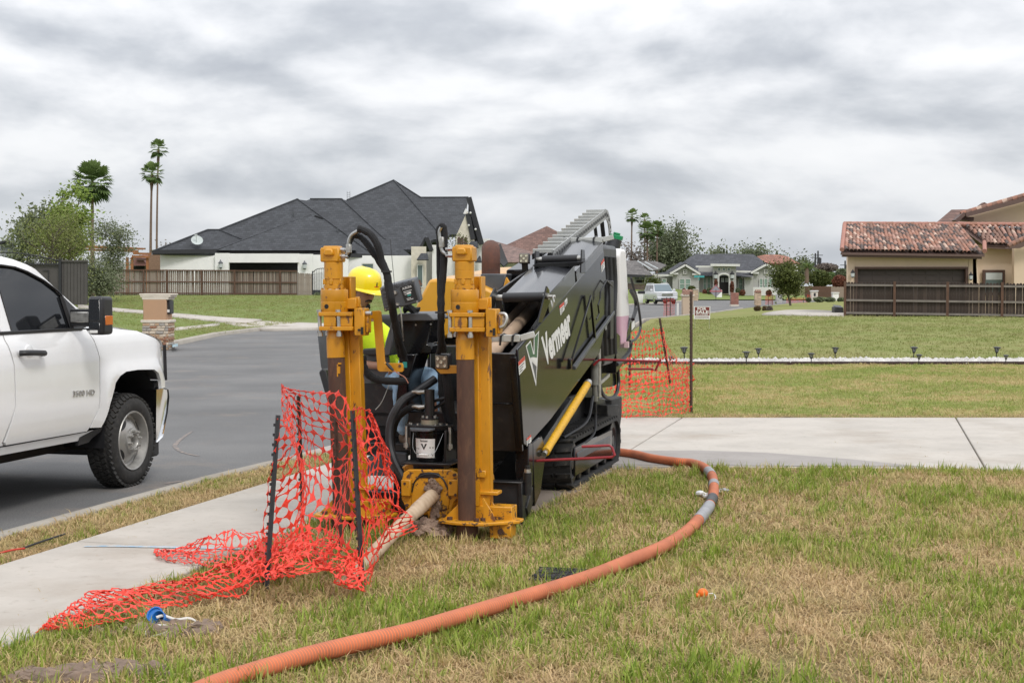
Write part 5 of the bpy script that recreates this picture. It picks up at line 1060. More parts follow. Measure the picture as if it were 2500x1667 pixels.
mb = MB(); mb.bar((.002, .845, .93), (-.003, .838, 1.27), .012, .03); mb.build('lamp_edge', M['blackplastic'], tk)
for y in (-1.565, -2.86):
 mb = MB(); mb.tube(bez([(.0, y, 1.30), (.045, y+.03, 1.302), (.052, y+.15, 1.297), (.045, y+.28, 1.288), (0, y+.305, 1.285)], 4), .024, 10); o = mb.build('door_handle', M['blackplastic'], fd[0] if y > -2 else rd[0])
 mb = MB(); mb.lathe([(0, .002), (.05, .001), (.06, -.004), (.062, -.02)], 20, (side_x(y, 1.3)+.004, y+.16, 1.30), (1, 0, 0)); mb.build('handle_cup', W, fd[0] if y > -2 else rd[0])
mb = MB(); lettering(mb, '3500 HD', (.0075, -.80, .90), (.0075, -.455, .89), (.0075, -.80, .945), .0)
mb.v += []; bd = mb.build('badge_lettering', M['rim'], fd[0], smooth=0, fix=False); sm = bd.modifiers.new('solid', 'SOLIDIFY'); sm.thickness = .006; sm.offset = 0
a = [TYp(*ct(*p), -.80) for p in ((492, 332), (574, 326), (572, 553), (490, 549))]
cx = sum(p.x for p in a)/4; cz = sum(p.z for p in a)/4; wx = a[1].x-a[0].x; wz = a[0].z-a[3].z
mb = MB(); mb.b2((cx-wx/2, -.80, cz-wz/2), (cx+wx/2+.01, -.62, cz+wz/2)); mr = mb.build('mirror', M['blackplastic'], tk, bevel=.03, seg=3)
mb = MB(); mb.b2((cx-wx/2+.02, -.803, cz-wz*.12), (cx+wx/2-.02, -.798, cz+wz/2-.02)); mb.build('mirror_glass', mat('mirror_glass', (.02, .022, .026), .05, spec=.8), mr, bevel=.004)
mb = MB(); mb.b2((cx-wx/2+.02, -.803, cz-wz/2+.05), (cx+wx/2-.02, -.798, cz-wz*.17)); mb.build('mirror_glass', bpy.data.materials['mirror_glass'], mr, bevel=.004)
mb = MB(); mb.b2((cx-wx/2+.02, -.806, cz-wz/2+.015), (cx+wx/2-.04, -.79, cz-wz/2+.04)); mb.build('mirror_trim', M['white_decal'], mr, bevel=.003)
mb = MB(); mb.b2((cx+wx/2-.01, -.76, cz-.08), (cx+wx/2+.014, -.64, cz-.0)); mb.build('side_repeater', M['amber'], mr, bevel=.004)
for z in (.03, -.07):
 mb = MB(); mb.b2((-.06, -.73, cz+z-.025), (cx-wx/2+.02, -.65, cz+z+.025)); mb.build('mirror_arm', M['blackplastic'], mr, bevel=.012, seg=2)
mb = MB(); mb.b2((-.05, -.742, cz-.06), (cx-wx/2-.02, -.70, cz+.03)); mb.build('arm_bracket', M['zinc'], mr, bevel=.006)
def wheel(cx_, cy, out, first=[None]):
 if first[0] is None:
  tp = [(.268, -.005), (.30, .012), (.345, .012), (.385, -.002), (.412, -.03), (.418, -.06), (.418, -.205), (.405, -.24), (.36, -.262), (.28, -.25)]
  mb = MB(); mb.lathe(tp, 56, (0, 0, 0), (1, 0, 0)); wh = mb.build('wheel', M['tyre'], tk, smooth=50)
  rp = [(.272, .0), (.268, .008), (.255, .004), (.248, -.03), (.235, -.075), (.215, -.082), (.175, -.05), (.145, -.03), (.115, -.018), (.112, .0), (.068, .012), (.062, .0), (.058, -.05), (.0, -.05)]
  mb = MB(); mb.lathe(rp, 40, (0, 0, 0), (1, 0, 0)); mb.build('rim', M['rim'], wh, smooth=35)
  for k in range(4):
   a = R(38+k*90); c = Vector((-.048, math.cos(a)*.188, math.sin(a)*.188)); mb = MB(); rad = Vector((-.45, math.cos(a), math.sin(a))).normalized(); tan = Vector((0, -math.sin(a), math.cos(a))); nn = rad.cross(tan)
   mb.add([c+rad*math.cos(t)*.032+tan*math.sin(t)*.062+Vector((.006, 0, 0)) for t in [i*.393 for i in range(16)]], [tuple(range(16))]); mb.build('hand_hole_shade', M['blackprint'] if 'blackprint' in M else M['black_print'], wh, smooth=0)  # flat black ellipse, the shade of a hand hole painted on the uncut rim
  for k in range(8):
   a = k*.7854+.2; mb = MB(); c = Vector((-.004, math.cos(a)*.088, math.sin(a)*.088)); mb.cyl(c, c+Vector((.026, 0, 0)), .019, .016, 6); mb.cyl(c+Vector((.026, 0, 0)), c+Vector((.042, 0, 0)), .011, n=8); mb.build('lug_nut', M['rim'], wh)
  for row, (x, r, w_) in enumerate(((-.022, .408, .05), (-.075, .42, .042), (-.13, .4205, .042), (-.19, .419, .05))):
   m2 = MB(); m2.box((0, 0, 0), (w_, .034, .022), Matrix.Rotation((-.25, .35, -.35, .25)[row], 3, 'Z')); me = m2.mesh('tread_block', M['tyre'])
   for k in range(46):
    a = (k+.5*(row % 2))*2*math.pi/46; o = link('tread_block', me, wh, (x, math.cos(a)*r, math.sin(a)*r)); o.rotation_euler = (a-math.pi/2, (.5, 0, 0, -.2)[row], 0)
  first[0] = wh; o = wh
 else: o = copy_tree(first[0])
 o.location = (cx_, cy, .42); o.rotation_euler = (0, 0, 0 if out > 0 else math.pi); return o
wheel(.012, .20, 1); wheel(-2.06, .20, -1); wheel(.10, -4.0, 1); wheel(-2.15, -4.0, -1)
for o in bpy.data.objects:
 if o.parent == tk and o.name.split('.')[0] == 'wheel': pass
mb = MB(); mb.b2((-.01, -5.6, .62), (-.07, -3.18, 1.42)); mb.b2((-1.98, -5.6, .62), (-2.04, -3.18, 1.42)); mb.b2((-.07, -5.6, .62), (-1.98, -5.54, 1.42)); mb.b2((-.07, -5.54, .8), (-1.98, -3.18, .84)); mb.build('load_bed', W, tk, bevel=.02, seg=2)
# the operator
def skinmesh(name, nodes, edges, levels=2):
 me = bpy.data.meshes.new(name); me.from_pydata([n[0] for n in nodes], edges, [])
 ob = bpy.data.objects.new(name, me); COL.objects.link(ob)
 sk = ob.modifiers.new('skin', 'SKIN'); sk.use_smooth_shade = True
 for i, n in enumerate(nodes):
  r = n[1]; me.skin_vertices[0].data[i].radius = r if isinstance(r, tuple) else (r, r)
 me.skin_vertices[0].data[0].use_root = True
 ss = ob.modifiers.new('sub', 'SUBSURF'); ss.levels = levels; ss.render_levels = levels
 dg = bpy.context.evaluated_depsgraph_get(); ev = ob.evaluated_get(dg); out = bpy.data.meshes.new_from_object(ev)
 bpy.data.objects.remove(ob); out.name = name
 return out
def L6(x, y, ly): return LYp(*c6(x, y), ly)
HC = L6(262, 440, 1.02)                      # centre of the head
fd_ = Vector((.88, -.475, 0)).normalized(); rt = Vector((fd_.y, -fd_.x, 0)); rt = Vector((-.475, -.88, 0)).normalized()
sh = Vector((HC.x-.07, 1.10, 1.435)); pel = Vector((-.66, 1.42, 1.00))
shR = sh+rt*.185+Vector((0, 0, -.02)); shL = sh-rt*.185+Vector((0, 0, -.02))
kneeL = Vector((-.115, .80, 1.055)); kneeR = Vector((-.30, .70, 1.04)); hipL = pel-rt*.10; hipR = pel+rt*.10
footL = Vector((-.10, .86, .60)); footR = Vector((-.32, .80, .60))
handL = LYp(*c1(1100, 1165), .86); elL = Vector((-.36, 1.10, 1.13)); elR = shR+Vector((.08, -.02, -.27)); handR = Vector((-.50, .80, 1.13))
body_nodes = [(pel, .11), ((pel+sh)/2, .115), (sh, .10), (sh*.3+HC*.7+Vector((0, .02, -.02)), .052), (shR, .055), (elR, .042), (handR, .028), (shL, .055), (elL, .042), (handL-Vector((.05, -.02, 0)), .028), (hipL, .08), (kneeL, .055), (footL, .04), (hipR, .08), (kneeR, .055), (footR, .04)]
body_edges = [(0, 1), (1, 2), (2, 3), (2, 4), (4, 5), (5, 6), (2, 7), (7, 8), (8, 9), (0, 10), (10, 11), (11, 12), (0, 13), (13, 14), (14, 15)]
def hand(base, dirv, up):
 """palm and five bent fingers"""
 d = Vector(dirv).normalized(); u = Vector(up); s = d.cross(u).normalized(); u = s.cross(d)
 parts = [skinmesh('palm', [(base-d*.02, .026), (base+d*.03, (.036, .018)), (base+d*.075, (.038, .015))], [(0, 1), (1, 2)], 2)]
 for k, ln in enumerate((.070, .078, .072, .056)):
  o = base+d*.07+s*(.027-.018*k); parts.append(skinmesh('finger', [(o-d*.02, .009), (o+d*ln*.4, .009), (o+d*ln*.62-u*ln*.35, .0085), (o+d*ln*.55-u*ln*.7, .0075)], [(0, 1), (1, 2), (2, 3)], 1))
 o = base+s*.03+d*.01; parts.append(skinmesh('thumb', [(o-s*.015, .011), (o+s*.018+d*.03, .0105), (o+s*.012+d*.058-u*.015, .0085)], [(0, 1), (1, 2)], 1))
 return parts
def join_into(mb, me, mi=0, Mx=None):
 mb.add([(Mx @ v.co) if Mx else v.co.copy() for v in me.vertices], [tuple(p.vertices) for p in me.polygons], mi)
mbp = MB(); join_into(mbp, skinmesh('body', body_nodes, body_edges, 2))
for p in hand(handL-Vector((.06, -.02, 0)), (.95, -.3, -.05), (0, 0, 1))+hand(handR, (.9, -.4, -.1), (0, 0, 1)): join_into(mbp, p)
def headpts():
 nu, nv = 40, 30; vs = []; fs = []
 for j in range(nv+1):
  v = -math.pi/2+math.pi*j/nv
  for i in range(nu):
   a = 2*math.pi*i/nu; x, y, z = math.sin(a)*math.cos(v), math.cos(a)*math.cos(v), math.sin(v)
   px, py, pz = x*.076, y*.098, z*.118
   if pz < -.02: k = (-.02-pz)/.1; px *= 1-.34*k; py *= 1-.12*k; py += .012*k if y > 0 else .03*k
   if y > 0:
    ga = lambda cx, cz, sx, sz: math.exp(-((px-cx)/sx)**2-((pz-cz)/sz)**2)
    py += .030*ga(0, -.022, .012, .016)*y+.016*ga(0, .005, .009, .022)*y                 # nose tip and bridge
    py += .008*ga(0, .030, .045, .012)*y-.010*ga(.031, .008, .014, .011)*y-.010*ga(-.031, .008, .014, .011)*y    # brow, eye sockets
    py += .009*ga(0, -.052, .022, .008)*y-.004*ga(0, -.0585, .02, .003)*y+.007*ga(0, -.066, .018, .007)*y       # lips
    py += .014*ga(0, -.098, .026, .018)*y                                                # chin
    py += .006*ga(.045, -.022, .02, .02)*y+.006*ga(-.045, -.022, .02, .02)*y             # cheeks
   vs.append(Vector((px, py, pz)))
 for j in range(nv):
  for i in range(nu): fs.append((j*nu+i, j*nu+(i+1) % nu, (j+1)*nu+(i+1) % nu, (j+1)*nu+i))
 return vs, fs
HM = Matrix.Translation(HC) @ Matrix(((rt.x, fd_.x, 0), (rt.y, fd_.y, 0), (0, 0, 1))).to_4x4() @ Matrix.Rotation(R(-17), 4, 'X')
vs, fs = headpts(); mbp.add([HM @ v for v in vs], fs)
for s in (-1, 1):
 ear = MB(); ear.ball((s*.077, -.012, -.006), .028, 10, 8, (.35, .7, 1.15)); mbp.add([HM @ Vector(v) for v in ear.v], ear.f)
person = mbp.build('person', M['skin'], None, smooth=60); person.location = M0; person.rotation_euler = (0, 0, -MYAW)
tag(person, 'machine operator in yellow hard hat and bright yellow shirt, seated and looking down', 'person')
def hp(name, mb, m):
 mb.v = [tuple(HM @ Vector(v)) for v in mb.v]; return mb.build(name, m, person, smooth=60)
for s in (-1, 1):
 mb = MB(); mb.ball((s*.030, .0745, .008), .0115, 10, 8); hp('eye', mb, M['eye'])
 mb = MB(); mb.ball((s*.030, .0828, .004), .0055, 8, 6); hp('iris', mb, M['black_print'])
 mb = MB(); mb.ball((s*.030, .0752, .0125), .0125, 10, 6, (1.1, 1, .75)); hp('eyelid', mb, M['skin'])
 mb = MB(); mb.tube([(s*.014, .097, .026), (s*.03, .096, .032), (s*.048, .083, .026)], [.0045, .005, .003], 6); hp('eyebrow', mb, M['hair'])
mb = MB(); mb.tube(bez([(-.030, .079, -.054), (-.016, .096, -.041), (0, .103, -.0385), (.016, .096, -.041), (.030, .079, -.054)], 4), .0062, 8); hp('moustache', mb, M['hair'])
mb = MB(); mb.ball((0, .088, -.098), .022, 12, 8, (.95, .75, 1.0)); mb.tube([(0, .098, -.072), (0, .1, -.085)], .007, 6); hp('beard', mb, M['hair'])
mb = MB(); mb.tube(bez([(-.022, .09, -.0585), (0, .101, -.0575), (.022, .09, -.0585)], 4), .003, 6); hp('mouth', mb, mat('lips', (.22, .085, .065), .5))
mb = MB()
for v, f in (headpts(),):
 keep = [i for i, p in enumerate(v) if p.y < .02 and p.z > -.055 and (p.y < -.03 or p.z > .0)]
 ks = set(keep); mb.add([p*1.035 for p in v], [q for q in f if all(i in ks for i in q)])
hp('hair', mb, M['hair'])
hat = MB(); n = 36
prof = [(1.0, .0), (1.0, .02), (.985, .05), (.93, .085), (.80, .118), (.58, .140), (.30, .150), (.0, .153)]
vs = []
for r, z in prof:
 for i in range(n):
  a = 2*math.pi*i/n; ridge = .006*math.exp(-(math.sin(a)/.22)**2)*(r > .2)*(z > .03); vs.append((math.sin(a)*.126*r, math.cos(a)*.150*r, z+.038+ridge))
hat.add(vs, [(k*n+i, k*n+(i+1) % n, (k+1)*n+(i+1) % n, (k+1)*n+i) for k in range(len(prof)-1) for i in range(n)])
vs = []
for r, dz in ((1.0, .0), (1.09, -.008), (1.11, -.016), (1.08, -.018), (.98, -.006)):
 for i in range(n):
  a = 2*math.pi*i/n; pk = max(0, math.cos(a))**3*.038*(r > 1.05); vs.append((math.sin(a)*.126*r, math.cos(a)*(.150*r+pk), .040+dz-pk*.35))
hat.add(vs, [(k*n+i, k*n+(i+1) % n, (k+1)*n+(i+1) % n, (k+1)*n+i) for k in range(4) for i in range(n)])
for s in (-1, 1): hat.box((s*.124, .0, .052), (.012, .05, .018))
hatT = MB(); hatT.v = [tuple(Matrix.Rotation(R(6), 3, 'X') @ Vector(v)) for v in hat.v]; hatT.f = hat.f; hatT.m = hat.m; ho = hp('hard_hat', hatT, M['hat'])
def onhat(x, z):
 a = x/.126; rr_ = interp(z-.038, [(0, 1.0), (.05, .985), (.085, .93)]); return Matrix.Rotation(R(6), 3, 'X') @ Vector((math.sin(a)*.127*rr_, math.cos(a)*.1512*rr_, z))
mb = MB(); mb.add([onhat(-.022, .062), onhat(0, .062), onhat(.022, .062), onhat(.022, .102), onhat(0, .102), onhat(-.022, .102)], [(0, 1, 4, 5), (1, 2, 3, 4)]); mb.v = [tuple(HM @ Vector(v)) for v in mb.v]; mb.build('emblem', mat('orange_emblem', (.75, .10, .01), .5), ho, smooth=0)
mb = MB(); e = lambda x, z: onhat(x, z)*1.004; mb.add([e(-.006, .066), e(.006, .066), e(.006, .098), e(-.006, .098)], [(0, 1, 2, 3)]); mb.add([e(-.013, .088), e(-.006, .092), e(-.006, .098)], [(0, 1, 2)]); mb.v = [tuple(HM @ Vector(v)) for v in mb.v]; mb.build('numeral', M['black_print'], ho, smooth=0)
jk = skinmesh('shirt', [(pel+Vector((0, 0, .04)), (.15, .17)), ((pel+sh)/2, (.155, .18)), (sh-Vector((0, 0, .06)), (.13, .17)), (sh+Vector((.01, 0, .035)), .075), (shR, .085), ((shR+elR)/2, .068), (elR, .06), ((elR+handR)/2, .05), (shL, .085), ((shL+elL)/2, .068), (elL, .058), (elL*.35+handL*.65, .046)], [(0, 1), (1, 2), (2, 3), (2, 4), (4, 5), (5, 6), (6, 7), (2, 8), (8, 9), (9, 10), (10, 11)], 2)
for v in jk.vertices: v.co += Vector((mnoise.noise(v.co*14), mnoise.noise(v.co*14+Vector((9, 0, 0))), 0))*.008
jk.materials.append(M['hiviz']); jk.materials.append(M['reflect']); jk.shade_smooth()
dz = (elR-shR).normalized(); m0 = shR+(elR-shR)*.45
for p in jk.polygons:
 c = p.center; t = (c-m0).dot(dz)
 if abs(t) < .027 and (c-(m0+dz*t)).length < .12: p.material_index = 1
link('shirt', jk, person)
je = skinmesh('jeans', [(pel, (.14, .16)), (hipL, .105), (hipL*.5+kneeL*.5, .092), (kneeL, .082), (kneeL*.5+footL*.5+Vector((-.02, .02, 0)), .068), (footL, .058), (hipR, .105), (hipR*.5+kneeR*.5, .092), (kneeR, .080), (kneeR*.5+footR*.5+Vector((-.02, .02, 0)), .068), (footR, .058)], [(0, 1), (1, 2), (2, 3), (3, 4), (4, 5), (0, 6), (6, 7), (7, 8), (8, 9), (9, 10)], 3)
for v in je.vertices:
 q = v.co*17; v.co += Vector((mnoise.noise(q), mnoise.noise(q+Vector((5, 0, 0))), mnoise.noise(Vector((q.x*.5, q.y*.5, q.z*2.2)))))*.010
je.materials.append(M['jeans']); je.shade_smooth(); link('jeans', je, person)
for f_ in (footL, footR):
 b = skinmesh('boot', [(f_+Vector((0, .0, .04)), .052), (f_+Vector((0, .0, -.02)), .05), (f_+Vector((.08, -.05, -.04)), (.045, .035)), (f_+Vector((.15, -.09, -.05)), (.045, .03))], [(0, 1), (1, 2), (2, 3)], 2); b.materials.append(M['boot']); link('boot', b, person)
# safety netting and its stakes
def net(name, rows, nu, nv, label, parent_group=None, cell=None, miss=.03, seed=1, star=.45, thin=.05, jit=.25, wav=.03, m='orange_net', tall=1.0):
 """rows: list of poly-lines (bottom to top) of equal meaning; a surface through them is cut into star shaped knots and thin strands"""
 rr = random.Random(seed); C = [bez(r, 12) for r in rows]
 def at(u, v):
  k = v*(len(C)-1); i = min(int(k), len(C)-2); f = k-i
  def on(c): t = u*(len(c)-1); j = min(int(t), len(c)-2); return c[j].lerp(c[j+1], t-j)
  p = on(C[i]).lerp(on(C[i+1]), f)
  q = Vector((u*9+seed, v*5, seed*1.7)); return p+Vector((mnoise.noise(q), mnoise.noise(q+Vector((7, 3, 1))), .7*mnoise.noise(q+Vector((2, 9, 4)))))*wav
 ju = [[(rr.uniform(-jit, jit), rr.uniform(-jit, jit)) for _ in range(nv+1)] for _ in range(nu+1)]
 P = [[at(min(1, max(0, (i+ju[i][j][0])/nu)), min(1, max(0, (j+ju[i][j][1])/nv))) for j in range(nv+1)] for i in range(nu+1)]
 mb = MB()
 for i in range(nu+1):
  for j in range(nv+1):
   p = P[i][j]; tips = []; ok = 0
   for di, dj in ((1, 0), (0, 1), (-1, 0), (0, -1)):
    a, b = i+di, j+dj
    if 0 <= a <= nu and 0 <= b <= nv: tips.append((P[a][b]-p)*.5); ok += 1
    else: tips.append(None)
   if ok < 2: continue
   for k in range(4):
    if tips[k] is None: tips[k] = (-tips[(k+2) % 4]*.45) if tips[(k+2) % 4] is not None else Vector((.01, 0, 0))
   size = min(t.length for t in tips if t.length > 1e-4)
   nrm = (tips[0]-tips[2]).cross(tips[1]-tips[3])
   if nrm.length < 1e-7: continue
   nrm.normalize(); bulge = nrm*rr.uniform(-.012, .012); s = star*rr.uniform(.8, 1.15); w_ = .0026*rr.uniform(.7, 1.4)
   ring = []
   for k in range(4):
    t = tips[k]; t2 = tips[(k+1) % 4]; d = t.normalized() if t.length > 1e-5 else Vector((1, 0, 0)); side = nrm.cross(d)
    sag = Vector((rr.uniform(-1, 1), rr.uniform(-1, 1), rr.uniform(-1, 1)))*.004
    ring += [p+t+side*-w_, p+t+side*w_, p+(t+t2)*.5*s*.84+bulge+sag]
   base = len(mb.v); vs = [p+bulge]
   for k in range(4):
    t = tips[k]; d = t.normalized() if t.length > 1e-5 else Vector((1, 0, 0)); side = nrm.cross(d); wv = w_*1.25
    c0 = p+t*(s*1.0)+bulge*.6
    vs += [ring[3*k], ring[3*k+1], c0+side*wv, c0-side*wv, ring[3*k+2]]
   mb.v += [tuple(v) for v in vs]
   for k in range(4):
    a = base+1+5*k; prev = base+1+5*((k+3) % 4)+4
    if rr.random() > miss or k % 2: mb.f.append((a, a+1, a+2, a+3)); mb.m.append(0)
    mb.f += [(base, prev, a+3), (base, a+3, a+2), (base, a+2, a+4)]; mb.m += [0, 0, 0]
 o = mb.build(name, M[m], None, smooth=0, fix=False); sm = o.modifiers.new('solid', 'SOLIDIFY'); sm.thickness = .0022; sm.offset = 0
 return tag(o, label, 'safety netting')
def stake(top, base, r, m, label, name='stake', bury=.12):
 t, b = Vector(top), Vector(base); d = (t-b).normalized(); b2 = b-d*bury; mb = MB(); x, y, z = frame_of(b2, t, Vector((1, 0.3, 0)))
 L_ = r; prof_ = [(-L_, -.4*L_), (L_, -.4*L_), (L_, -.1*L_), (.22*L_, -.1*L_), (.22*L_, L_), (-.22*L_, L_), (-.22*L_, -.1*L_), (-L_, -.1*L_)]
 mb.prism(prof_, b2, x, y, t-b2)
 n = int((t-b).length/.055)
 o = mb.build(name, m, None); me = None
 for k in range(1, n):
  m2 = MB(); m2.box(b+(t-b)*k/n-y*.55*L_, (L_*.9, L_*.6, .016)); m2.build('stud', m, o)
 return tag(o, label, 'stake', 'stakes carrying the orange netting')
def PG(px, py, base): return PY(px, py, base.y)
g1, g2, g3, g4 = G(648, 1448), G(884, 1434), G(738, 1262), G(831, 1349)
t1, t2, t3, t4 = PY(677, 1013, g1.y+.08), PY(858.6, 1002, g2.y+.05), PY(727, 966, g3.y), PY(815, 970, g4.y)
stake(t1, g1, .018, M['stake'], 'black steel stake at the front left corner of the nearer netting')
stake(t2, g2, .018, M['stake'], 'black steel stake in front of the left yellow column, beside the drill rod')
stake(t3, g3, .018, M['rebar'], 'rusty stake at the back of the nearer netting, against the road')
stake(t4, g4, .018, M['rebar'], 'rusty stake right in front of the left rusty anchor pipe')
top = [t1+Vector((0, 0, -.02)), t1.lerp(t3, .45)+Vector((.03, 0, -.05)), t3+Vector((-.05, -.4, .10)), t3+Vector((.10, -.7, .09)), t4+Vector((-.02, 0, .04)), t4+Vector((.15, -.25, -.07)), t2+Vector((.02, .0, -.0)), PY(905, 1000, 8.25), PY(915, 1045, 8.3), PY(930, 1080, 8.35)]
mid1 = [g1+Vector((-.0, 0, .58)), g1.lerp(g3, .5)+Vector((.1, -.2, .55)), g3+Vector((.02, -.5, .62)), g3+Vector((.2, -.8, .60)), g4+Vector((0, 0, .55)), g4+Vector((.12, -.35, .62)), g2+Vector((.0, .02, .60)), PY(925, 1160, 8.3), PY(945, 1200, 8.4), PY(985, 1235, 8.5)]
bot = [g1+Vector((.0, .05, .10)), g1.lerp(g3, .3)+Vector((.15, -.1, .06)), g1.lerp(g4, .5)+Vector((.0, .2, .12)), g4+Vector((-.25, -.55, .08)), g4+Vector((-.1, -.5, .10)), g2+Vector((-.2, .2, .08)), g2+Vector((.02, -.08, .03)), PY(905, 1385, 8.25), PY(940, 1330, 8.4), PY(1012, 1290, 8.6)]
net('safety_net', [bot, mid1, top], 36, 14, 'orange netting sagging between four stakes in front of the left stake column', seed=3, star=.76, jit=.22, wav=.08)
def gz(px, py, z=.03): return G(px, py, z)
A = [gz(105, 1540), gz(200, 1510), gz(330, 1465), gz(450, 1432), gz(560, 1400), gz(655, 1372)]
B = [gz(100, 1530, .05), gz(160, 1480, .08), gz(240, 1440, .13), gz(400, 1420, .16), gz(520, 1385, .16), gz(640, 1310, .15)]
Cc = [gz(150, 1535, .03), gz(260, 1525, .03), gz(380, 1490, .05), gz(500, 1460, .05), gz(590, 1440, .06), gz(690, 1400, .07)]
net('safety_net', [A, B, Cc], 38, 10, 'crumpled tail of orange netting lying along the edge of the pavement', seed=8, star=.76, jit=.30, wav=.05)
A = [gz(370, 1345), gz(450, 1352), gz(560, 1368), gz(640, 1372), (g1.lerp(g4, .4)+Vector((0, 0, .05)))]
B = [gz(372, 1352, .06), gz(440, 1368, .06), gz(530, 1388, .05), gz(620, 1395, .07), gz(700, 1390, .1)]
Cc = [gz(455, 1338, .05), gz(500, 1318, .12), gz(560, 1300, .15), gz(640, 1300, .14), gz(720, 1305, .14)]
net('safety_net', [B, A, Cc], 26, 10, 'loose corner of orange netting spread over the pavement behind the tail', seed=12, star=.76, jit=.30, wav=.05)
A = [gz(520, 1460, .05), gz(620, 1415, .12), gz(700, 1400, .2), gz(800, 1400, .16), gz(880, 1445, .06)]
B = [gz(640, 1330, .16), gz(690, 1310, .25), gz(760, 1310, .25), gz(830, 1330, .2), gz(880, 1400, .12)]
net('safety_net', [A, B], 30, 11, 'bunched orange netting at the foot of the two black stakes', seed=17, star=.76, jit=.34, wav=.10)
s1b, s2b, s3b = G(1687, 1010), G(1636, 937), G(1537, 945)
s1t, s2t, s3t = PY(1687, 712, s1b.y), PY(1610, 777, s2b.y-.1), PY(1537, 835, s3b.y)
stake(s1t, s1b, .022, M['rebar'], 'tall upright rusty post at the near right corner of the netting behind the machine')
stake(s2t, s2b, .022, M['rebar'], 'rusty stake leaning to the left inside the netting behind the machine')
stake(s3t, s3b, .022, M['stake'], 'dark stake beside the rear of the machine, behind the red guard')
top = [PY(1500, 928, 17.8), PY(1560, 915, 18.4), PY(1620, 905, 18.9), PY(1665, 898, 19.2), PY(1689, 890, 19.25)]
bot = [PY(1500, 1015, 17.8), PY(1560, 1016, 18.3), PY(1620, 1014, 18.7), PY(1665, 1010, 19.0), PY(1688, 1004, 19.2)]
net('safety_net', [bot, top], 18, 9, 'low front length of orange netting behind the machine, beside the driveway', seed=21, star=.72, jit=.25, wav=.06)
top = [PY(1480, 820, 22.5), PY(1540, 812, 24.2), PY(1580, 806, 24.6), PY(1618, 803, 25.0)]
bot = [PY(1480, 960, 22.5), PY(1540, 962, 24.2), PY(1580, 955, 24.6), PY(1638, 945, 25.0)]
net('safety_net', [bot, top], 16, 10, 'rear length of orange netting tied to the leaning stake', seed=23, star=.7, jit=.25, wav=.06)
top = [PY(1618, 803, 25.0), PY(1635, 850, 23.2), PY(1660, 880, 21), PY(1689, 890, 19.3)]
bot = [PY(1638, 945, 25.0), PY(1650, 958, 23.2), PY(1668, 980, 21), PY(1689, 1008, 19.3)]
net('safety_net', [bot, top], 11, 8, 'side length of orange netting between the leaning stake and the tall post', seed=25, star=.7, jit=.25, wav=.06)
# orange suction hose
HR = .040
M['groove'] = mat('dusty_groove', (.46, .15, .075), .7, var=.2)
hp_ = [(470, 1692), (548, 1661), (640, 1632), (734, 1604), (856, 1573), (1000, 1540), (1130, 1502), (1250, 1466), (1365, 1431), (1451, 1403), (1537, 1368), (1623, 1332), (1680, 1294), (1715, 1257), (1735, 1228), (1742, 1202), (1742, 1176), (1735, 1156), (1715, 1139), (1686, 1130), (1652, 1127), (1594, 1119), (1551, 1109), (1508, 1103), (1440, 1092)]
hpts = [G(px, py, HR+.02) for px, py in hp_]; Q = bez(hpts, 14)
S = [0]
for a, b in zip(Q, Q[1:]): S.append(S[-1]+(b-a).length)
def onhose(s):
 import bisect
 i = min(len(Q)-2, max(0, bisect.bisect(S, s)-1)); return Q[i].lerp(Q[i+1], (s-S[i])/max(1e-6, S[i+1]-S[i]))
path = []; rs = []; s = 0; k = 0
while s < S[-1]:
 path.append(onhose(s)); near = path[-1].y < 9.6
 rs.append(HR+(.0026 if k % 2 else -.0022)); k += 1; s += .009
mb = MB(); mb.tube(path, rs, 18); mb.m = [1 if (i//18) % 2 < 1 else 0 for i in range(len(mb.f))]; ho_ = mb.build('suction_hose', [M['orange_hose'], M['groove']], None, smooth=80, fix=False); tag(ho_, 'long ribbed orange hose curving over the front lawn towards the machine', 'hose')
def tape(px0, py0, px1, py1, m, r=1.12, name='tape_wrap'):
 a = min(range(len(path)), key=lambda i: (path[i]-G(px0, py0, HR)).length); b = min(range(len(path)), key=lambda i: (path[i]-G(px1, py1, HR)).length); a, b = min(a, b), max(a, b)
 pp = path[a:b+1:2]; mb = MB(); mb.tube(pp, [HR*r*(1+.05*mnoise.noise((i*.7, a, 0))) for i in range(len(pp))], 18); mb.build(name, m, ho_)
tape(1698, 1276, 1727, 1240, M['duct']); tape(1729, 1238, 1737, 1222, M['blackplastic']); tape(1743, 1194, 1743, 1186, M['duct'], 1.15); tape(1740, 1166, 1733, 1155, M['duct'])
mb = MB(); c = G(1760, 1200, .03)
for i in range(9): mb.ball(c+Vector((rnd.uniform(-.05, .05), rnd.uniform(-.05, .05), rnd.uniform(-.01, .02))), rnd.uniform(.01, .025), 6, 4, (1.6, .8, .6))
mb.build('loose_tape', M['duct'], ho_)
mb = MB(); c = G(1722, 1208, .035)
for i in range(12): mb.ball(c+Vector((rnd.uniform(-.05, .05), rnd.uniform(-.04, .04), rnd.uniform(-.015, .02))), rnd.uniform(.02, .035), 7, 5, (1.2, .9, .7))
tag(mb.build('crumpled_paper', mat('white_litter', (.62, .63, .64), .7, var=.1, bump=.3), smooth=30), 'crumpled white litter lying against the taped joint of the orange hose', 'litter')
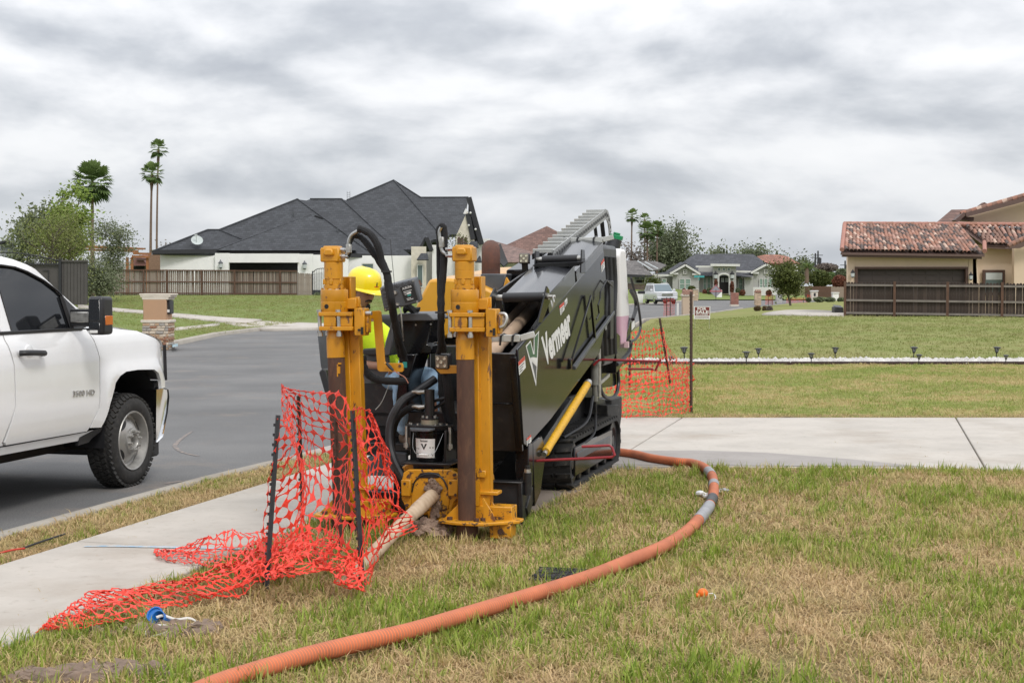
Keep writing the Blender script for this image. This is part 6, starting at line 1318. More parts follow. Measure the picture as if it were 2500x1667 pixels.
# small things on the ground
def meterbox():
 a, b, c, d = G(1290, 1412, .035), G(1314, 1386, .035), G(1440, 1392, .035), G(1424, 1420, .035)
 o = thing('meter_box', 'black plastic meter box lid set in the grass beside the orange hose', 'meter box', (0, 0, 0))
 mb = MB(); mb.solid([v+Vector((0, 0, -.06)) for v in (a, b, c, d)], (0, 0, .065)); mb.build('rim', M['blackplastic'], o, bevel=.01)
 cen = (a+b+c+d)/4; mb = MB(); mb.solid([cen+(v-cen)*.9+Vector((0, 0, -.02)) for v in (a, b, c, d)], (0, 0, .034)); mb.build('lid', M['rubber'], o, bevel=.004)
 mb = MB(); u = (c-b); e = a.lerp(b, .45)+u*.12; mb.solid([e+Vector((0, -.03, .0145)), e+u*.3+Vector((0, -.03, .0145)), e+u*.33+Vector((0, 0, .0145)), e+u*.3+Vector((0, .03, .0145)), e+Vector((0, .03, .0145)), e-u*.03+Vector((0, 0, .0145))], (0, 0, .004)); mb.build('handle_slot', M['black_print'], o)
 v = (b-a)
 bme = MB(); bme.box((0, 0, 0), (.022, .012, .003)); me = bme.mesh('stud', M['rubber'])
 for i in range(9):
  for j in range(6):
   if 1 <= j <= 3 and i < 4: continue
   p = a.lerp(d, .08+.1*i)+(b-a)*(.1+.15*j); link('stud', me, o, (p.x, p.y, .052))
meterbox()
c = G(1716, 1447, .04); o = thing('orange_ball', 'small bright orange float ball lying in the lawn at right', 'ball', c)
mb = MB(); mb.ball((0, 0, 0), .028, 16, 12, (1.05, 1, .95)); mb.ball((-.028, -.005, -.012), .018, 12, 8, (1, 1, .8)); mb.build('body', mat('orange_plastic', (.80, .15, .01), .4, var=.05), o)
mb = MB(); mb.tube(bez([(.025, 0, -.005), (.055, -.01, .0), (.068, -.02, -.02), (.055, -.03, -.035)], 5), .003, 6); mb.build('string', M['white_decal'], o)
mb = MB()
bc = G(395, 1512, .045); o = thing('plastic_cup', 'small blue plastic cup tipped over in the grass by the netting tail', 'cup', bc)
axs = Vector((-.35, -.75, .42)).normalized()
mb = MB(); mb.lathe([(.0, -.05), (.026, -.05), (.028, -.047), (.034, .0), (.037, .03), (.041, .034), (.037, .036), (.033, .03), (.025, -.044), (.0, -.045)], 20, (0, 0, 0), axs); mb.build('body', mat('blue_plastic', (.01, .13, .42), .35), o)
mb = MB(); mb.lathe([(.0, .0), (.04, 0), (.043, .012), (.036, .012), (.033, .004), (.0, .004)], 20, (-.045, .05, .012), Vector((-.2, -.7, .6)).normalized()); mb.build('cap', bpy.data.materials['blue_plastic'], o)
def ribbon(pts, w_, label, name='plastic_strap'):
 P = bez(pts, 6); mb = MB(); vs = []
 for i, p in enumerate(P):
  t = (P[min(i+1, len(P)-1)]-P[max(i-1, 0)]).normalized(); n = Vector((0, 0, 1)).cross(t); n = (n*.55+Vector((0, 0, .8))).normalized(); vs += [p+n*w_/2, p-n*w_/2]
 mb.add(vs, [(2*i, 2*i+1, 2*i+3, 2*i+2) for i in range(len(P)-1)]); o = mb.build(name, M['strap'], smooth=60, fix=False); s_ = o.modifiers.new('solid', 'SOLIDIFY'); s_.thickness = .0015; return tag(o, label, 'strap')
M['strap'] = mat('dirty_white_strap', (.60, .57, .52), .6, var=.15, vscale=14)
ribbon([G(354, 1547, .02), G(365, 1533, .035), G(390, 1526, .045), G(410, 1530, .04), G(405, 1543, .03), G(385, 1550, .02), G(368, 1554, .015)], .016, 'dirty white plastic strap curled in a loop in front of the blue cup')
ribbon([G(382, 1506, .07), G(400, 1502, .07), G(430, 1511, .05), G(460, 1508, .05), G(478, 1515, .03), G(472, 1521, .02), G(440, 1529, .02), G(412, 1529, .03)], .014, 'dirty white plastic strap trailing to the right of the blue cup')
def clods(name, c, n, sp, label, cat, m='mud', smin=.015, smax=.05):
 mb = MB(); rr = random.Random(n)
 for i in range(n):
  x, y = rr.gauss(0, sp[0]), rr.gauss(0, sp[1]); r = rr.uniform(smin, smax)*(1 if rr.random() < .7 else 1.4); b = MB(); b.ball((0, 0, 0), r, 8, 6, (1.2, 1.0, .7))
  q = [Vector(v)+Vector((mnoise.noise(Vector(v)*28+Vector((i, 0, 0))), mnoise.noise(Vector(v)*28+Vector((0, i, 0))), mnoise.noise(Vector(v)*28+Vector((0, 0, i)))))*r*.55 for v in b.v]
  mb.add([v+c+Vector((x, y, r*.25)) for v in q], b.f)
 return tag(mb.build(name, M[m], smooth=50, fix=False), label, cat, kind='stuff')
M['soil'] = mat('dry_soil', (.19, .135, .10), .95, var=.3, vscale=14, bump=1.0, bscale=40)
clods('soil_mound', G(235, 1655), 90, (.11, .05), 'crumbly mound of brown soil at the bottom left corner', 'soil', 'soil', .022, .05)
clods('soil_mound', G(90, 1664), 40, (.10, .03), 'low spill of brown soil left of the larger mound', 'soil', 'soil', .02, .04)
clods('soil_patch', G(415, 1545), 70, (.13, .05), 'scratched open soil around the blue cup and straps', 'soil', 'soil', .022, .04)
P = [G(0, 1349, .03), G(30, 1342, .035), G(60, 1338, .03)]; mb = MB(); mb.tube(bez(P, 5), .007, 6); tag(mb.build('red_cable', mat('red_cable_sheath', (.5, .04, .02), .5)), 'end of a red cable in the verge at the left edge', 'cable')
P = [G(55, 1338, .03), G(100, 1322, .035), G(158, 1303, .03)]; mb = MB(); mb.tube(bez(P, 5), .007, 6); tag(mb.build('black_cable', M['blackplastic']), 'thin black cable lying in the verge beside the pavement', 'cable')
# background: houses, fences, trees, street things
def Fp(x, y): return 1540+x/4.356, 500+y/4.356          # enlargement of the middle distance
def Rp(x, y): return 2040+x/4.611, 460+y/4.611          # enlargement of the right house
def Lp(x, y): return 360+x/4.356, 420+y/4.356           # enlargement of the dark roofed house
def Kp(x, y): return 820+x/4.6125, 420+y/4.6125
def Ep(x, y): return 1500+x/2.352, 480+y/2.352          # right half
def Tp(x, y): return x/4.6125, 420+y/4.6125             # upper left
def IPl(px, py, p0, n):
 d = ray(px, py); o = Vector((0, 0, CH)); t = (Vector(p0)-o).dot(n)/d.dot(n); return o+d*t
def courses(name, col, dark, h=.14, w=.35, rough=.9):
 """small overlapping units too far off to tell apart: rows in the object's own z and x"""
 m = bpy.data.materials.new(name); m.use_nodes = True; t = m.node_tree; p = t.nodes['Principled BSDF']; p.inputs['Roughness'].default_value = rough
 tc = N(t, 'ShaderNodeTexCoord'); mpn = N(t, 'ShaderNodeMapping'); mpn.inputs['Rotation'].default_value = (math.pi/2, 0, 0); lk(t, tc.outputs['Object'], mpn.inputs[0])
 br = N(t, 'ShaderNodeTexBrick'); br.inputs['Scale'].default_value = 1; br.inputs['Brick Width'].default_value = w; br.inputs['Row Height'].default_value = h; br.inputs['Mortar Size'].default_value = h*.09
 br.inputs['Color1'].default_value = (*[c*1.25 for c in col], 1); br.inputs['Color2'].default_value = (*[c*.75 for c in col], 1); br.inputs['Mortar'].default_value = (*dark, 1); br.inputs['Bias'].default_value = 0
 lk(t, mpn.outputs[0], br.inputs[0]); nz = N(t, 'ShaderNodeTexNoise', i_Scale=1.2, i_Detail=6.0); lk(t, tc.outputs['Object'], nz.inputs['Vector'])
 c = mixc(t, 1.0, br.outputs[0], ramp(t, nz.outputs[0], [(.3, (.9,)*3), (.7, (1.08,)*3)]), 'MULTIPLY'); lk(t, c, p.inputs['Base Color']); return m
M['shingle'] = courses('dark_shingles', (.046, .049, .055), (.028, .03, .034), .16, .32)
M['shingle_brown'] = courses('brown_shingles', (.15, .085, .068), (.09, .055, .045), .2, .4)
M['shingle_grey'] = courses('grey_shingles', (.125, .115, .110), (.08, .075, .07), .2, .4)
M['shingle_slate'] = courses('slate_shingles', (.058, .06, .068), (.035, .037, .042), .2, .4)
M['tile_far'] = courses('far_clay_tiles', (.30, .13, .085), (.10, .045, .035), .35, .3)
M['whitewall'] = mat('white_stucco', (.79, .78, .765), .9, var=.04, vscale=1.5, bump=.1)
M['creamwall'] = mat('cream_stone', (.60, .55, .46), .9, var=.12, vscale=3, bump=.2)
M['beige'] = mat('beige_stucco', (.64, .50, .37), .9, var=.04, vscale=2, bump=.1)
M['greywall'] = mat('pale_grey_stucco', (.40, .395, .375), .9, var=.04)
M['whitetrim'] = mat('white_trim', (.62, .61, .585), .7)
M['fascia'] = mat('dark_fascia', (.022, .022, .026), .6)
M['brownfascia'] = mat('brown_fascia', (.115, .07, .058), .6, var=.1)
M['browntrim'] = mat('brown_trim', (.085, .045, .033), .6, var=.1)
M['garagedoor'] = mat('dark_brown_garage_door', (.048, .035, .031), .6, var=.1)
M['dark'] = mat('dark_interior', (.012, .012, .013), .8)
M['pane'] = mat('window_pane', (.10, .14, .135), .15, spec=.7)
M['panelight'] = mat('blind_pane', (.50, .53, .53), .3)
M['oldwood'] = mat('weathered_boards', (.20, .155, .125), .9, var=.35, vscale=3.2, col2=(.11, .07, .05), c2=(.45, .62), stretch=(1, 1, .25), bump=.2)
M['darkwood'] = mat('dark_boards', (.040, .027, .021), .9, var=.45, vscale=3.5, col2=(.105, .088, .076), c2=(.52, .7), stretch=(1, 1, .3), bump=.2)
M['railwood'] = mat('grey_rails', (.20, .175, .155), .9, var=.2, vscale=3)
M['brownpost'] = mat('brown_post', (.11, .06, .04), .9, var=.25, vscale=3)
M['greenpane'] = mat('green_curtain_pane', (.20, .29, .24), .3)
def quad(mb, pts, t=(0, .12, 0), mi=None): mb.solid(pts, t, mi)
def wallpx(name, m, parent, rect, Y, th=.3, Yr=None):
 """upright wall piece standing where the rectangle is seen; Y may differ at its right side"""
 x0, y0, x1, y1 = rect; Yr = Y if Yr is None else Yr
 p = [PY(x0, y0, Y), PY(x1, y0, Yr), PY(x1, y1, Yr), PY(x0, y1, Y)]
 p[1].z = p[0].z if abs(Y-Yr) < .01 else p[1].z
 mb = MB(); mb.solid(p, (0, th, 0)); return mb.build(name, m, parent, smooth=0)
def windowpx(parent, rect, Y, frame=2.0, m='pane', mf='whitetrim', bars=0, hbar=False):
 x0, y0, x1, y1 = rect; mb = MB()
 for a in ((x0, y0, x1, y0+frame), (x0, y1-frame, x1, y1), (x0, y0+frame, x0+frame, y1-frame), (x1-frame, y0+frame, x1, y1-frame)): mb.solid([PY(a[0], a[1], Y), PY(a[2], a[1], Y), PY(a[2], a[3], Y), PY(a[0], a[3], Y)], (0, .1, 0))
 for k in range(bars): xx = x0+(x1-x0)*(k+1)/(bars+1); mb.solid([PY(xx-frame*.4, y0+frame, Y), PY(xx+frame*.4, y0+frame, Y), PY(xx+frame*.4, y1-frame, Y), PY(xx-frame*.4, y1-frame, Y)], (0, .1, 0))
 if hbar: yy = (y0+y1)/2; mb.solid([PY(x0+frame, yy-frame*.4, Y), PY(x1-frame, yy-frame*.4, Y), PY(x1-frame, yy+frame*.4, Y), PY(x0+frame, yy+frame*.4, Y)], (0, .1, 0))
 f = mb.build('window', M[mf], parent, smooth=0)
 mb = MB(); e = frame*.9; mb.solid([PY(x0+e, y0+e, Y+.05), PY(x1-e, y0+e, Y+.05), PY(x1-e, y1-e, Y+.05), PY(x0+e, y1-e, Y+.05)], (0, .04, 0)); mb.build('pane', M[m], f, smooth=0); return f
def lantern(parent, px, py, Y, s=1.0, m='fascia'):
 c = PY(px, py, Y); mb = MB(); mb.lathe([(0, -.24*s), (.05*s, -.22*s), (.11*s, -.17*s), (.13*s, .10*s), (.17*s, .12*s), (.05*s, .24*s), (.015*s, .34*s), (0, .34*s)], 8, c); o = mb.build('wall_lantern', M[m], parent)
 mb = MB(); mb.lathe([(.118*s, -.15*s), (.136*s, .08*s)], 8, c); mb.build('glass', M['panelight'], o)
hb = thing('white_house', 'low white house with a big dark shingle hip roof behind the left wooden fence', 'house', (0, 0, 0))
E0 = PY(371, 615, 104); E1 = PY(1011, 629.5, 112.5); ee = (E1-E0); ee.z = 0; ee.normalize(); gg = Vector((-ee.y, ee.x, 0)); sl_ = gg*math.cos(R(31))+Vector((0, 0, math.sin(R(31)))); nn_ = ee.cross(sl_); nn_.normalize()
def RF(px, py): return IPl(px, py, (E0+E1)/2, nn_)
out = [(371, 615), (507, 562), (535, 562), (726, 487), (748, 489.8), (757, 486.6), (834, 486.6), (847, 489.5), (961, 440.8), (1027, 483), (1143, 482.5), (1126, 572), (1098, 573), (1085, 585), (1060, 584), (1047, 590), (1040, 579), (1024, 609), (984, 609), (1011, 629.5), (943, 626), (855, 623)]
def planar_shell(name, pts, m, parent, thick=.22):
 P2 = [(p.x, p.z) for p in pts]; v, e, f, *_ = delaunay_2d_cdt([Vector(p) for p in P2], [(i, (i+1) % len(P2)) for i in range(len(P2))], [list(range(len(P2)))], 1, 1e-6)
 look = {(round(p.x, 3), round(p.z, 3)): p for p in pts}; n = len(v)
 vs = [min(pts, key=lambda q: (q.x-a.x)**2+(q.z-a.y)**2) for a in v]; mb = MB(); mb.add(vs, [tuple(q) for q in f]); b = [q+Vector((0, .1, -thick)) for q in pts]
 k = len(mb.v); mb.v += [tuple(q) for q in pts]+[tuple(q) for q in b]; N_ = len(pts)
 for i in range(N_): mb.f.append((k+i, k+(i+1) % N_, k+N_+(i+1) % N_, k+N_+i)); mb.m.append(0)
 return mb.build(name, m, parent, smooth=0)
roof = planar_shell('roof', [RF(*p) for p in out], M['shingle'], hb)
mb = MB(); top = [RF(*p) for p in out[1:11]]; back = [Vector((p.x*1.0+gg.x*9, p.y+gg.y*9, E0.z)) for p in top]; n = len(top)
mb.add(top+back, [(i, i+1, n+i+1, n+i) for i in range(n-1)]); mb.build('rear_slope', M['shingle'], roof, smooth=0)
def cap(pts, r=.07):
 mb = MB(); mb.tube([RF(*p)+nn_*(-.03 if nn_.y > 0 else .03) for p in pts], r, 5); mb.build('ridge_cap', M['shingle'], roof)
for q in (((530, 611), (759, 525.6)), ((759, 525.6), (853, 610)), ((726, 487), (897, 612)), ((834, 486.6), (940, 585)), ((961, 440.8), (1085, 585)), ((535, 562), (590, 585)), ((371, 615), (507, 562)), ((507, 562), (535, 562)), ((535, 562), (726, 487)), ((757, 486.6), (834, 486.6)), ((847, 489.5), (961, 440.8), (1027, 483)), ((1027, 483), (1143, 482.5))): cap(q)
def hip(a, b, c, lift, name='hip_roof'):
 A, B, C_ = RF(*a), RF(*b), RF(*c); A2, B2 = A-gg*lift, C_-gg*lift
 mb = MB(); mb.add([A-gg*lift, C_-gg*lift, B-gg*.02+Vector((0, 0, .04)), A, C_], [(0, 1, 2), (0, 2, 3), (1, 4, 2), (0, 3, 4, 1)]); mb.build(name, M['shingle'], roof, smooth=0)
hip((528, 612), (759, 525.6), (868, 612), .9)
mb = MB()
fe = [(371, 615.5), (530, 613), (855, 623.5), (943, 626.5), (1011, 630)]
for a, b in zip(fe, fe[1:]): mb.bar(RF(*a)-gg*.12, RF(*b)-gg*.12, .12, .30)
mb.build('fascia', M['fascia'], hb)
def rake(a, b, w_, Y, t=.5):
 A, B = PY(*a, Y), PY(*b, Y); mb = MB(); mb.bar(A, B, w_, t, (0, 1, 0)); return mb.build('rake_board', M['fascia'], hb)
rake((1145, 483), (1176, 597), .40, 113, 1.2); rake((1142, 522), (1155, 585), .36, 112.3, .8); rake((1042, 581), (1054, 612), .32, 110.5, .7); rake((1040, 579), (1022, 611), .15, 110.5, .3)
mb = MB(); mb.solid([PY(*p, 113.2) for p in ((1144, 488), (1174, 596), (1156, 590), (1143, 524))], (0, .1, 0)); mb.build('soffit', M['fascia'], hb, smooth=0)
for x, y in ((1148.5, 520), (1144.5, 550.5), (1161, 560)): mb = MB(); mb.ball(PY(x, y, 111.8), .09, 8, 6); mb.build('soffit_lamp', M['whitetrim'], hb)
wallpx('wall', M['whitewall'], hb, (391, 618, 530, 730), 105.2, .4, 106.2); wallpx('wall', M['whitewall'], hb, (525, 618, 558, 730), 105.8, .4); wallpx('wall', M['whitewall'], hb, (727, 620, 763, 730), 106.2, .4)
wallpx('wall', M['whitewall'], hb, (556, 619, 729, 641), 106.0, .4); wallpx('wall', M['whitewall'], hb, (763, 622, 850, 740), 108.5, .4, 109); wallpx('wall', M['whitewall'], hb, (805, 624, 1012, 740), 110.2, .4, 111)
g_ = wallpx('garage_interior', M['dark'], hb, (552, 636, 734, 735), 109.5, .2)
windowpx(hb, (882, 642, 913, 672), 110, 2.5, 'pane')
wallpx('wall', M['creamwall'], hb, (1004, 602, 1040, 760), 109.6, .6, 110); windowpx(hb, (1018, 646, 1033, 702), 109.4, 2, 'pane')
wallpx('wall', M['greywall'], hb, (1038, 615, 1056, 760), 111.5, .4); wallpx('column', M['whitewall'], hb, (1055, 598, 1074, 760), 110.5, .6); wallpx('wall', M['whitewall'], hb, (1074, 600, 1122, 760), 112.5, .4)
mb = MB(); mb.solid([PY(*p, 112) for p in ((1112, 580), (1141, 515), (1158, 584), (1160, 760), (1112, 760))], (0, .4, 0)); mb.build('wall', M['creamwall'], hb, smooth=0)
mb = MB(); mb.solid([PY(*p, 112.6) for p in ((1131, 522), (1137, 508), (1143, 523))], (0, .3, 0)); mb.build('wall', M['whitewall'], hb, smooth=0)
wallpx('wall', M['whitewall'], hb, (1148, 583, 1196, 760), 113.6, .4)
for r_ in ((1140, 600, 1152, 625), (1146, 632, 1154, 655), (1144, 665, 1154, 700)): windowpx(hb, r_, 111.8, 1.5, 'pane')
for x in (1120.5, 1128, 1137): mb = MB(); mb.prism([(-.12, 0), (.12, 0), (.12, .5), (.06, .62), (-.06, .62), (-.12, .5)], PY(x, 598, 111.95), (1, 0, 0), (0, 0, 1), (0, .1, 0)); mb.build('niche', M['browntrim'], hb)
for (a, b, Y) in (((1017, 634), (1046, 624), 108.9), ((1140, 604), (1168, 600), 111.2), ((1160, 640), (1176, 628), 112.6)):
 A = PY(*a, Y); B = PY(b[0], a[1], Y); mb = MB(); mb.add([A, B, B+Vector((-.1, .5, .5)), A+Vector((.3, .5, .5)), A+Vector((0, .5, -.05)), B+Vector((0, .5, -.05))], [(0, 1, 2, 3), (0, 3, 4), (1, 5, 2), (0, 4, 5, 1)]); mb.build('awning', M['shingle'], hb, smooth=0)
lantern(hb, 538.5, 647, 105.6, 1.2, 'greyplastic'); lantern(hb, 743.5, 649, 106.0, 1.2, 'greyplastic')
for x, y, m_ in ((716.5, 528, 'fascia'), (824, 567, 'fascia')): mb = MB(); p = RF(x, y); mb.cyl(p, p+Vector((0, 0, .35)), .06, n=8); mb.build('vent_pipe', M['greyplastic'], roof)
mb = MB(); p = RF(781, 531); mb.bar(p+Vector((-.4, 0, .12)), p+Vector((.25, -.1, -.1)), .25, .12); mb.build('roof_vent', M['dark'], roof)
mb = MB(); p = PY(851, 489, 121)
for dx in (-.12, .12): mb.cyl(p+Vector((dx, 0, -.3)), p+Vector((dx, 0, .75)), .015, n=5)
for k in range(4): mb.cyl(p+Vector((-.12, 0, .1+k*.17)), p+Vector((.12, 0, .1+k*.17)), .012, n=5)
mb.build('roof_aerial', M['greyplastic'], roof)
dc = RF(483, 602)+Vector((0, -.3, .15)); o = thing('satellite_dish', 'grey satellite dish standing on the low left part of the dark roof', 'satellite dish', dc)
ax = Vector((.25, -.75, .62)).normalized(); mb = MB(); c = Vector((0, 0, .25)); mb.lathe([(0, .0), (.2, .02), (.35, .06), (.43, .1), (.44, .11), (.35, .08), (.2, .04), (0, .02)], 20, c, ax); mb.build('dish', mat('dish_grey', (.42, .46, .45), .5), o)
mb = MB(); mb.cyl((0, .1, -.45), (0, .03, .22), .03, n=6); mb.build('mast', M['greyplastic'], o)
mb = MB(); mb.cyl(c+Vector((0, 0, -.3)), c+ax*.5+Vector((-.1, 0, .12)), .02, n=6); mb.box(c+ax*.5+Vector((-.1, 0, .14)), (.2, .1, .09)); mb.build('feed_arm', M['panelight'], o)
def picket_fence(name, label, L_, Rr, h, n_picket, posts, m, mp, mr, gap=.86, dog=True, rails=(.12, .5, .93), behind=True, jit=.02, missing=()):
 L_, Rr = Vector(L_), Vector(Rr); d = Rr-L_; u = Vector((d.x, d.y, 0)).normalized(); back = Vector((-u.y, u.x, 0)); a = math.atan2(u.y, u.x)
 o = thing(name, label, 'fence', L_, a); ln = math.hypot(d.x, d.y); w_ = ln/n_picket; rr = random.Random(n_picket)
 mb = MB(); ww = w_*gap
 poly = [(-ww/2, 0), (ww/2, 0), (ww/2, h-.05), (ww/2-.035, h), (-ww/2+.035, h), (-ww/2, h-.05)] if dog else [(-ww/2, 0), (ww/2, 0), (ww/2, h), (-ww/2, h)]
 mb.prism(poly, (0, 0, 0), (1, 0, 0), (0, 0, 1), (0, .02, 0)); me = mb.mesh('board', m, smooth=0)
 me2 = me.copy(); me2.materials.clear(); me2.materials.append(M['boards_b'])
 for i in range(n_picket):
  q = link('board', me if rr.random() < .62 else me2, o, ((i+.5)*w_, (.055 if behind else -.055), d.z*(i+.5)/n_picket-rr.uniform(0, jit)-.03)); q.rotation_euler = (0, rr.gauss(0, .006), 0)
 for px in posts:
  mb = MB(); x = px*ln; mb.b2((x-.055, -.05, -.2+d.z*px), (x+.055, .045, h+.0+d.z*px)); mb.build('post', mp, o, smooth=0)
 ps = sorted(set([0]+list(posts)+[1]))
 for a_, b_ in zip(ps, ps[1:]):
  for k in rails:
   mb = MB(); mb.bar((a_*ln+.05, -.012, d.z*a_+h*k), (b_*ln-.05, -.012, d.z*b_+h*k), .05, .09); mb.build('rail', mr, o, smooth=0)
 return o
M['boards_b'] = mat('weathered_boards_light', (.26, .215, .18), .9, var=.3, vscale=3.2, stretch=(1, 1, .25))
a = PY(222, 720, 99.5); b = PY(727, 722.5, 100)
picket_fence('wooden_fence', 'long weathered wooden fence in front of the dark roofed white house', a, b, PY(222, 657, 99.5).z-a.z, 112, [(Lp(x, 0)[0]-222)/505 for x in (-470, -40, 205, 572, 925, 1412)], M['oldwood'], M['brownpost'], M['brownpost'], .80, False, (.08, .52, .97))
a = PY(727.5, 724, 100.1); b = PY(762, 725, 100.2)
picket_fence('wooden_fence', 'short plain board length at the right end of the long fence', a, b, PY(728, 665, 100).z-a.z, 8, [0], M['boards_b'], M['railwood'], M['railwood'], .96, True, (.2, .8), behind=False)
M['boards_b'] = M['darkwood_b'] = mat('dark_boards_b', (.062, .043, .034), .9, var=.45, vscale=3.5, col2=(.125, .108, .095), c2=(.55, .7), stretch=(1, 1, .3))
a = PY(2060, 774, 65.0); b = PY(2512, 781, 62.5)
picket_fence('wooden_fence', 'dark dog-eared board fence in front of the tile roofed house', a, b, PY(2060, 686, 65).z-a.z, 57, [(Rp(x, 0)[0]-2060)/452 for x in (105, 678, 1278, 1882)], M['darkwood'], M['brownpost'], M['railwood'], .94, True, (.12, .47, .89))
o = thing('iron_gate', 'white backed iron side gate with arched top beside the fence end', 'gate', (0, 0, 0))
mb = MB(); mb.solid([PY(x, y, 101) for x, y in ((764, 668), (790, 664), (790, 708), (764, 708))], (0, .04, 0)); mb.build('panel', M['whitewall'], o)
for k in range(7): mb = MB(); x = 764+k*4.2; mb.cyl(PY(x, 724, 100.9), PY(x, 660-k*1.0, 100.9), .012, n=5); mb.build('bar', M['fascia'], o)
mb = MB(); mb.tube(bez([PY(*p, 100.88) for p in ((763, 666), (772, 658), (782, 655.5), (792, 655))], 4), .03, 6); mb.tube([PY(763, 724, 100.88), PY(763, 662, 100.88)], .04, 6); mb.build('gate_frame', M['fascia'], o)
wallpx('base', M['greyplastic'], o, (764, 708, 792, 724), 101, .1)
M['sheetmetal'] = mat('brown_grey_sheet_metal', (.072, .064, .062), .55, var=.1, vscale=2)
o = thing('metal_fence', 'dark brown ribbed sheet metal fence panel behind the truck cab', 'fence', (0, 0, 0))
ym = 68
for k in range(8):
 x = 148+k*8.2; mb = MB(); mb.solid([PY(x, 638, ym), PY(x+7.4, 638, ym), PY(x+7.4, 744, ym), PY(x, 744, ym)], (0, .04, 0)); mb.build('panel', M['sheetmetal'], o, smooth=0)
mb = MB(); mb.solid([PY(148, 640, ym+.06), PY(214, 640, ym+.06), PY(214, 744, ym+.06), PY(148, 744, ym+.06)], (0, .03, 0)); mb.build('backing', M['fascia'], o)
mb = MB(); mb.bar(PY(146, 637, ym-.02), PY(215, 637.5, ym-.02), .1, .08); mb.build('rail', M['sheetmetal'], o)
mb = MB(); mb.bar(PY(147, 632, ym-.05), PY(147, 745, ym-.05), .12, .12); mb.build('post', M['fascia'], o)
o = thing('metal_gate', 'dark sheet metal gate with a low arched scroll top left of the ribbed panel', 'gate', (0, 0, 0))
mb = MB(); mb.solid([PY(0, 645, ym+.1), PY(145, 645, ym+.1), PY(145, 744, ym+.1), PY(0, 744, ym+.1)], (0, .05, 0)); mb.build('panel', M['sheetmetal'], o)
mb = MB(); q = [PY(*p, ym) for p in ((-30, 618), (30, 617), (80, 623), (115, 630), (146, 637))]; mb.tube(bez(q, 5), .03, 6); mb.build('arch_rail', M['fascia'], o)
mb = MB(); mb.bar(PY(0, 645, ym), PY(146, 645, ym), .06, .06); mb.bar(PY(104, 660, ym+.05), PY(118, 660, ym+.05), .03, .03); mb.bar(PY(118, 660, ym+.05), PY(118, 740, ym+.05), .03, .03); mb.build('frame', M['fascia'], o)
for k in range(14):
 x = 60+k*6.2; y0 = interp(x, [(30, 617), (80, 623), (115, 630), (146, 637)]); mb = MB(); c = PY(x, (y0+645)/2, ym); r = max(.04, (645-y0)*.5*ym/FPX*.8); mb.tube([c+Vector((math.cos(t)*r*.7, 0, math.sin(t)*r)) for t in [i*.63 for i in range(11)]], .012, 5); mb.build('scroll', M['fascia'], o)
M['cedar'] = mat('cedar_beams', (.30, .125, .05), .8, var=.2, vscale=3)
o = thing('pergola', 'reddish timber pergola half hidden behind the left trees', 'pergola', (0, 0, 0)); yp = 104
for x in (311, 322.5, 360): mb = MB(); mb.bar(PY(x, 740, yp), PY(x, 628, yp), .17, .17); mb.build('post', M['cedar'], o, smooth=0)
for (x0, y0, x1, y1) in ((180, 600, 335, 607), (180, 609, 338, 614), (325, 619, 368, 620), (322, 626, 366, 627)): mb = MB(); mb.bar(PY(x0, y0, yp-.2), PY(x1, y1, yp-.2), .08, .16); mb.build('beam', M['cedar'], o, smooth=0)
for k in range(22): mb = MB(); x = 182+k*7.1; p = PY(x, 601+(x-182)*.045, yp); mb.bar(p+Vector((-.3, -.9, -.05)), p+Vector((.3, 1.6, .05)), .05, .12); mb.build('rafter', M['cedar'], o, smooth=0)
o = thing('garden_house', 'low house with a dull red roof seen through the pergola', 'house', (0, 0, 0))
wallpx('wall', M['greywall'], o, (262, 640, 362, 742), 112, .3); mb = MB(); mb.solid([PY(*p, 111) for p in ((316, 648), (326, 629), (346, 629), (360, 649))], (0, 3, .3)); mb.build('roof', mat('dull_red_roof', (.20, .095, .085), .8), o); wallpx('beam', M['browntrim'], o, (333, 631, 358, 636), 110.8, .2); wallpx('window', M['dark'], o, (320, 650, 352, 665), 111.8, .1)
o = thing('brick_wall', 'strip of brown brick wall at the left end of the white house', 'wall', (0, 0, 0)); wallpx('face', mat('brown_brick_far', (.24, .15, .10), .9, var=.2, vscale=8), o, (362, 622, 391, 735), 108, .3)
o = thing('grey_house', 'grey gable wall glimpsed behind the trees at the left edge', 'house', (0, 0, 0)); mb = MB(); mb.solid([PY(*p, 90) for p in ((0, 600), (18, 590), (38, 615), (38, 680), (0, 680))], (0, .4, 0)); mb.build('wall', mat('blue_grey_wall', (.27, .28, .31), .9), o); mb = MB(); mb.bar(PY(-6, 597, 89.8), PY(19, 587, 89.8), .4, .15); mb.bar(PY(19, 587, 89.8), PY(42, 617, 89.8), .4, .15); mb.build('roof', M['fascia'], o)
o = thing('brown_roof_house', 'house with a brown hip roof rising behind the drilling machine', 'house', (0, 0, 0))
def slope(parent, pts, Ys, m, name='roof'):
 P = [PY(x, y, Y) for (x, y), Y in zip(pts, Ys)]; return planar_shell(name, P, m, parent, .15)
slope(o, ((1236, 598), (1335, 552), (1362, 566), (1470, 620), (1300, 622)), (150, 156, 156, 151, 148), M['shingle_brown']); slope(o, ((1150, 628), (1170, 588), (1212, 590), (1310, 618), (1310, 640), (1160, 640)), (140, 146, 146, 142, 140, 139), mat('weathered_brown_tiles', (.17, .115, .10), .9, var=.5, vscale=2.5))
wallpx('wall', M['whitewall'], o, (1160, 632, 1400, 740), 143, .3); wallpx('gable', M['shingle_grey'], o, (1188, 592, 1215, 640), 139, .3)
slope(o, ((1198, 618), (1222, 594), (1240, 640), (1230, 650)), (138, 138.5, 138, 137.5), M['fascia'], 'porch_roof')
hg = thing('pale_grey_house', 'pale grey house with white gables and arched door ending the street', 'house', (0, 0, 0)); YH = 185
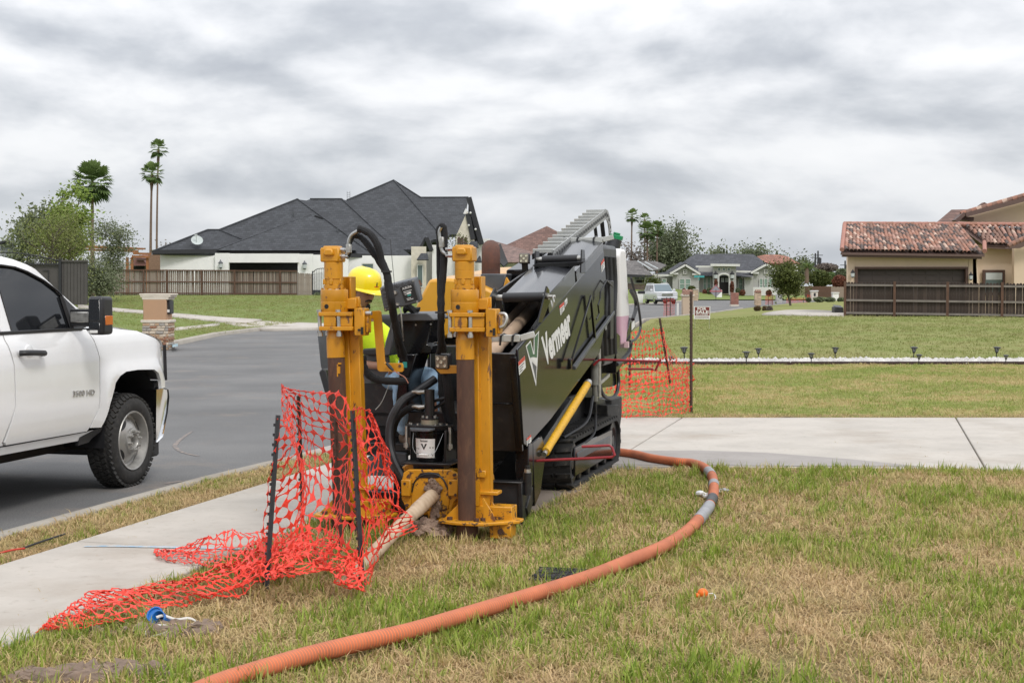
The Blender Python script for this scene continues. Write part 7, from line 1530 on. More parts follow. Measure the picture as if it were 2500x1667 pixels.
def F2(*pts): return [Fp(*p) for p in pts]
slope(hg, F2((190, 745), (440, 700), (620, 560), (700, 522), (830, 530), (950, 520), (1300, 525), (1440, 620), (1645, 755), (1280, 760), (440, 750)), (183, 184, 190, 193, 193, 193, 193, 189, 183, 183, 183), M['shingle_slate'])
wallpx('wall', M['greywall'], hg, (*Fp(250, 745), *Fp(445, 975)), 184.2, .3); wallpx('wall', M['greywall'], hg, (*Fp(720, 660), *Fp(880, 975)), 184.4, .3); wallpx('wall', M['greywall'], hg, (*Fp(1110, 705), *Fp(1300, 975)), 184.4, .3)
def gable(peak, l, r_, x0, x1, bot):
 p = F2(peak, l, r_); mb = MB(); mb.solid([PY(*Fp(x0, l[1]), 183), PY(*Fp(peak[0], peak[1]+20), 183), PY(*Fp(x1, l[1]), 183), PY(*Fp(x1, bot), 183), PY(*Fp(x0, bot), 183)], (0, .3, 0)); g = mb.build('gable_wall', M['greywall'], hg, smooth=0)
 for q in (l, r_): mb = MB(); mb.bar(PY(*Fp(*q), 182.6), PY(*Fp(*peak), 182.6), .25, .5, (0, 1, 0)); mb.build('rake_trim', M['whitetrim'], g, smooth=0)
 mb = MB(); A, B, C_ = PY(*Fp(*l), 182.5), PY(*Fp(peak[0], peak[1]-8), 182.5), PY(*Fp(*r_), 182.5); up = Vector((0, 0, .18)); mb.add([A+up, B+up, C_+up, A+up+Vector((0, 5, .2)), B+up+Vector((0, 5, .2)), C_+up+Vector((0, 5, .2))], [(0, 1, 4, 3), (1, 2, 5, 4)]); mb.build('gable_roof', M['shingle_slate'], g, smooth=0)
 for s_, q in ((1, l), (-1, r_)): mb = MB(); mb.bar(PY(*Fp(q[0], q[1]), 182.7), PY(*Fp(q[0]+s_*85, q[1]), 182.7), .4, .22); mb.build('eave_return', M['whitetrim'], g, smooth=0)
 return g
gable((578, 640), (418, 733), (738, 738), 445, 720, 975); gable((1440, 635), (1275, 725), (1605, 732), 1298, 1580, 965)
mb = MB(); mb.bar(PY(*Fp(190, 748), 182.8), PY(*Fp(445, 750), 182.8), .3, .25); mb.bar(PY(*Fp(690, 657), 182.8), PY(*Fp(875, 657), 182.8), .3, .22); mb.bar(PY(*Fp(1115, 708), 182.8), PY(*Fp(1285, 712), 182.8), .3, .22); mb.bar(PY(*Fp(1180, 768), 182), PY(*Fp(1300, 768), 182), .3, .22); mb.build('eaves', M['whitetrim'], hg, smooth=0)
x0, x1, a0, a1 = 877, 1120, 930, 1050; arch = [(a0, 960), (a0, 770)]+[(990-60*math.cos(t), 770-34*math.sin(t)) for t in [i*.3142 for i in range(1, 10)]]+[(a1, 770), (a1, 960)]
mb = MB()
Z = lambda p, Y=182.2: PY(*Fp(*p), Y)
mb.solid([Z((x0, 640)), Z((x1, 640)), Z((x1, 735)), Z((x0, 735))], (0, .5, 0)); mb.solid([Z((x0, 735)), Z((a0, 735)), Z((a0, 960)), Z((x0, 960))], (0, .5, 0)); mb.solid([Z((a1, 735)), Z((x1, 735)), Z((x1, 960)), Z((a1, 960))], (0, .5, 0))
top_ = [Z(p) for p in arch[1:-1]]; n = len(top_)
for i in range(n-1): mb.solid([top_[i], top_[i+1], Z((arch[i+2][0], 735)), Z((arch[i+1][0], 735))], (0, .5, 0))
tw = mb.build('entrance_tower', M['greywall'], hg, smooth=0)
mb = MB(); P = [Z(p, 182.1) for p in arch]; mb.tube(P, .13, 5); mb.build('arch_trim', M['whitetrim'], tw)
mb = MB(); mb.bar(Z((848, 640), 181.8), Z((1158, 643), 181.8), .5, .3); mb.build('tower_eave', M['whitetrim'], tw, smooth=0)
slope(hg, F2((850, 634), (985, 545), (1160, 640)), (181.7, 186, 181.7), M['shingle_slate'], 'tower_roof')
mb = MB(); mb.solid([Z(p, 183.6) for p in ((930, 765), (1050, 765), (1050, 945), (930, 945))], (0, .2, 0)); dr = mb.build('front_door', mat('black_door', (.02, .016, .015), .5), hg, smooth=0)
for k in range(4): x = 964+k*16+(12 if k > 1 else 0); mb = MB(); mb.solid([Z(p, 183.5) for p in ((x, 780), (x+11, 775), (x+11, 822), (x, 822))], (0, .06, 0)); mb.build('door_pane', M['panelight'], dr, smooth=0)
for x in (940, 991, 1042): windowpx(tw, (*Fp(x-17, 668), *Fp(x+17, 703)), 182.1, 1.0, 'pane')
lantern(hg, *Fp(902, 757), 182, 2.0); lantern(hg, *Fp(1078, 757), 182, 2.0)
for r_, b_, pm in (((330, 785, 380, 870), 0, 'greenpane'), ((517, 785, 575, 900), 0, 'greenpane'), ((580, 785, 640, 900), 0, 'greenpane'), ((768, 768, 806, 905), 0, 'greenpane'), ((812, 768, 850, 905), 0, 'greenpane'), ((768, 735, 850, 762), 0, 'panelight'), ((1143, 778, 1192, 912), 0, 'greenpane'), ((1368, 782, 1405, 922), 0, 'greenpane'), ((1415, 782, 1455, 922), 0, 'greenpane'), ((1465, 782, 1503, 922), 0, 'greenpane')): windowpx(hg, (*Fp(r_[0], r_[1]), *Fp(r_[2], r_[3])), 182.8 if r_[0] < 700 or r_[0] > 1300 else 184.2, 1.3, pm, hbar=(pm == 'greenpane'))
for x, y in ((578, 714), (1438, 711)): windowpx(hg, (*Fp(x-22, y-22), *Fp(x+22, y+22)), 182.8, 1.6, 'dark', bars=1, hbar=True)
wallpx('wall', M['greywall'], hg, (*Fp(1210, 775), *Fp(1300, 965)), 182.6, .3); wallpx('base_band', M['whitetrim'], hg, (*Fp(445, 900), *Fp(720, 945)), 182.8, .15); wallpx('base_band', M['whitetrim'], hg, (*Fp(1298, 875), *Fp(1580, 965)), 182.7, .15)
slope(hg, F2((1180, 762), (1240, 718), (1300, 722), (1300, 765)), (181.6, 184, 184, 181.8), M['shingle_slate'], 'side_roof')
o = thing('grey_roof_house', 'low house with a faded grey roof left of the pale grey house', 'house', (0, 0, 0))
slope(o, ((1440, 660), (1440, 632), (1556, 637), (1594, 672), (1500, 672)), (168, 176, 176, 168, 168), M['shingle_grey']); slope(o, F2((105, 605), (150, 595), (200, 600), (280, 605), (380, 640), (300, 690), (200, 700)), (176, 180, 180, 180, 178, 174, 173), M['shingle_grey'])
wallpx('wall', M['whitewall'], o, (1500, 668, 1592, 695), 169.5, .3); wallpx('wall', mat('mauve_brick', (.27, .20, .175), .9, var=.15, vscale=6), o, (1500, 692, 1592, 716), 169.3, .3); windowpx(o, (1548, 676, 1575, 693), 169.2, 1.5, 'pane', bars=1); windowpx(o, (1552, 682, 1574, 692), 169.1, .8, 'dark')
mb = MB(); mb.bar(PY(1500, 672, 168), PY(1594, 675, 168), .3, .3); mb.build('fascia', M['fascia'], o)
for a, b in (((1556, 637), (1594, 660)), ((1575, 640), (1606, 656))): mb = MB(); mb.bar(PY(*a, 173), PY(*b, 171), .15, .1); mb.build('ridge_trim', M['panelight'], o)
o = thing('red_tile_house', 'distant two-storey house with a red tile roof right of the pale grey house', 'house', (0, 0, 0))
slope(o, F2((1340, 548), (1430, 530), (1560, 530), (1660, 545), (1800, 628), (1440, 622)), (226, 230, 230, 230, 224, 222), M['tile_far']); wallpx('wall', M['whitewall'], o, (*Fp(1380, 615), *Fp(1780, 800)), 226, .3)
wallpx('wall', M['greywall'], o, (*Fp(1450, 622), *Fp(1600, 700)), 225, .3)
hr = thing('tile_roof_house', 'beige stucco house with a mottled clay tile roof at the right edge', 'house', (0, 0, 0))
wallpx('garage_wall', M['beige'], hr, (2070, 612, 2088.5, 790), 70.3, .3); wallpx('garage_wall', M['beige'], hr, (2364, 616, 2385, 790), 70.3, .3); wallpx('garage_wall', M['beige'], hr, (2088, 612, 2365, 652), 70.3, .3)
g_ = wallpx('garage_door', M['garagedoor'], hr, (2092, 655, 2360, 790), 70.5, .1)
for k in range(3):
 for j in range(8): x = 2098+j*32.6; y = 662+k*14; mb = MB(); mb.solid([PY(x, y, 70.48), PY(x+27, y, 70.48), PY(x+27, y+9, 70.48), PY(x, y+9, 70.48)], (0, .04, 0)); mb.build('door_panel', M['garagedoor'], g_, smooth=0)
mb = MB()
for q in ((2088, 651.5, 2364, 656.5), (2088, 656.5, 2094, 790), (2358, 656.5, 2364, 790)): mb.solid([PY(q[0], q[1], 70.2), PY(q[2], q[1], 70.2), PY(q[2], q[3], 70.2), PY(q[0], q[3], 70.2)], (0, .2, 0))
mb.build('door_trim', M['browntrim'], hr, smooth=0)
mb = MB(); mb.solid([PY(2385, 600, 70.3), PY(2385, 600, 70.3)+Vector((0, 2.6, .3)), PY(2385, 790, 70.3)+Vector((0, 2.6, 0)), PY(2385, 790, 70.3)], (-.2, 0, 0)); mb.build('return_wall', M['beige'], hr, smooth=0)
wallpx('wall', M['beige'], hr, (2383, 598, 2482, 790), 72.6, .3); wallpx('wall', M['beige'], hr, (2476, 590, 2560, 790), 71.2, .3); windowpx(hr, (2400, 659, 2454, 720), 72.4, 6, 'pane', 'browntrim')
mb = MB(); mb.solid([PY(2407, 666, 72.42), PY(2447, 666, 72.42), PY(2447, 683, 72.42), PY(2407, 683, 72.42)], (0, .03, 0)); mb.build('blind', M['panelight'], hr, smooth=0)
lantern(hr, *Rp(193, 968), 70.1, .75); lantern(hr, *Rp(1523, 995), 70.1, .75)
EA, EB, RA, RB = PY(2054, 611, 69.6), PY(2405, 616, 69.6), PY(2061, 548, 73.6), PY(2520, 550, 73.6)
EA2, EB2 = PY(2404, 594, 71.9), PY(2520, 600, 71.9)
mb = MB(); dn = Vector((0, .05, -.12)); mb.add([EA+dn, EB+dn, RA+(RB-RA)*((EB.x-RA.x)/(RB.x-RA.x))+dn, RA+dn, RB+dn, EB2+dn, EA2+dn], [(0, 1, 2, 3), (6, 5, 4, 2)]); mb.add([RA+dn, RB+dn, RB+dn+Vector((1.4, 4, -1.5)), RA+dn+Vector((1.4, 4, -1.5))], [(0, 1, 2, 3)]); deck = mb.build('roof_deck', M['brownfascia'], hr, smooth=0)
mb = MB(); mb.bar(EA+Vector((0, .1, -.17)), EB+Vector((0, .1, -.17)), .12, .10); mb.bar(EA+Vector((.1, .25, -.27)), EB+Vector((-.1, .25, -.27)), .2, .10); mb.build('fascia', M['brownfascia'], hr, smooth=0)
mb = MB(); mb.bar(EA2+Vector((0, .15, -.17)), EB2+Vector((0, .15, -.17)), .12, .14); mb.build('fascia', M['brownfascia'], hr, smooth=0)
TC = [('terracotta', (.30, .15, .105)), ('brown_clay', (.21, .12, .09)), ('dark_clay', (.095, .072, .064)), ('pale_clay', (.46, .33, .26)), ('rose_clay', (.36, .21, .165)), ('charcoal_clay', (.07, .06, .058))]
TM = [mat(n, c, .85, var=.15, vscale=6) for n, c in TC]; tw_ = .196
def tilemesh(m):
 mb = MB(); n = 5; vs = []
 for y, r, z in ((0, .098, .0), (.40, .082, .035)):
  for k in range(n+1): a = math.pi*k/n; vs.append((math.cos(a)*r, y, math.sin(a)*r+z))
  for k in range(n+1): a = math.pi*k/n; vs.append((math.cos(a)*(r-.016), y, math.sin(a)*(r-.016)+z))
 q = 2*(n+1); mb.add(vs, [(k, k+1, q+k+1, q+k) for k in range(n)]+[(k, n+1+k, n+2+k, k+1) for k in range(n)]); return mb.mesh('tile', m, smooth=60)
tme = [tilemesh(m) for m in TM]; rr = random.Random(5); tiles = []
def tilefield(A, B, C_, D, cols):
 """A,B eave left/right; C,D ridge right/left"""
 sl = (D-A); rows = max(2, round(sl.length/.335)); ang = math.atan2(sl.z, math.hypot(sl.x, sl.y))
 for j in range(rows):
  for i in range(cols):
   u = (i+.5)/cols; v = j/rows; p = (A.lerp(B, u)).lerp(D.lerp(C_, u), v); tiles.append((p, ang, u))
RX = RA+(RB-RA)*((EB.x-RA.x)/(RB.x-RA.x))
tilefield(EA+Vector((.2, 0, 0)), EB-Vector((.12, 0, 0)), RX, RA+Vector((.2, 0, 0)), 35)
n1_ = len(tiles); tilefield(EA2+Vector((.1, 0, 0)), EB2, RB, RX+Vector((.1, 0, 0)), 12)
def pick(): return rr.choices(range(6), (26, 28, 18, 8, 14, 6))[0]
order = sorted(range(len(tiles)), key=lambda i: tiles[i][0].y); single = set(order[:300]); mbs = [MB() for _ in range(6)]
rest = MB()
for i, (p, ang, u) in enumerate(tiles):
 k = pick(); rot = Matrix.Rotation(ang+rr.gauss(0, .015), 4, 'X'); off = Vector((rr.gauss(0, .008), 0, rr.gauss(0, .006)))
 if i in single:
  o = link('tile', tme[k], deck, p+off, (ang+rr.gauss(0, .015), 0, rr.gauss(0, .02)))
 else:
  Mx = Matrix.Translation(p+off) @ rot; rest.add([Mx @ v.co for v in tme[k].vertices], [tuple(f.vertices) for f in tme[k].polygons], k)
o = rest.build('roof_tiles', TM, deck, smooth=60, fix=False); o['kind'] = 'stuff'
M['ridge_clay'] = mat('ridge_clay', (.36, .175, .135), .85, var=.15, vscale=4)
rn = 27
for k in range(rn): mb = MB(); a = RA.lerp(RB, k/rn); b = RA.lerp(RB, (k+1.06)/rn); mb.cyl(a+Vector((0, 0, .02)), b+Vector((0, 0, .045)), .13, .115, 10); mb.build('ridge_tile', M['ridge_clay'] if k % 3 else TM[0], deck)
for k in range(10): mb = MB(); a = EA.lerp(RA, k/10)+Vector((.03, 0, .03)); b = EA.lerp(RA, (k+1.05)/10)+Vector((.03, 0, .05)); mb.cyl(a, b, .115, .105, 8); mb.build('verge_tile', M['ridge_clay'], deck)
for k in range(5): mb = MB(); q0 = EB.lerp(EA2, k/5); q1 = EB.lerp(EA2, (k+1)/5); mb.cyl(q0+Vector((-.02, 0, .06)), q1+Vector((-.02, 0, .08)), .11, .10, 8); mb.build('verge_tile', M['ridge_clay'], deck)
for k in range(6): mb = MB(); a = PY(2462+k*9, 601-k*4.2, 70.6); b = PY(2471+k*9, 596.8-k*4.2, 70.6); mb.cyl(a, b+Vector((0, 0, .03)), .14, .12, 8); mb.build('verge_tile', TM[0] if k % 2 else TM[1], deck)
mb = MB(); mb.solid([PY(*p, 70.5) for p in ((2458, 606), (2560, 566), (2560, 580), (2490, 606))], (0, .3, 0)); mb.build('rake_board', M['brownfascia'], hr, smooth=0)
mb = MB(); mb.solid([PY(*p, 76) for p in ((2366, 548), (2366, 528), (2560, 470), (2560, 550))], (0, .4, 0)); mb.build('upper_wall', M['beige'], hr, smooth=0)
mb = MB(); mb.bar(PY(2330, 541, 75.2), PY(2352, 522, 75.2), .18, .6, (0, 1, 0)); mb.bar(PY(2352, 526, 75.3), PY(2560, 471, 75.3), .22, .9, (0, 1, 0)); mb.bar(PY(2340, 534, 76), PY(2370, 536, 76), .2, 1.0, (0, 1, 0)); mb.build('rake_board', M['brownfascia'], hr, smooth=0)
for k in range(16): mb = MB(); a = PY(2346+k*12.5, 523-k*3.6, 75.2); b = PY(2359+k*12.5, 519.3-k*3.6, 75.2); mb.cyl(a, b+Vector((0, 0, .03)), .15, .13, 8); mb.build('verge_tile', TM[(0, 1, 0, 3, 1)[k % 5]], hr)
slope(hr, ((2276, 552), (2323, 512), (2382, 511), (2400, 505), (2395, 552)), (80, 84, 84, 84, 80), M['shingle_brown'], 'back_roof')
mb = MB(); mb.solid([PY(*p, 83) for p in ((2380, 512), (2404, 494), (2415, 500), (2412, 512))], (0, .5, 0)); mb.build('chimney_cap', M['shingle_brown'], hr, smooth=0)
for x, y in ((2066, 620), (2061.5, 621)): mb = MB(); mb.ball(PY(x, y, 69.9), .06, 8, 6); mb.build('security_lamp', M['fascia'], hr)
mb = MB(); mb.bar(PY(2384, 634, 70.2), PY(2387, 694, 70.2), .04, .05); mb.build('downpipe', M['beige'], hr)
M['bark'] = mat('grey_bark', (.13, .105, .085), .95, var=.3, vscale=8)
def leafmat(name, a, b):
 m = bpy.data.materials.new(name); m.use_nodes = True; t = m.node_tree; p = t.nodes['Principled BSDF']; p.inputs['Roughness'].default_value = .6; p.inputs['Specular IOR Level'].default_value = .25
 at = N(t, 'ShaderNodeAttribute', attribute_name='tone'); c = mixc(t, at.outputs['Fac'], a, b); lk(t, c, p.inputs['Base Color'])
 tr = N(t, 'ShaderNodeBsdfTranslucent'); lk(t, c, tr.inputs[0]); ms = N(t, 'ShaderNodeMixShader', i_0=.25); out = t.nodes['Material Output']; lk(t, p.outputs[0], ms.inputs[1]); lk(t, tr.outputs[0], ms.inputs[2]); lk(t, ms.outputs[0], out.inputs[0]); return m
LM_ = {k: leafmat('leaf_'+k, a, b) for k, (a, b) in dict(olive=((.13, .155, .045), (.26, .285, .095)), bright=((.13, .20, .03), (.28, .36, .08)), grey=((.13, .155, .09), (.24, .265, .16)), dark=((.10, .125, .07), (.21, .24, .135)), palm=((.065, .11, .035), (.18, .25, .08)), dry=((.13, .09, .045), (.26, .185, .10)), bushy=((.05, .07, .018), (.14, .16, .045)), red=((.16, .06, .04), (.26, .11, .07)), bare=((.16, .13, .115), (.26, .22, .19))).items()}
def leaves(name, pts, size, m, parent, rr, flat=.0, aspect=.55, tones=None):
 n = len(pts); V = np.zeros((n*4, 3)); t = np.zeros(n*4)
 for i, p in enumerate(pts):
  a = Vector((rr.gauss(0, 1), rr.gauss(0, 1), rr.gauss(0, .8))).normalized(); b = a.orthogonal().normalized(); b.rotate(Matrix.Rotation(rr.uniform(0, 6.28), 3, a)) ; s = size*rr.uniform(.6, 1.4)
  V[4*i] = p-a*s; V[4*i+1] = p+b*s*aspect; V[4*i+2] = p+a*s; V[4*i+3] = p-b*s*aspect; t[4*i:4*i+4] = rr.random() if tones is None else tones[i]
 me = bpy.data.meshes.new(name); me.from_pydata(V.tolist(), [], [(4*i, 4*i+1, 4*i+2, 4*i+3) for i in range(n)]); me.materials.append(m); at = me.attributes.new('tone', 'FLOAT', 'POINT'); at.data.foreach_set('value', t); me.update(); return link(name, me, parent)
def tree(name, label, base, h, spread, leaf='dark', n=2200, size=.16, trunk=.16, clear=.3, limbs=9, seed=1, cat='tree', group=None, lean=(0, 0), twig=False, top=1.0, shape=None, droop=0.0, cluster=.55):
 rr = random.Random(seed); base = Vector(base); o = thing(name, label, cat, base, 0, group); mb = MB(); tips = []
 def limb(p, d, ln, r, lv):
  path = [p]; q = Vector(p); dd = Vector(d).normalized(); k = 5
  for i in range(k):
   dd = (dd+Vector((rr.gauss(0, .18), rr.gauss(0, .18), rr.gauss(.04-droop*.1, .10)))).normalized(); q = q+dd*ln/k; path.append(q.copy())
  mb.tube(path, [r*(1-.75*i/k) for i in range(k+1)], 6 if lv < 1 else 4, False)
  if lv < (2 if not twig else 3):
   for i in range(4 if lv else limbs):
    t = rr.uniform(.25, 1) if lv else rr.uniform(clear, 1); j = min(k-1, int(t*k)); pp = path[j].lerp(path[j+1], t*k-j); a = rr.uniform(0, 6.283); el = rr.uniform(-.05, .9)
    nd = Vector((math.cos(a), math.sin(a), 0))*math.cos(el)*1.0+Vector((0, 0, math.sin(el)))
    nd = (nd+dd*.35).normalized(); limb(pp, nd, ln*rr.uniform(.42, .7)*(spread/h*1.3 if lv == 0 else .8), r*.45*(1-.5*t), lv+1)
  for i in range(2 if lv else 1, k+1): tips.append(path[i])
 limb(Vector((0, 0, -.1)), (lean[0], lean[1], 1), h*.82*top, trunk, 0); mb.build('trunk', M['bark'], o, fix=False)
 tips = [t for t in tips if t.z > h*clear*.8]; cl = [rr.choice(tips) for _ in range(max(6, n//26))] if tips else []
 pts = []; tones = []
 for c in cl:
  tone = rr.random(); sp = cluster*rr.uniform(.5, 1.2)
  for _ in range(26):
   p = Vector(c)+Vector((rr.gauss(0, sp), rr.gauss(0, sp), rr.gauss(0, sp*.75)));
   if p.z > .1: pts.append(p); tones.append(min(1, max(0, tone*.6+rr.random()*.4)))
 leaves('crown', pts, size, LM_[leaf], o, rr, tones=tones); return o
def palm(name, label, base, h, crown_r, seed, trunk=.22, bend=(0, 0), skirt=True, group='tall fan palms', nf=34):
 rr = random.Random(seed); o = thing(name, label, 'palm tree', Vector(base), 0, group); mb = MB(); path = []; rs = []
 for i in range(15): u = i/14; path.append(Vector((bend[0]*u*u, bend[1]*u*u, h*u-.1))); rs.append(trunk*(1.25-.55*u)*(1.9 if .88 < u < .97 and skirt else 1))
 mb.tube(path, rs, 10); mb.build('trunk', M['palmbark'], o); topp = path[-1]
 V = []; F_ = []; T = []; D = MB()
 def frond(el, az, ln, tone, target):
  d = Vector((math.cos(az)*math.cos(el), math.sin(az)*math.cos(el), math.sin(el))); pet = ln*.5; hub = topp+d*pet+Vector((0, 0, -.12*pet*max(0, 1-el))); side = d.cross(Vector((0, 0, 1))); side = side.normalized() if side.length > .05 else Vector((1, 0, 0)); up = side.cross(d)
  b = len(V); w_ = .022*ln; V.extend([topp+side*w_, topp-side*w_, hub-side*w_, hub+side*w_]); T.extend([.8]*4); F_.append((b, b+1, b+2, b+3))
  nb = 11
  for k in range(nb):
   a = -1.25+2.5*k/(nb-1); bd = (d*math.cos(a)+side*math.sin(a)+up*.12).normalized(); L = ln*.66*(1-.15*abs(a)); mid = hub+bd*L*.6; tip = hub+bd*L*.92+Vector((0, 0, -L*.30*(.6+abs(a)*.3))); s2 = bd.cross(up).normalized()*L*.10
   b = len(V); V.extend([hub, mid+s2, tip, mid-s2]); T.extend([tone]*4); F_.append((b, b+1, b+2, b+3))
 for i in range(nf):
  u = (i+.5)/nf; el = 1.4-2.35*u**.95; frond(el, i*2.4+rr.uniform(-.3, .3), crown_r*rr.uniform(.85, 1.1), min(1, max(0, .9-u*.8+rr.uniform(-.2, .2))), 0)
 me = bpy.data.meshes.new('crown'); me.from_pydata([tuple(v) for v in V], [], F_); me.materials.append(LM_['palm']); at = me.attributes.new('tone', 'FLOAT', 'POINT'); at.data.foreach_set('value', T); link('crown', me, o)
 if skirt:
  V2, F2_ = [], []
  for i in range(40):
   a = rr.uniform(0, 6.28); r = trunk*rr.uniform(.9, 2.0); p = topp+Vector((math.cos(a)*r*.6, math.sin(a)*r*.6, -rr.uniform(.1, .7))); q = topp+Vector((math.cos(a)*r*1.3, math.sin(a)*r*1.3, -rr.uniform(.9, 1.6)*crown_r*.45)); s = Vector((-math.sin(a), math.cos(a), 0))*.06; b = len(V2); V2 += [p+s, p-s, q]; F2_.append((b, b+1, b+2))
  me = bpy.data.meshes.new('dead_skirt'); me.from_pydata([tuple(v) for v in V2], [], F2_); me.materials.append(M['deadfrond']); link('dead_skirt', me, o)
 return o
M['palmbark'] = mat('palm_bark', (.17, .115, .085), .95, var=.3, vscale=6, stretch=(1, 1, 3)); M['deadfrond'] = mat('dead_frond', (.20, .12, .065), .9, var=.3)
def gb(px, py, Y): p = PY(px, py, Y); return p
def palm_px(label, bx, by, tx, ty, Y, rpx, seed, **k):
 b = PY(bx, by, Y); t = PY(tx, ty, Y); return palm('palm_tree', label, b, t.z-b.z, rpx*Y/FPX, seed, bend=(t.x-b.x, 0), **k)
palm_px('broad fan palm with a hanging skirt rising behind the bushy trees at left', 226, 740, 226, 440, 92, 54, 1, trunk=.115, nf=50)
palm_px('slim fan palm with a flat tuft, shorter of the close pair', 368, 735, 371, 420, 125, 31, 2, trunk=.115, nf=30)
palm_px('tallest slim fan palm with a ragged crown, taller of the close pair', 383, 735, 387, 360, 140, 25, 3, trunk=.10, nf=24)
palm_px('tall thin fan palm standing alone left of the far palm group', 1541, 720, 1543, 525, 235, 20, 4, trunk=.15, nf=24)
palm_px('upper ragged palm crown at the back of the far palm group', 1573, 720, 1574, 534, 240, 18, 5, trunk=.14, nf=20)
palm_px('full round fan palm in the middle of the far palm group', 1580, 720, 1580, 562, 225, 26, 6, trunk=.16, nf=40)
palm_px('dense fan palm on the right of the far palm group', 1603, 720, 1605, 556, 230, 22, 7, trunk=.15, nf=34)
def tree_px(name, label, bx, by, ty, Y, wpx, **k):
 b = PY(bx, by, Y); t = PY(bx, ty, Y); return tree(name, label, b, t.z-b.z, wpx*Y/FPX, **k)
tree_px('olive_tree', 'dark leaved tree at the far left edge above the metal gate', 15, 740, 475, 84, 85, leaf='grey', n=4200, size=.12, seed=3, limbs=12, cluster=.6, trunk=.2)
tree_px('leafy_tree', 'sparse tree with upright branches and small bright leaves, left of the palm', 120, 740, 435, 82, 70, leaf='bright', n=2600, size=.10, seed=9, limbs=12, cluster=.30, trunk=.12, twig=True, top=1.12)
tree_px('leafy_tree', 'slender bright green tree growing just beside the palm trunk', 160, 740, 445, 80, 50, leaf='bright', n=2200, size=.10, seed=14, limbs=11, cluster=.30, trunk=.10, twig=True, top=1.12, lean=(.12, 0))
tree_px('mesquite_tree', 'broad feathery olive green tree behind the dark metal fence', 110, 740, 520, 74, 120, leaf='olive', n=4200, size=.055, seed=21, limbs=24, cluster=.62, trunk=.14, twig=True)
tree_px('mesquite_tree', 'round olive green tree behind the ribbed metal panel', 165, 745, 535, 76, 90, leaf='olive', n=3200, size=.055, seed=22, limbs=22, cluster=.6, trunk=.14, twig=True)
tree_px('mesquite_tree', 'wispy grey green tree with arching twigs in front of the pergola', 236, 728, 535, 86, 95, leaf='grey', n=6500, size=.065, seed=31, limbs=14, cluster=.42, trunk=.10, twig=True, lean=(.06, 0), clear=.12)
tree_px('mesquite_tree', 'low drooping grey green tree by the left end of the wooden fence', 248, 735, 610, 84, 60, leaf='grey', n=5200, size=.065, seed=33, limbs=14, cluster=.40, trunk=.08, twig=True, clear=.08)
tree_px('oak_tree', 'bare grey tree behind the low left corner of the dark roof', 410, 730, 583, 150, 40, leaf='bare', n=1500, size=.12, seed=41, limbs=10, cluster=.5, twig=True)
tree_px('oak_tree', 'large dark evergreen oak behind the grey roofed houses', 1655, 700, 570, 235, 110, leaf='dark', n=6500, size=.22, seed=44, limbs=16, cluster=1.1, trunk=.4, clear=.15)
tree_px('oak_tree', 'dark evergreen oak left of the larger oak, under the palms', 1612, 700, 590, 232, 60, leaf='dark', n=3200, size=.26, seed=45, limbs=12, cluster=1.0, trunk=.35, clear=.15)
tree_px('bare_tree', 'leafless grey tree under the far palm group', 1560, 705, 590, 228, 65, leaf='bare', n=900, size=.2, seed=46, limbs=14, cluster=.8, twig=True, trunk=.3)
for bx, ty, wp, sd, lab in ((1815, 605, 70, 51, 'dark tree crown behind the ridge of the pale grey house'), (1855, 612, 60, 52, 'dark tree crown between grey house ridge and red tile roof'), (1775, 612, 40, 53, 'thin greyish tree behind the middle of the grey house ridge'), (1900, 620, 50, 54, 'dark tree behind the red tile roof'), (1945, 635, 40, 55, 'low dark tree at the right end of the red tile roof')):
 tree_px('oak_tree', lab, bx, 700, ty, 300, wp, leaf='grey' if sd == 53 else 'dark', n=3000, size=.28, seed=sd, limbs=12, cluster=1.3, trunk=.4, clear=.2)
for bx, lab in ((1767, 'thin dark cypress tip left of the pair behind the grey house ridge'), (1774, 'shorter cypress tip right of the pair behind the grey house ridge'), (1896, 'lone cypress tip behind the red tile roof')):
 b = PY(bx, 700, 290); t = PY(bx, 609 if bx < 1770 else 613, 290); o = thing('cypress_tree', lab, 'tree', b); mb = MB(); mb.cyl((0, 0, 0), (0, 0, 2), .15, n=6); mb.build('trunk', M['bark'], o); rr = random.Random(bx); H_ = t.z-b.z
 leaves('crown', [Vector((rr.gauss(0, .25)*(1-u*.9)+0, rr.gauss(0, .25)*(1-u*.9), H_*u)) for u in [rr.uniform(.1, 1) for _ in range(700)]], .2, LM_['dark'], o, rr)
tree_px('small_tree', 'small round olive tree on the lawn left of the dark board fence', 1931, 748, 655, 117, 62, leaf='bushy', n=6500, size=.10, seed=61, limbs=20, cluster=.36, trunk=.11, clear=.32)
tree_px('small_tree', 'young cone shaped tree beside the silver car', 1589, 722, 677, 158, 20, leaf='bushy', n=1500, size=.12, seed=62, limbs=10, cluster=.35, trunk=.08, clear=.1)
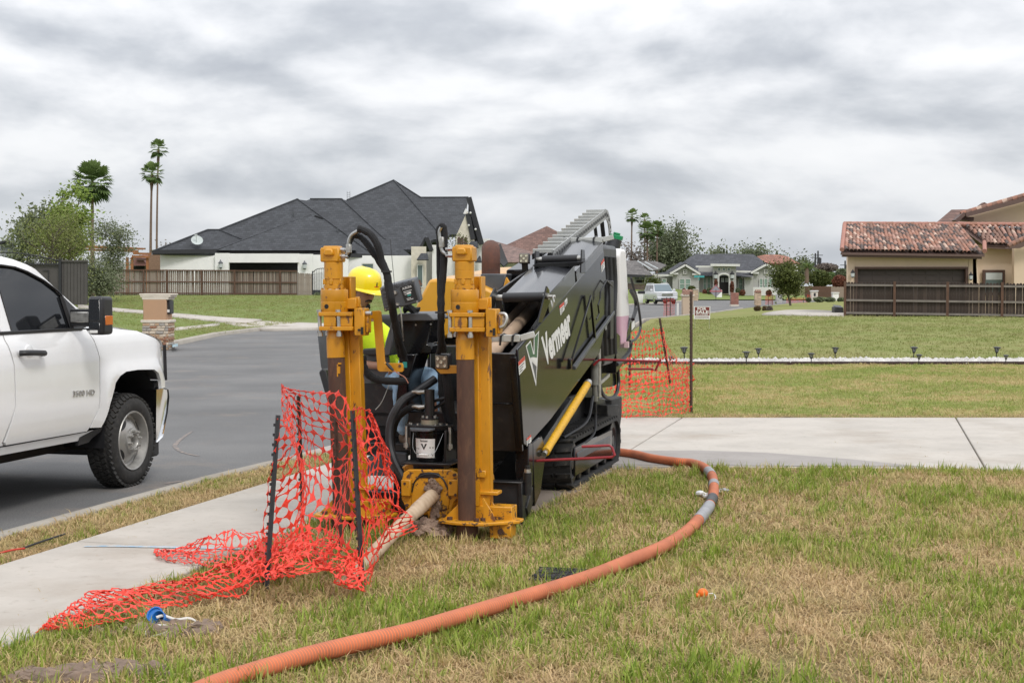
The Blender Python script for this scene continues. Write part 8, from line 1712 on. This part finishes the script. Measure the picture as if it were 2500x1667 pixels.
def featherpalm(label, px, py, Y, rpx, seed, n=26, trunk=0.0):
 rr = random.Random(seed); b = PY(px, py, Y); r = rpx*Y/FPX; o = thing('date_palm', label, 'palm tree', b); mb = MB(); h = trunk*Y/FPX; mb.cyl((0, 0, -.1), (0, 0, h+.2), .3, .25, 10); mb.build('trunk', M['palmbark'], o); V = []; F_ = []; T = []
 for i in range(n):
  az = rr.uniform(0, 6.28); el = rr.uniform(.2, 1.4); d = Vector((math.cos(az)*math.cos(el), math.sin(az)*math.cos(el), math.sin(el))); side = Vector((-math.sin(az), math.cos(az), 0)); L = r*rr.uniform(.8, 1.15)
  for k in range(12):
   u = (k+1)/13; p = Vector((0, 0, h))+d*L*u+Vector((0, 0, -L*.55*u*u))
   for s in (-1, 1): q = p+side*s*L*.2*(1-.5*u)+d*L*.1+Vector((0, 0, -L*.08)); bb = len(V); V += [p, p+d*L*.05, q]; F_.append((bb, bb+1, bb+2)); T += [rr.random()]*3
 me = bpy.data.meshes.new('crown'); me.from_pydata([tuple(v) for v in V], [], F_); me.materials.append(LM_['palm']); at = me.attributes.new('tone', 'FLOAT', 'POINT'); at.data.foreach_set('value', T); link('crown', me, o)
featherpalm('feathery palm with arching fronds left behind the small tree', *Fp(1660, 790), 200, 24, 1, trunk=24); featherpalm('taller feathery palm behind the small tree', *Fp(1870, 830), 190, 30, 2, trunk=34, n=34)
def bush(label, px, py, Y, wpx, hpx, leaf, seed, name='shrub', n=900, size=.10, group=None):
 rr = random.Random(seed); b = PY(px, py, Y); w_, h = wpx*Y/FPX/2, hpx*Y/FPX; o = thing(name, label, 'shrub', b, 0, group); mb = MB()
 for i in range(6): a = rr.uniform(0, 6.28); mb.tube([(0, 0, -.05), (math.cos(a)*w_*.4, math.sin(a)*w_*.4, h*.5), (math.cos(a)*w_*.7, math.sin(a)*w_*.7, h*.85)], [.03, .02, .01], 5)
 mb.build('stem', M['bark'], o); pts = []
 for _ in range(n):
  d = Vector((rr.gauss(0, 1), rr.gauss(0, 1), rr.gauss(0, 1))).normalized()*rr.uniform(.55, 1)**.5*rr.uniform(.8, 1.05); pts.append(Vector((d.x*w_, d.y*w_, h*.5+d.z*h*.5)))
 leaves('foliage', pts, size, LM_[leaf], o, rr); return o
for i, (x, y, w_, h_, lf, lab, Y) in enumerate((
 (566, 945, 40, 55, 'red', 'reddish clipped shrub under the left windows of the grey house', 180), (650, 935, 90, 75, 'bushy', 'loose green shrub before the left windows of the grey house', 178), (785, 950, 42, 50, 'red', 'rounded reddish shrub left of the arched door', 180), (835, 950, 55, 70, 'dark', 'dark round shrub next to the reddish one left of the arched door', 180),
 (905, 880, 35, 85, 'red', 'narrow red shrub tight against the left door pillar', 181), (1076, 955, 45, 145, 'red', 'tall narrow red shrub right of the arched door', 181), (1137, 940, 45, 55, 'dark', 'dark green shrub right of the tall red shrub', 180), (1187, 965, 60, 60, 'red', 'rounded reddish shrub below the narrow window', 180), (1468, 970, 60, 65, 'red', 'brownish round shrub before the right gable windows', 179),
 (2005, 1033, 130, 50, 'dark', 'clipped round shrub left of the tan mailbox pillar by the far fence', 135), (2120, 1035, 115, 50, 'dark', 'clipped round shrub below the white planter', 135), (2235, 1035, 75, 45, 'dark', 'clipped round shrub nearest the dark board fence', 134), (1890, 1030, 55, 42, 'dark', 'dark low shrub beside the orange far netting', 136),
 (2010, 880, 240, 190, 'bushy', 'broad mixed green shrubbery behind the far board fence', 210), (2130, 850, 200, 130, 'palm', 'dark green bushes right of the feathery palms', 215), (2250, 800, 150, 120, 'dark', 'dark leafy bush rising left of the tile roofed house', 200), (2220, 900, 150, 150, 'red', 'reddish brown shrub behind the pale far fence', 190), (2080, 720, 260, 100, 'bare', 'bare grey thicket on the horizon below the power poles', 260), (1720, 800, 40, 60, 'palm', 'small dark plant at the foot of the feathery palm', 195), (690, 985, 45, 40, 'bushy', 'low green plant beside the tan pillar in front of the grey house', 165),
 (1345, 1125, 60, 45, 'dry', 'small dry grey weed clump on the lawn behind the for sale sign', 92), (1430, 1125, 45, 40, 'dry', 'second dry weed clump on the lawn, left of the pinkish one', 92), (1475, 1130, 45, 45, 'bare', 'pinkish dry weed clump on the lawn near the pale path', 91))):
 px, py = Fp(x, y); bush(lab, px, py, Y, w_/4.356, h_/4.356, lf, 100+i, n=900 if w_ < 150 else 2600, size=.11 if w_ < 150 else .2)
bush('bare pinkish shrub in front of the white house entrance', *Kp(900, 1390), 106, 34, 44, 'red', 140, n=500, size=.06); bush('sparse yellowish climbing plant on the cream entrance wall', *Kp(1380, 1000), 110, 70, 70, 'bushy', 141, n=380, size=.07); bush('dark clipped shrub at the foot of the iron gate', 776, 726, 100, 22, 12, 'dark', 142, n=500, size=.06)
def plain_fence(label, x0, x1, ytop, ybot, Y, n, m, nm='wooden_fence'):
 o = thing(nm, label, 'fence', PY(x0, ybot, Y)); w_ = (x1-x0)*Y/FPX/n; h = (ybot-ytop)*Y/FPX; mb = MB(); mb.b2((-w_*.47, 0, 0), (w_*.47, .03, h)); me = mb.mesh('board', m, smooth=0); rr = random.Random(n)
 for i in range(n): link('board', me, o, ((i+.5)*w_, 0, rr.uniform(-.03, .03)))
 mb = MB(); mb.b2((0, .04, h*.2), (w_*n, .1, h*.2+.1)); mb.b2((0, .04, h*.8), (w_*n, .1, h*.8+.1)); mb.build('rail', m, o)
plain_fence('brown board fence far behind the small tree', *[Fp(1850, 0)[0], Fp(2130, 0)[0]], Fp(0, 868)[1], Fp(0, 985)[1], 165, 24, M['brownpost']); plain_fence('pale taupe board fence joining the brown one, left of the dark board fence', Fp(2130, 0)[0], Fp(2280, 0)[0], Fp(0, 873)[1], Fp(0, 1000)[1], 160, 14, mat('taupe_boards', (.27, .21, .165), .9, var=.15))
M['pole'] = mat('pole_wood', (.05, .05, .055), .9)
for x, y0, lab in ((1960, 515, 'thin power pole, left of the close pair on the skyline'), (1988, 490, 'thicker power pole with transformer, right of the close pair'), (2277, 595, 'power pole just left of the tile roofed house'), (2290, 640, 'short dark pole tight beside the tile roofed house')):
 px, py = Fp(x, y0); b = PY(px, 710, 260); t = PY(px, py, 260); o = thing('power_pole', lab, 'power pole', b); mb = MB(); mb.cyl((0, 0, 0), (0, 0, t.z-b.z), .2, .14, 8); mb.build('pole', M['pole'], o)
 mb = MB(); mb.bar((-.9, 0, t.z-b.z-.8), (.9, 0, t.z-b.z-.8), .12, .12); mb.build('crossarm', M['pole'], o)
 if x == 1988: mb = MB(); mb.cyl((.35, 0, t.z-b.z-2.6), (.35, 0, t.z-b.z-1.3), .28, n=10); mb.build('transformer', M['pole'], o)
mbx = thing('mailbox_pillar', 'tan stucco mailbox pillar with white cap and stone base across the street', 'mailbox', GT(385, 846)+Vector((0, 0, 0)))
YB = mbx.location.y; bz = mbx.location.z
def rel(px, py, dy=0): p = PY(px, py, YB+dy); return p-mbx.location
def course(name, x0, x1, y0, y1, dep, m, proud=0): a, b = rel(x0, y0), rel(x1, y1); mb = MB(); mb.b2((a.x-proud, -proud, b.z), (b.x+proud, dep+proud, a.z)); return mb.build(name, m, mbx, bevel=.012)
M['tanstucco'] = mat('tan_stucco', (.44, .27, .165), .9, var=.04, bump=.15); M['capstone'] = mat('cap_stone', (.60, .54, .46), .85, var=.06)
course('shaft', 349, 406, 731, 782, .70, M['tanstucco']); course('band', 346, 412, 781, 788, .72, M['capstone'], .03)
for k, (x0, x1, y0, y1) in enumerate(((339, 419, 717, 721), (342, 416, 721, 726), (346, 411, 726, 732))): course('cap', x0, x1, y0, y1, .78, M['capstone'])
c_ = course('core', 349, 409, 787, 850, .70, M['capstone'])
sm_ = [mat('ledge_stone_%s' % n, c, .9, var=.15, vscale=8, bump=.3) for n, c in (('tan', (.42, .29, .19)), ('rust', (.30, .15, .09)), ('pale', (.52, .44, .35)), ('grey', (.33, .30, .27)))]
rr = random.Random(2); y = 789
while y < 850:
 hh = rr.uniform(4, 7.5); x = 347.5
 while x < 410:
  w_ = min(rr.uniform(8, 19), 411-x); a, b = rel(x, y), rel(x+w_*.95, y+hh*.9); mb = MB(); pr = rr.uniform(.015, .05); mb.b2((a.x, -pr, b.z), (b.x, .06, a.z)); mb.build('stone', rr.choice(sm_), mbx, bevel=.012)
  if x+w_ > 400: mb = MB(); q = rr.uniform(.2, .4); mb.b2((b.x-.03, .02, b.z), (b.x+pr, q, a.z)); mb.b2((b.x-.03, q+.02, b.z), (b.x+pr*.7, .70, a.z)); mb.build('stone', rr.choice(sm_), mbx, bevel=.012)
  x += w_
 y += hh
a, b = rel(404, 733), rel(415, 767); mb = MB(); mb.b2((a.x, .12, b.z), (b.x-.02, .55, a.z)); bx_ = mb.build('letter_box', M['blackplastic'], mbx, bevel=.02); mb = MB(); mb.b2((a.x+.01, .10, b.z+.05), (b.x-.04, .125, b.z+.13)); mb.build('number_plate', M['white_decal'], bx_)
mb = MB(); P = [GT(421, 851), GT(434, 848.5), GT(434, 842), GT(421, 844)]; mb.solid([p+Vector((0, 0, .035)) for p in P], (0, 0, .004)); tag(mb.build('kerb_number', mat('faded_blue_paint', (.20, .33, .40), .8, var=.3, vscale=9, col2=(.45, .44, .38), c2=(.5, .6))), kind='structure')
def pillar(label, x0, y0, x1, y1, m, cap=None, box=None, capm='capstone', Y=None):
 px, py = Fp((x0+x1)/2, y1); g = GT(px, py) if Y is None else PY(px, py, Y); s = g.y/FPX/4.356; w_ = (x1-x0)*s; h = (y1-y0)*s; o = thing('mailbox_pillar', label, 'mailbox', g); mb = MB(); mb.b2((-w_/2, 0, -.1), (w_/2, w_, h)); mb.build('shaft', m, o, bevel=.02)
 if cap: mb = MB(); mb.b2((-w_/2-.06, -.06, h), (w_/2+.06, w_+.06, h+cap*s)); mb.build('cap', M[capm], o, bevel=.03)
 if box: mb = MB(); mb.b2((-w_*.15, -.04, h*.45), (w_*.15, .05, h*.85)); mb.build('letter_box', M['fascia'], o, bevel=.02)
 return o, w_, h
M['redbrick'] = courses('red_brick', (.27, .09, .06), (.36, .30, .26), .075, .22); M['tanbrick'] = courses('tan_brick', (.46, .34, .22), (.55, .47, .38), .10, .26)
def toptile(o, w_, h, n, m):
 for k in range(n): mb = MB(); x = -w_/2+w_*(k+.5)/n; mb.cyl((x, -.06, h+.02), (x, w_+.06, h+.02), w_/n*.55, n=8); mb.build('cap_tile', m, o)
q = pillar('tan pillar with pink clay cap tiles behind the for sale post', 552, 975, 665, 1155, mat('peach_stucco', (.50, .39, .29), .9), 25); toptile(q[0], q[1], q[2]+.15, 4, TM[4]); toptile(q[0], q[1]*.9, q[2]+.30, 3, TM[4])
q = pillar('red brick mailbox pillar on a white plinth beside the street', 1066, 935, 1147, 1068, M['redbrick']); mb = MB(); mb.b2((-q[1]/2-.03, -.03, -.12), (q[1]/2+.03, q[1]+.03, .06)); mb.build('plinth', M['capstone'], q[0])
q = pillar('tan brick mailbox pillar with striped clay tiles on top', 1322, 935, 1388, 1058, M['tanbrick']); toptile(q[0], q[1], q[2]+.06, 4, TM[0]); toptile(q[0], q[1]*.8, q[2]+.2, 3, TM[3])
q = pillar('slim tan brick pillar behind the tan pillar with pink tiles', 668, 905, 718, 1010, M['tanbrick'], 8)
pillar('white pillar with black mailbox on the left side of the street', 62, 935, 130, 1045, M['whitewall'], 12, capm='whitetrim'); px, py = Fp(112, 930); p = PY(px, py, 132); mb = MB(); mb.b2((p.x-.3, p.y, p.z-.15), (p.x+.35, p.y+.3, p.z+.15)); tag(mb.build('letter_box', M['fascia'], bevel=.05), 'small black letter box beside the white pillar left of the silver car', 'letter box')
pillar('white stucco pillar with an oval opening by the far board fence', 1922, 925, 1990, 1010, M['capstone'], 14, True, 'whitetrim'); pillar('white square planter pillar left of the dark board fence', 2150, 945, 2212, 1020, M['whitewall'], 14, None, 'whitetrim')
pillar('plain grey block behind the far orange netting', 1550, 950, 1612, 1040, M['greywall'], Y=146); pillar('low white block behind the diamond sign', 915, 905, 970, 990, M['whitewall'], Y=172)
YS = 131; cs = thing('suv', 'silver sport utility vehicle facing the camera on the far street', 'car', PY(1629, 742.5, YS), R(9))
SV = mat('silver_paint', (.62, .63, .65), .3, .25, coat=.6); k_ = 1.0
mb = MB(); mb.prism([(-.98, .38), (.98, .38), (1.0, .75), (.98, 1.05), (.90, 1.16), (-.90, 1.16), (-.98, 1.05), (-1.0, .75)], (0, 0, 0), (1, 0, 0), (0, 0, 1), (0, 5.1, 0)); mb.build('body', SV, cs, bevel=.06, seg=2)
mb = MB(); lo = [(-.92, 1.25, 1.14), (.92, 1.25, 1.14), (.92, 5.0, 1.14), (-.92, 5.0, 1.14)]; hi = [(-.74, 2.15, 1.86), (.74, 2.15, 1.86), (.76, 4.75, 1.88), (-.76, 4.75, 1.88)]; mb.add(lo+hi, [(0, 1, 5, 4), (1, 2, 6, 5), (2, 3, 7, 6), (3, 0, 4, 7), (4, 5, 6, 7)]); mb.build('cabin', SV, cs, bevel=.04)
mb = MB(); mb.add([(-.84, 1.27, 1.17), (.84, 1.27, 1.17), (.71, 2.06, 1.80), (-.71, 2.06, 1.80)], [(0, 1, 2, 3)]); mb.v = [(x, y-.02, z+.015) for x, y, z in mb.v]; mb.build('windscreen', mat('suv_glass', (.10, .14, .16), .08, spec=.8), cs, smooth=0)
for s in (-1, 1):
 for y0, y1 in ((1.9, 2.9), (3.0, 3.9), (4.0, 4.7)): mb = MB(); X = lambda z: s*(.93-(z-1.14)*.24+.012); mb.add([(X(1.2), y0-.2*(y0 < 2), 1.2), (X(1.2), y1, 1.2), (X(1.75), y1, 1.75), (X(1.75), y0+.28*(y0 < 2), 1.75)], [(0, 1, 2, 3)]); mb.build('side_window', M['glassdark'], cs, smooth=0)
 mb = MB(); mb.b2((s*.95, 1.55, 1.15), (s*1.22, 1.7, 1.38)); mb.build('mirror', SV, cs, bevel=.05)
 mb = MB(); mb.solid([(s*.62, -.03, .78), (s*.96, .02, .80), (s*.97, .05, 1.04), (s*.68, -.02, 1.02)], (0, .1, 0)); mb.build('headlight', mat('suv_lamp%d' % (s+1), (.6, .62, .65), .1, coat=1), cs)
 for y in (.95, 4.0): mb = MB(); mb.lathe([(0, .0), (.22, .0), (.24, -.03), (.26, 0), (.37, -.01), (.40, -.05), (.40, -.25), (0, -.25)], 24, (s*1.0, y, .40), (s, 0, 0)); wl = mb.build('wheel', M['tyre'], cs); mb = MB(); mb.lathe([(0, .012), (.10, .02), (.22, .005), (.25, -.02)], 20, (s*1.0, y, .40), (s, 0, 0)); mb.build('rim', M['chrome'], wl)
mb = MB(); mb.b2((-.55, -.05, .72), (.55, .02, 1.0)); gr = mb.build('grille', M['chrome'], cs, bevel=.03)
for k in range(5): mb = MB(); mb.b2((-.5, -.06, .755+k*.05), (.5, -.045, .78+k*.05)); mb.build('grille_slot', M['blackmetal'], gr)
mb = MB(); mb.b2((-.95, -.10, .42), (.95, .1, .68)); bp_ = mb.build('bumper', SV, cs, bevel=.06); mb = MB(); mb.b2((-.6, -.115, .46), (.6, -.09, .56)); mb.build('air_intake', M['blackmetal'], bp_); mb = MB(); mb.b2((-.17, -.125, .55), (.17, -.105, .65)); mb.build('number_plate', M['panelight'], bp_)
mb = MB(); mb.b2((-.8, .1, .2), (.8, 5, .42)); mb.build('underbody', M['blackmetal'], cs)
for s in (-1, 1): mb = MB(); mb.bar((s*.68, 2.4, 1.93), (s*.68, 4.6, 1.93), .05, .05); mb.build('roof_rail', SV, cs)
gs = GT(1711, 805); YG = gs.y; o = thing('for_sale_sign', 'small white and maroon for sale sign on thin wire legs in the lawn', 'sign', gs)
def sg(x, y): return PY(*Ep(x, y), YG)-gs
A, B, C_, D = sg(457, 630), sg(551, 630), sg(549, 704), sg(457, 702)
mb = MB(); mb.solid([A, B, C_, D], (0, .01, 0)); bd = mb.build('board', M['white_decal'], o, smooth=0)
u, v = B-A, D-A; e = Vector((0, -.004, 0)); S_ = lambda a, b: A+u*a+v*b+e
mb = MB(); mb.solid([S_(.05, .05), S_(.95, .05), S_(.95, .73), S_(.05, .73)], (0, .003, 0)); mb.build('panel', mat('maroon_print', (.16, .025, .02), .6), bd, smooth=0)
mb = MB(); e = Vector((0, -.007, 0)); lettering(mb, 'FOR', S_(.21, .30), S_(.76, .30), S_(.21, .08), .03); lettering(mb, 'SALE', S_(.10, .56), S_(.90, .56), S_(.10, .34), .03); lettering(mb, 'BY OWNER', S_(.14, .70), S_(.86, .70), S_(.14, .60), .02); mb.build('lettering', M['white_decal'], bd, smooth=0, fix=False)
mb = MB(); rr = random.Random(4); x = .07
while x < .9: w_ = rr.uniform(.02, .05); mb.solid([S_(x, .79), S_(x+w_, .78), S_(x+w_, .81), S_(x, .82)], (0, .002, 0)); mb.solid([S_(x+w_*.3, .80), S_(x+w_*.6, .80), S_(x+w_*.6, .93), S_(x+w_*.3, .93)], (0, .002, 0)); mb.solid([S_(x, .90), S_(x+w_, .91), S_(x+w_, .94), S_(x, .93)], (0, .002, 0)); x += w_+.018
mb.build('handwriting', bpy.data.materials['maroon_print'], bd, smooth=0)
for x in (462, 545): mb = MB(); mb.cyl(sg(x, 702), Vector((sg(x, 702).x, .005, -.1)), .006, n=6); mb.build('wire_leg', M['zinc'], o)
px, py = Fp(905, 1010); gsn = GT(px, py); o = thing('road_work_sign', 'grey back of a diamond sign with a red cross bar in the far street', 'sign', gsn); s = gsn.y/FPX/4.356
H0 = (1015-925)*s; hw = 67*s; mb = MB(); mb.solid([(-hw, 0, H0), (0, 0, H0-62*s), (hw, 0, H0), (0, 0, H0+72*s)], (0, .02, 0)); mb.build('panel', mat('sign_back_grey', (.27, .265, .29), .7), o, smooth=0)
mb = MB(); mb.bar((-hw, -.02, H0), (hw, -.02, H0), .03, .10); mb.bar((-hw*.1, -.025, H0+70*s), (hw*.95, -.025, H0+3*s), .02, .05); mb.bar((hw*.1, -.025, H0+70*s), (-hw*.95, -.025, H0+3*s), .02, .05); mb.build('spar', mat('red_spar', (.50, .12, .13), .6), o, smooth=0)
mb = MB(); mb.cyl((0, -.02, 0), (0, -.02, H0+.2), .03, n=8); mb.bar((-.5, 0, .02), (.5, 0, .02), .05, .04); mb.bar((0, -.5, .02), (0, .5, .02), .05, .04); mb.build('stand', M['fascia'], o)
px, py = Fp(722, 980); gn = PY(px, py, 168); o = thing('street_sign', 'slim pole with a teal street name blade before the grey house', 'sign', gn); mb = MB(); H1 = 215/4.356*168/FPX; mb.cyl((0, 0, -.3), (0, 0, H1), .04, n=8); mb.build('pole', M['zinc'], o); mb = MB(); mb.b2((-.55, -.02, H1-.1), (.65, .02, H1+.12)); mb.b2((-.02, -.5, H1-.4), (.02, .5, H1-.18)); mb.build('blade', mat('teal_sign', (.05, .32, .33), .5), o)
def farnet(label, x0, y0, x1, y1, Yp, seed, posts):
 b0, b1 = GT(*Fp(x0, y1)), GT(*Fp(x1, y1)); h = (y1-y0)*b0.y/FPX/4.356
 if Yp: b0, b1 = PY(*Fp(x0, y1), Yp), PY(*Fp(x1, y1), Yp); h = (y1-y0)*Yp/FPX/4.356
 up = Vector((0, 0, h)); net('safety_net', [[b0, b0.lerp(b1, .5)+Vector((0, .6, 0)), b1], [b0+up, b0.lerp(b1, .5)+Vector((0, .6, h*1.02)), b1+up]], 18, 10, label, seed=seed, star=.62, jit=.2, wav=.05)
 for k in posts:
  b = b0.lerp(b1, k)+Vector((0, -.05, 0)); mb = MB(); mb.cyl(b-Vector((0, 0, .1)), b+up*1.12, .028, n=6); tag(mb.build('stake', M['rebar']), 'dark stake, %s on the %s' % ('left' if k < .5 else 'right', label), 'stake', 'stakes of the far netting')
farnet('orange netting at the street left of the tan pillar', 348, 1005, 465, 1180, None, 51, (.28, .6)); farnet('far orange netting left of the small tree', 1432, 965, 1515, 1060, None, 52, (.35, .85)); farnet('far orange netting behind the small tree trunk', 1655, 990, 1880, 1045, 140, 53, (.2, .8)); farnet('short bright orange netting beside the white pillar', 1878, 958, 1915, 1000, 142, 54, (.4,))
p = GT(*Fp(498, 1175)); mb = MB(); mb.cyl(p, p+Vector((0, 0, 130/4.356*p.y/FPX)), .06, n=8); tag(mb.build('marker_post', M['white_decal']), 'white marker post beside the street netting', 'post')
p = GT(*Fp(2215, 1160)); o = thing('planter_tub', 'black open planter tub lying against the end of the dark board fence', 'planter', p); s = p.y/FPX/4.356; mb = MB(); mb.solid([(-45*s, 0, 0), (45*s, 0, 0), (50*s, 0, 65*s), (-48*s, 0, 80*s)], (0, .7, 0)); mb.build('tub', M['blackplastic'], o, bevel=.05); mb = MB(); mb.solid([(-40*s, -.01, 70*s), (44*s, -.01, 60*s), (44*s, .6, 82*s), (-40*s, .6, 90*s)], (0, 0, .03)); mb.build('rim', M['greyplastic'], o, bevel=.01)
SL = [(315, 905, 960, 'F', 'partly hidden behind the leaning rusty stake'), (402, 870, 952, 'B', 'between the leaning stake and the tall rusty post'), (757, 885, 966, 'F', 'standing in front of the stones, right of the tall rusty post'), (827, 870, 942, 'B', 'just behind the stones below the for sale sign at right'), (1130, 893, 964, 'F', 'in front of the stones, left one of the middle pair'), (1266, 865, 940, 'B', 'behind the stones, right one of the middle pair'), (1718, 855, 932, 'B', 'behind the stones, taller one of the close pair'), (1747, 897, 960, 'F', 'in front of the stones, lower one of the close pair'), (2192, 855, 932, 'B', 'behind the stones, left one of the pair near the right edge'), (2247, 898, 957, 'F', 'in front of the stones, nearest the right edge')]
proto = None
def solar(label, g, h):
 o = thing('solar_light', 'black solar path light '+label, 'garden light', g, 0, 'solar lights along the white stone strip'); k = h/.36
 mb = MB(); mb.lathe([(0, .335), (.035, .333), (.095, .318), (.10, .308), (.10, .300), (.06, .295), (0, .295)], 14); mb.build('cap', M['blackplastic'], o)
 mb = MB(); mb.lathe([(.03, .20), (.058, .295)], 12); mb.lathe([(.0, .2), (.03, .2)], 12); mb.build('globe', mat('frosted_globe', (.30, .31, .31), .3) if 'frosted_globe' not in bpy.data.materials else bpy.data.materials['frosted_globe'], o)
 for i in range(6): a = i*1.047; mb = MB(); mb.bar((math.cos(a)*.034, math.sin(a)*.034, .195), (math.cos(a+.5)*.066, math.sin(a+.5)*.066, .30), .008, .008); mb.build('rib', M['blackplastic'], o)
 mb = MB(); mb.lathe([(0, .165), (.022, .17), (.04, .195), (.04, .205), (0, .205)], 12); mb.cyl((0, 0, -.06), (0, 0, .17), .013, n=8); mb.build('spike', M['blackplastic'], o); o.scale = (k, k, k); return o
for x, y0, y1, row, lab in SL:
 px, py = Ep(x, y1); g = PY(px, py, 30.85 if row == 'F' else 32.6); g.z = hgt(g.x, g.y); h = (y1-y0)/2.352*g.y/FPX
 o = solar(lab, g, h) if proto is None else copy_tree(proto); proto = proto or o
 o.location = g; o.scale = (h/.335,)*3; o.rotation_euler = (rnd.gauss(0, .05), rnd.gauss(0, .05), rnd.uniform(0, 3)); o['label'] = 'black solar path light '+lab
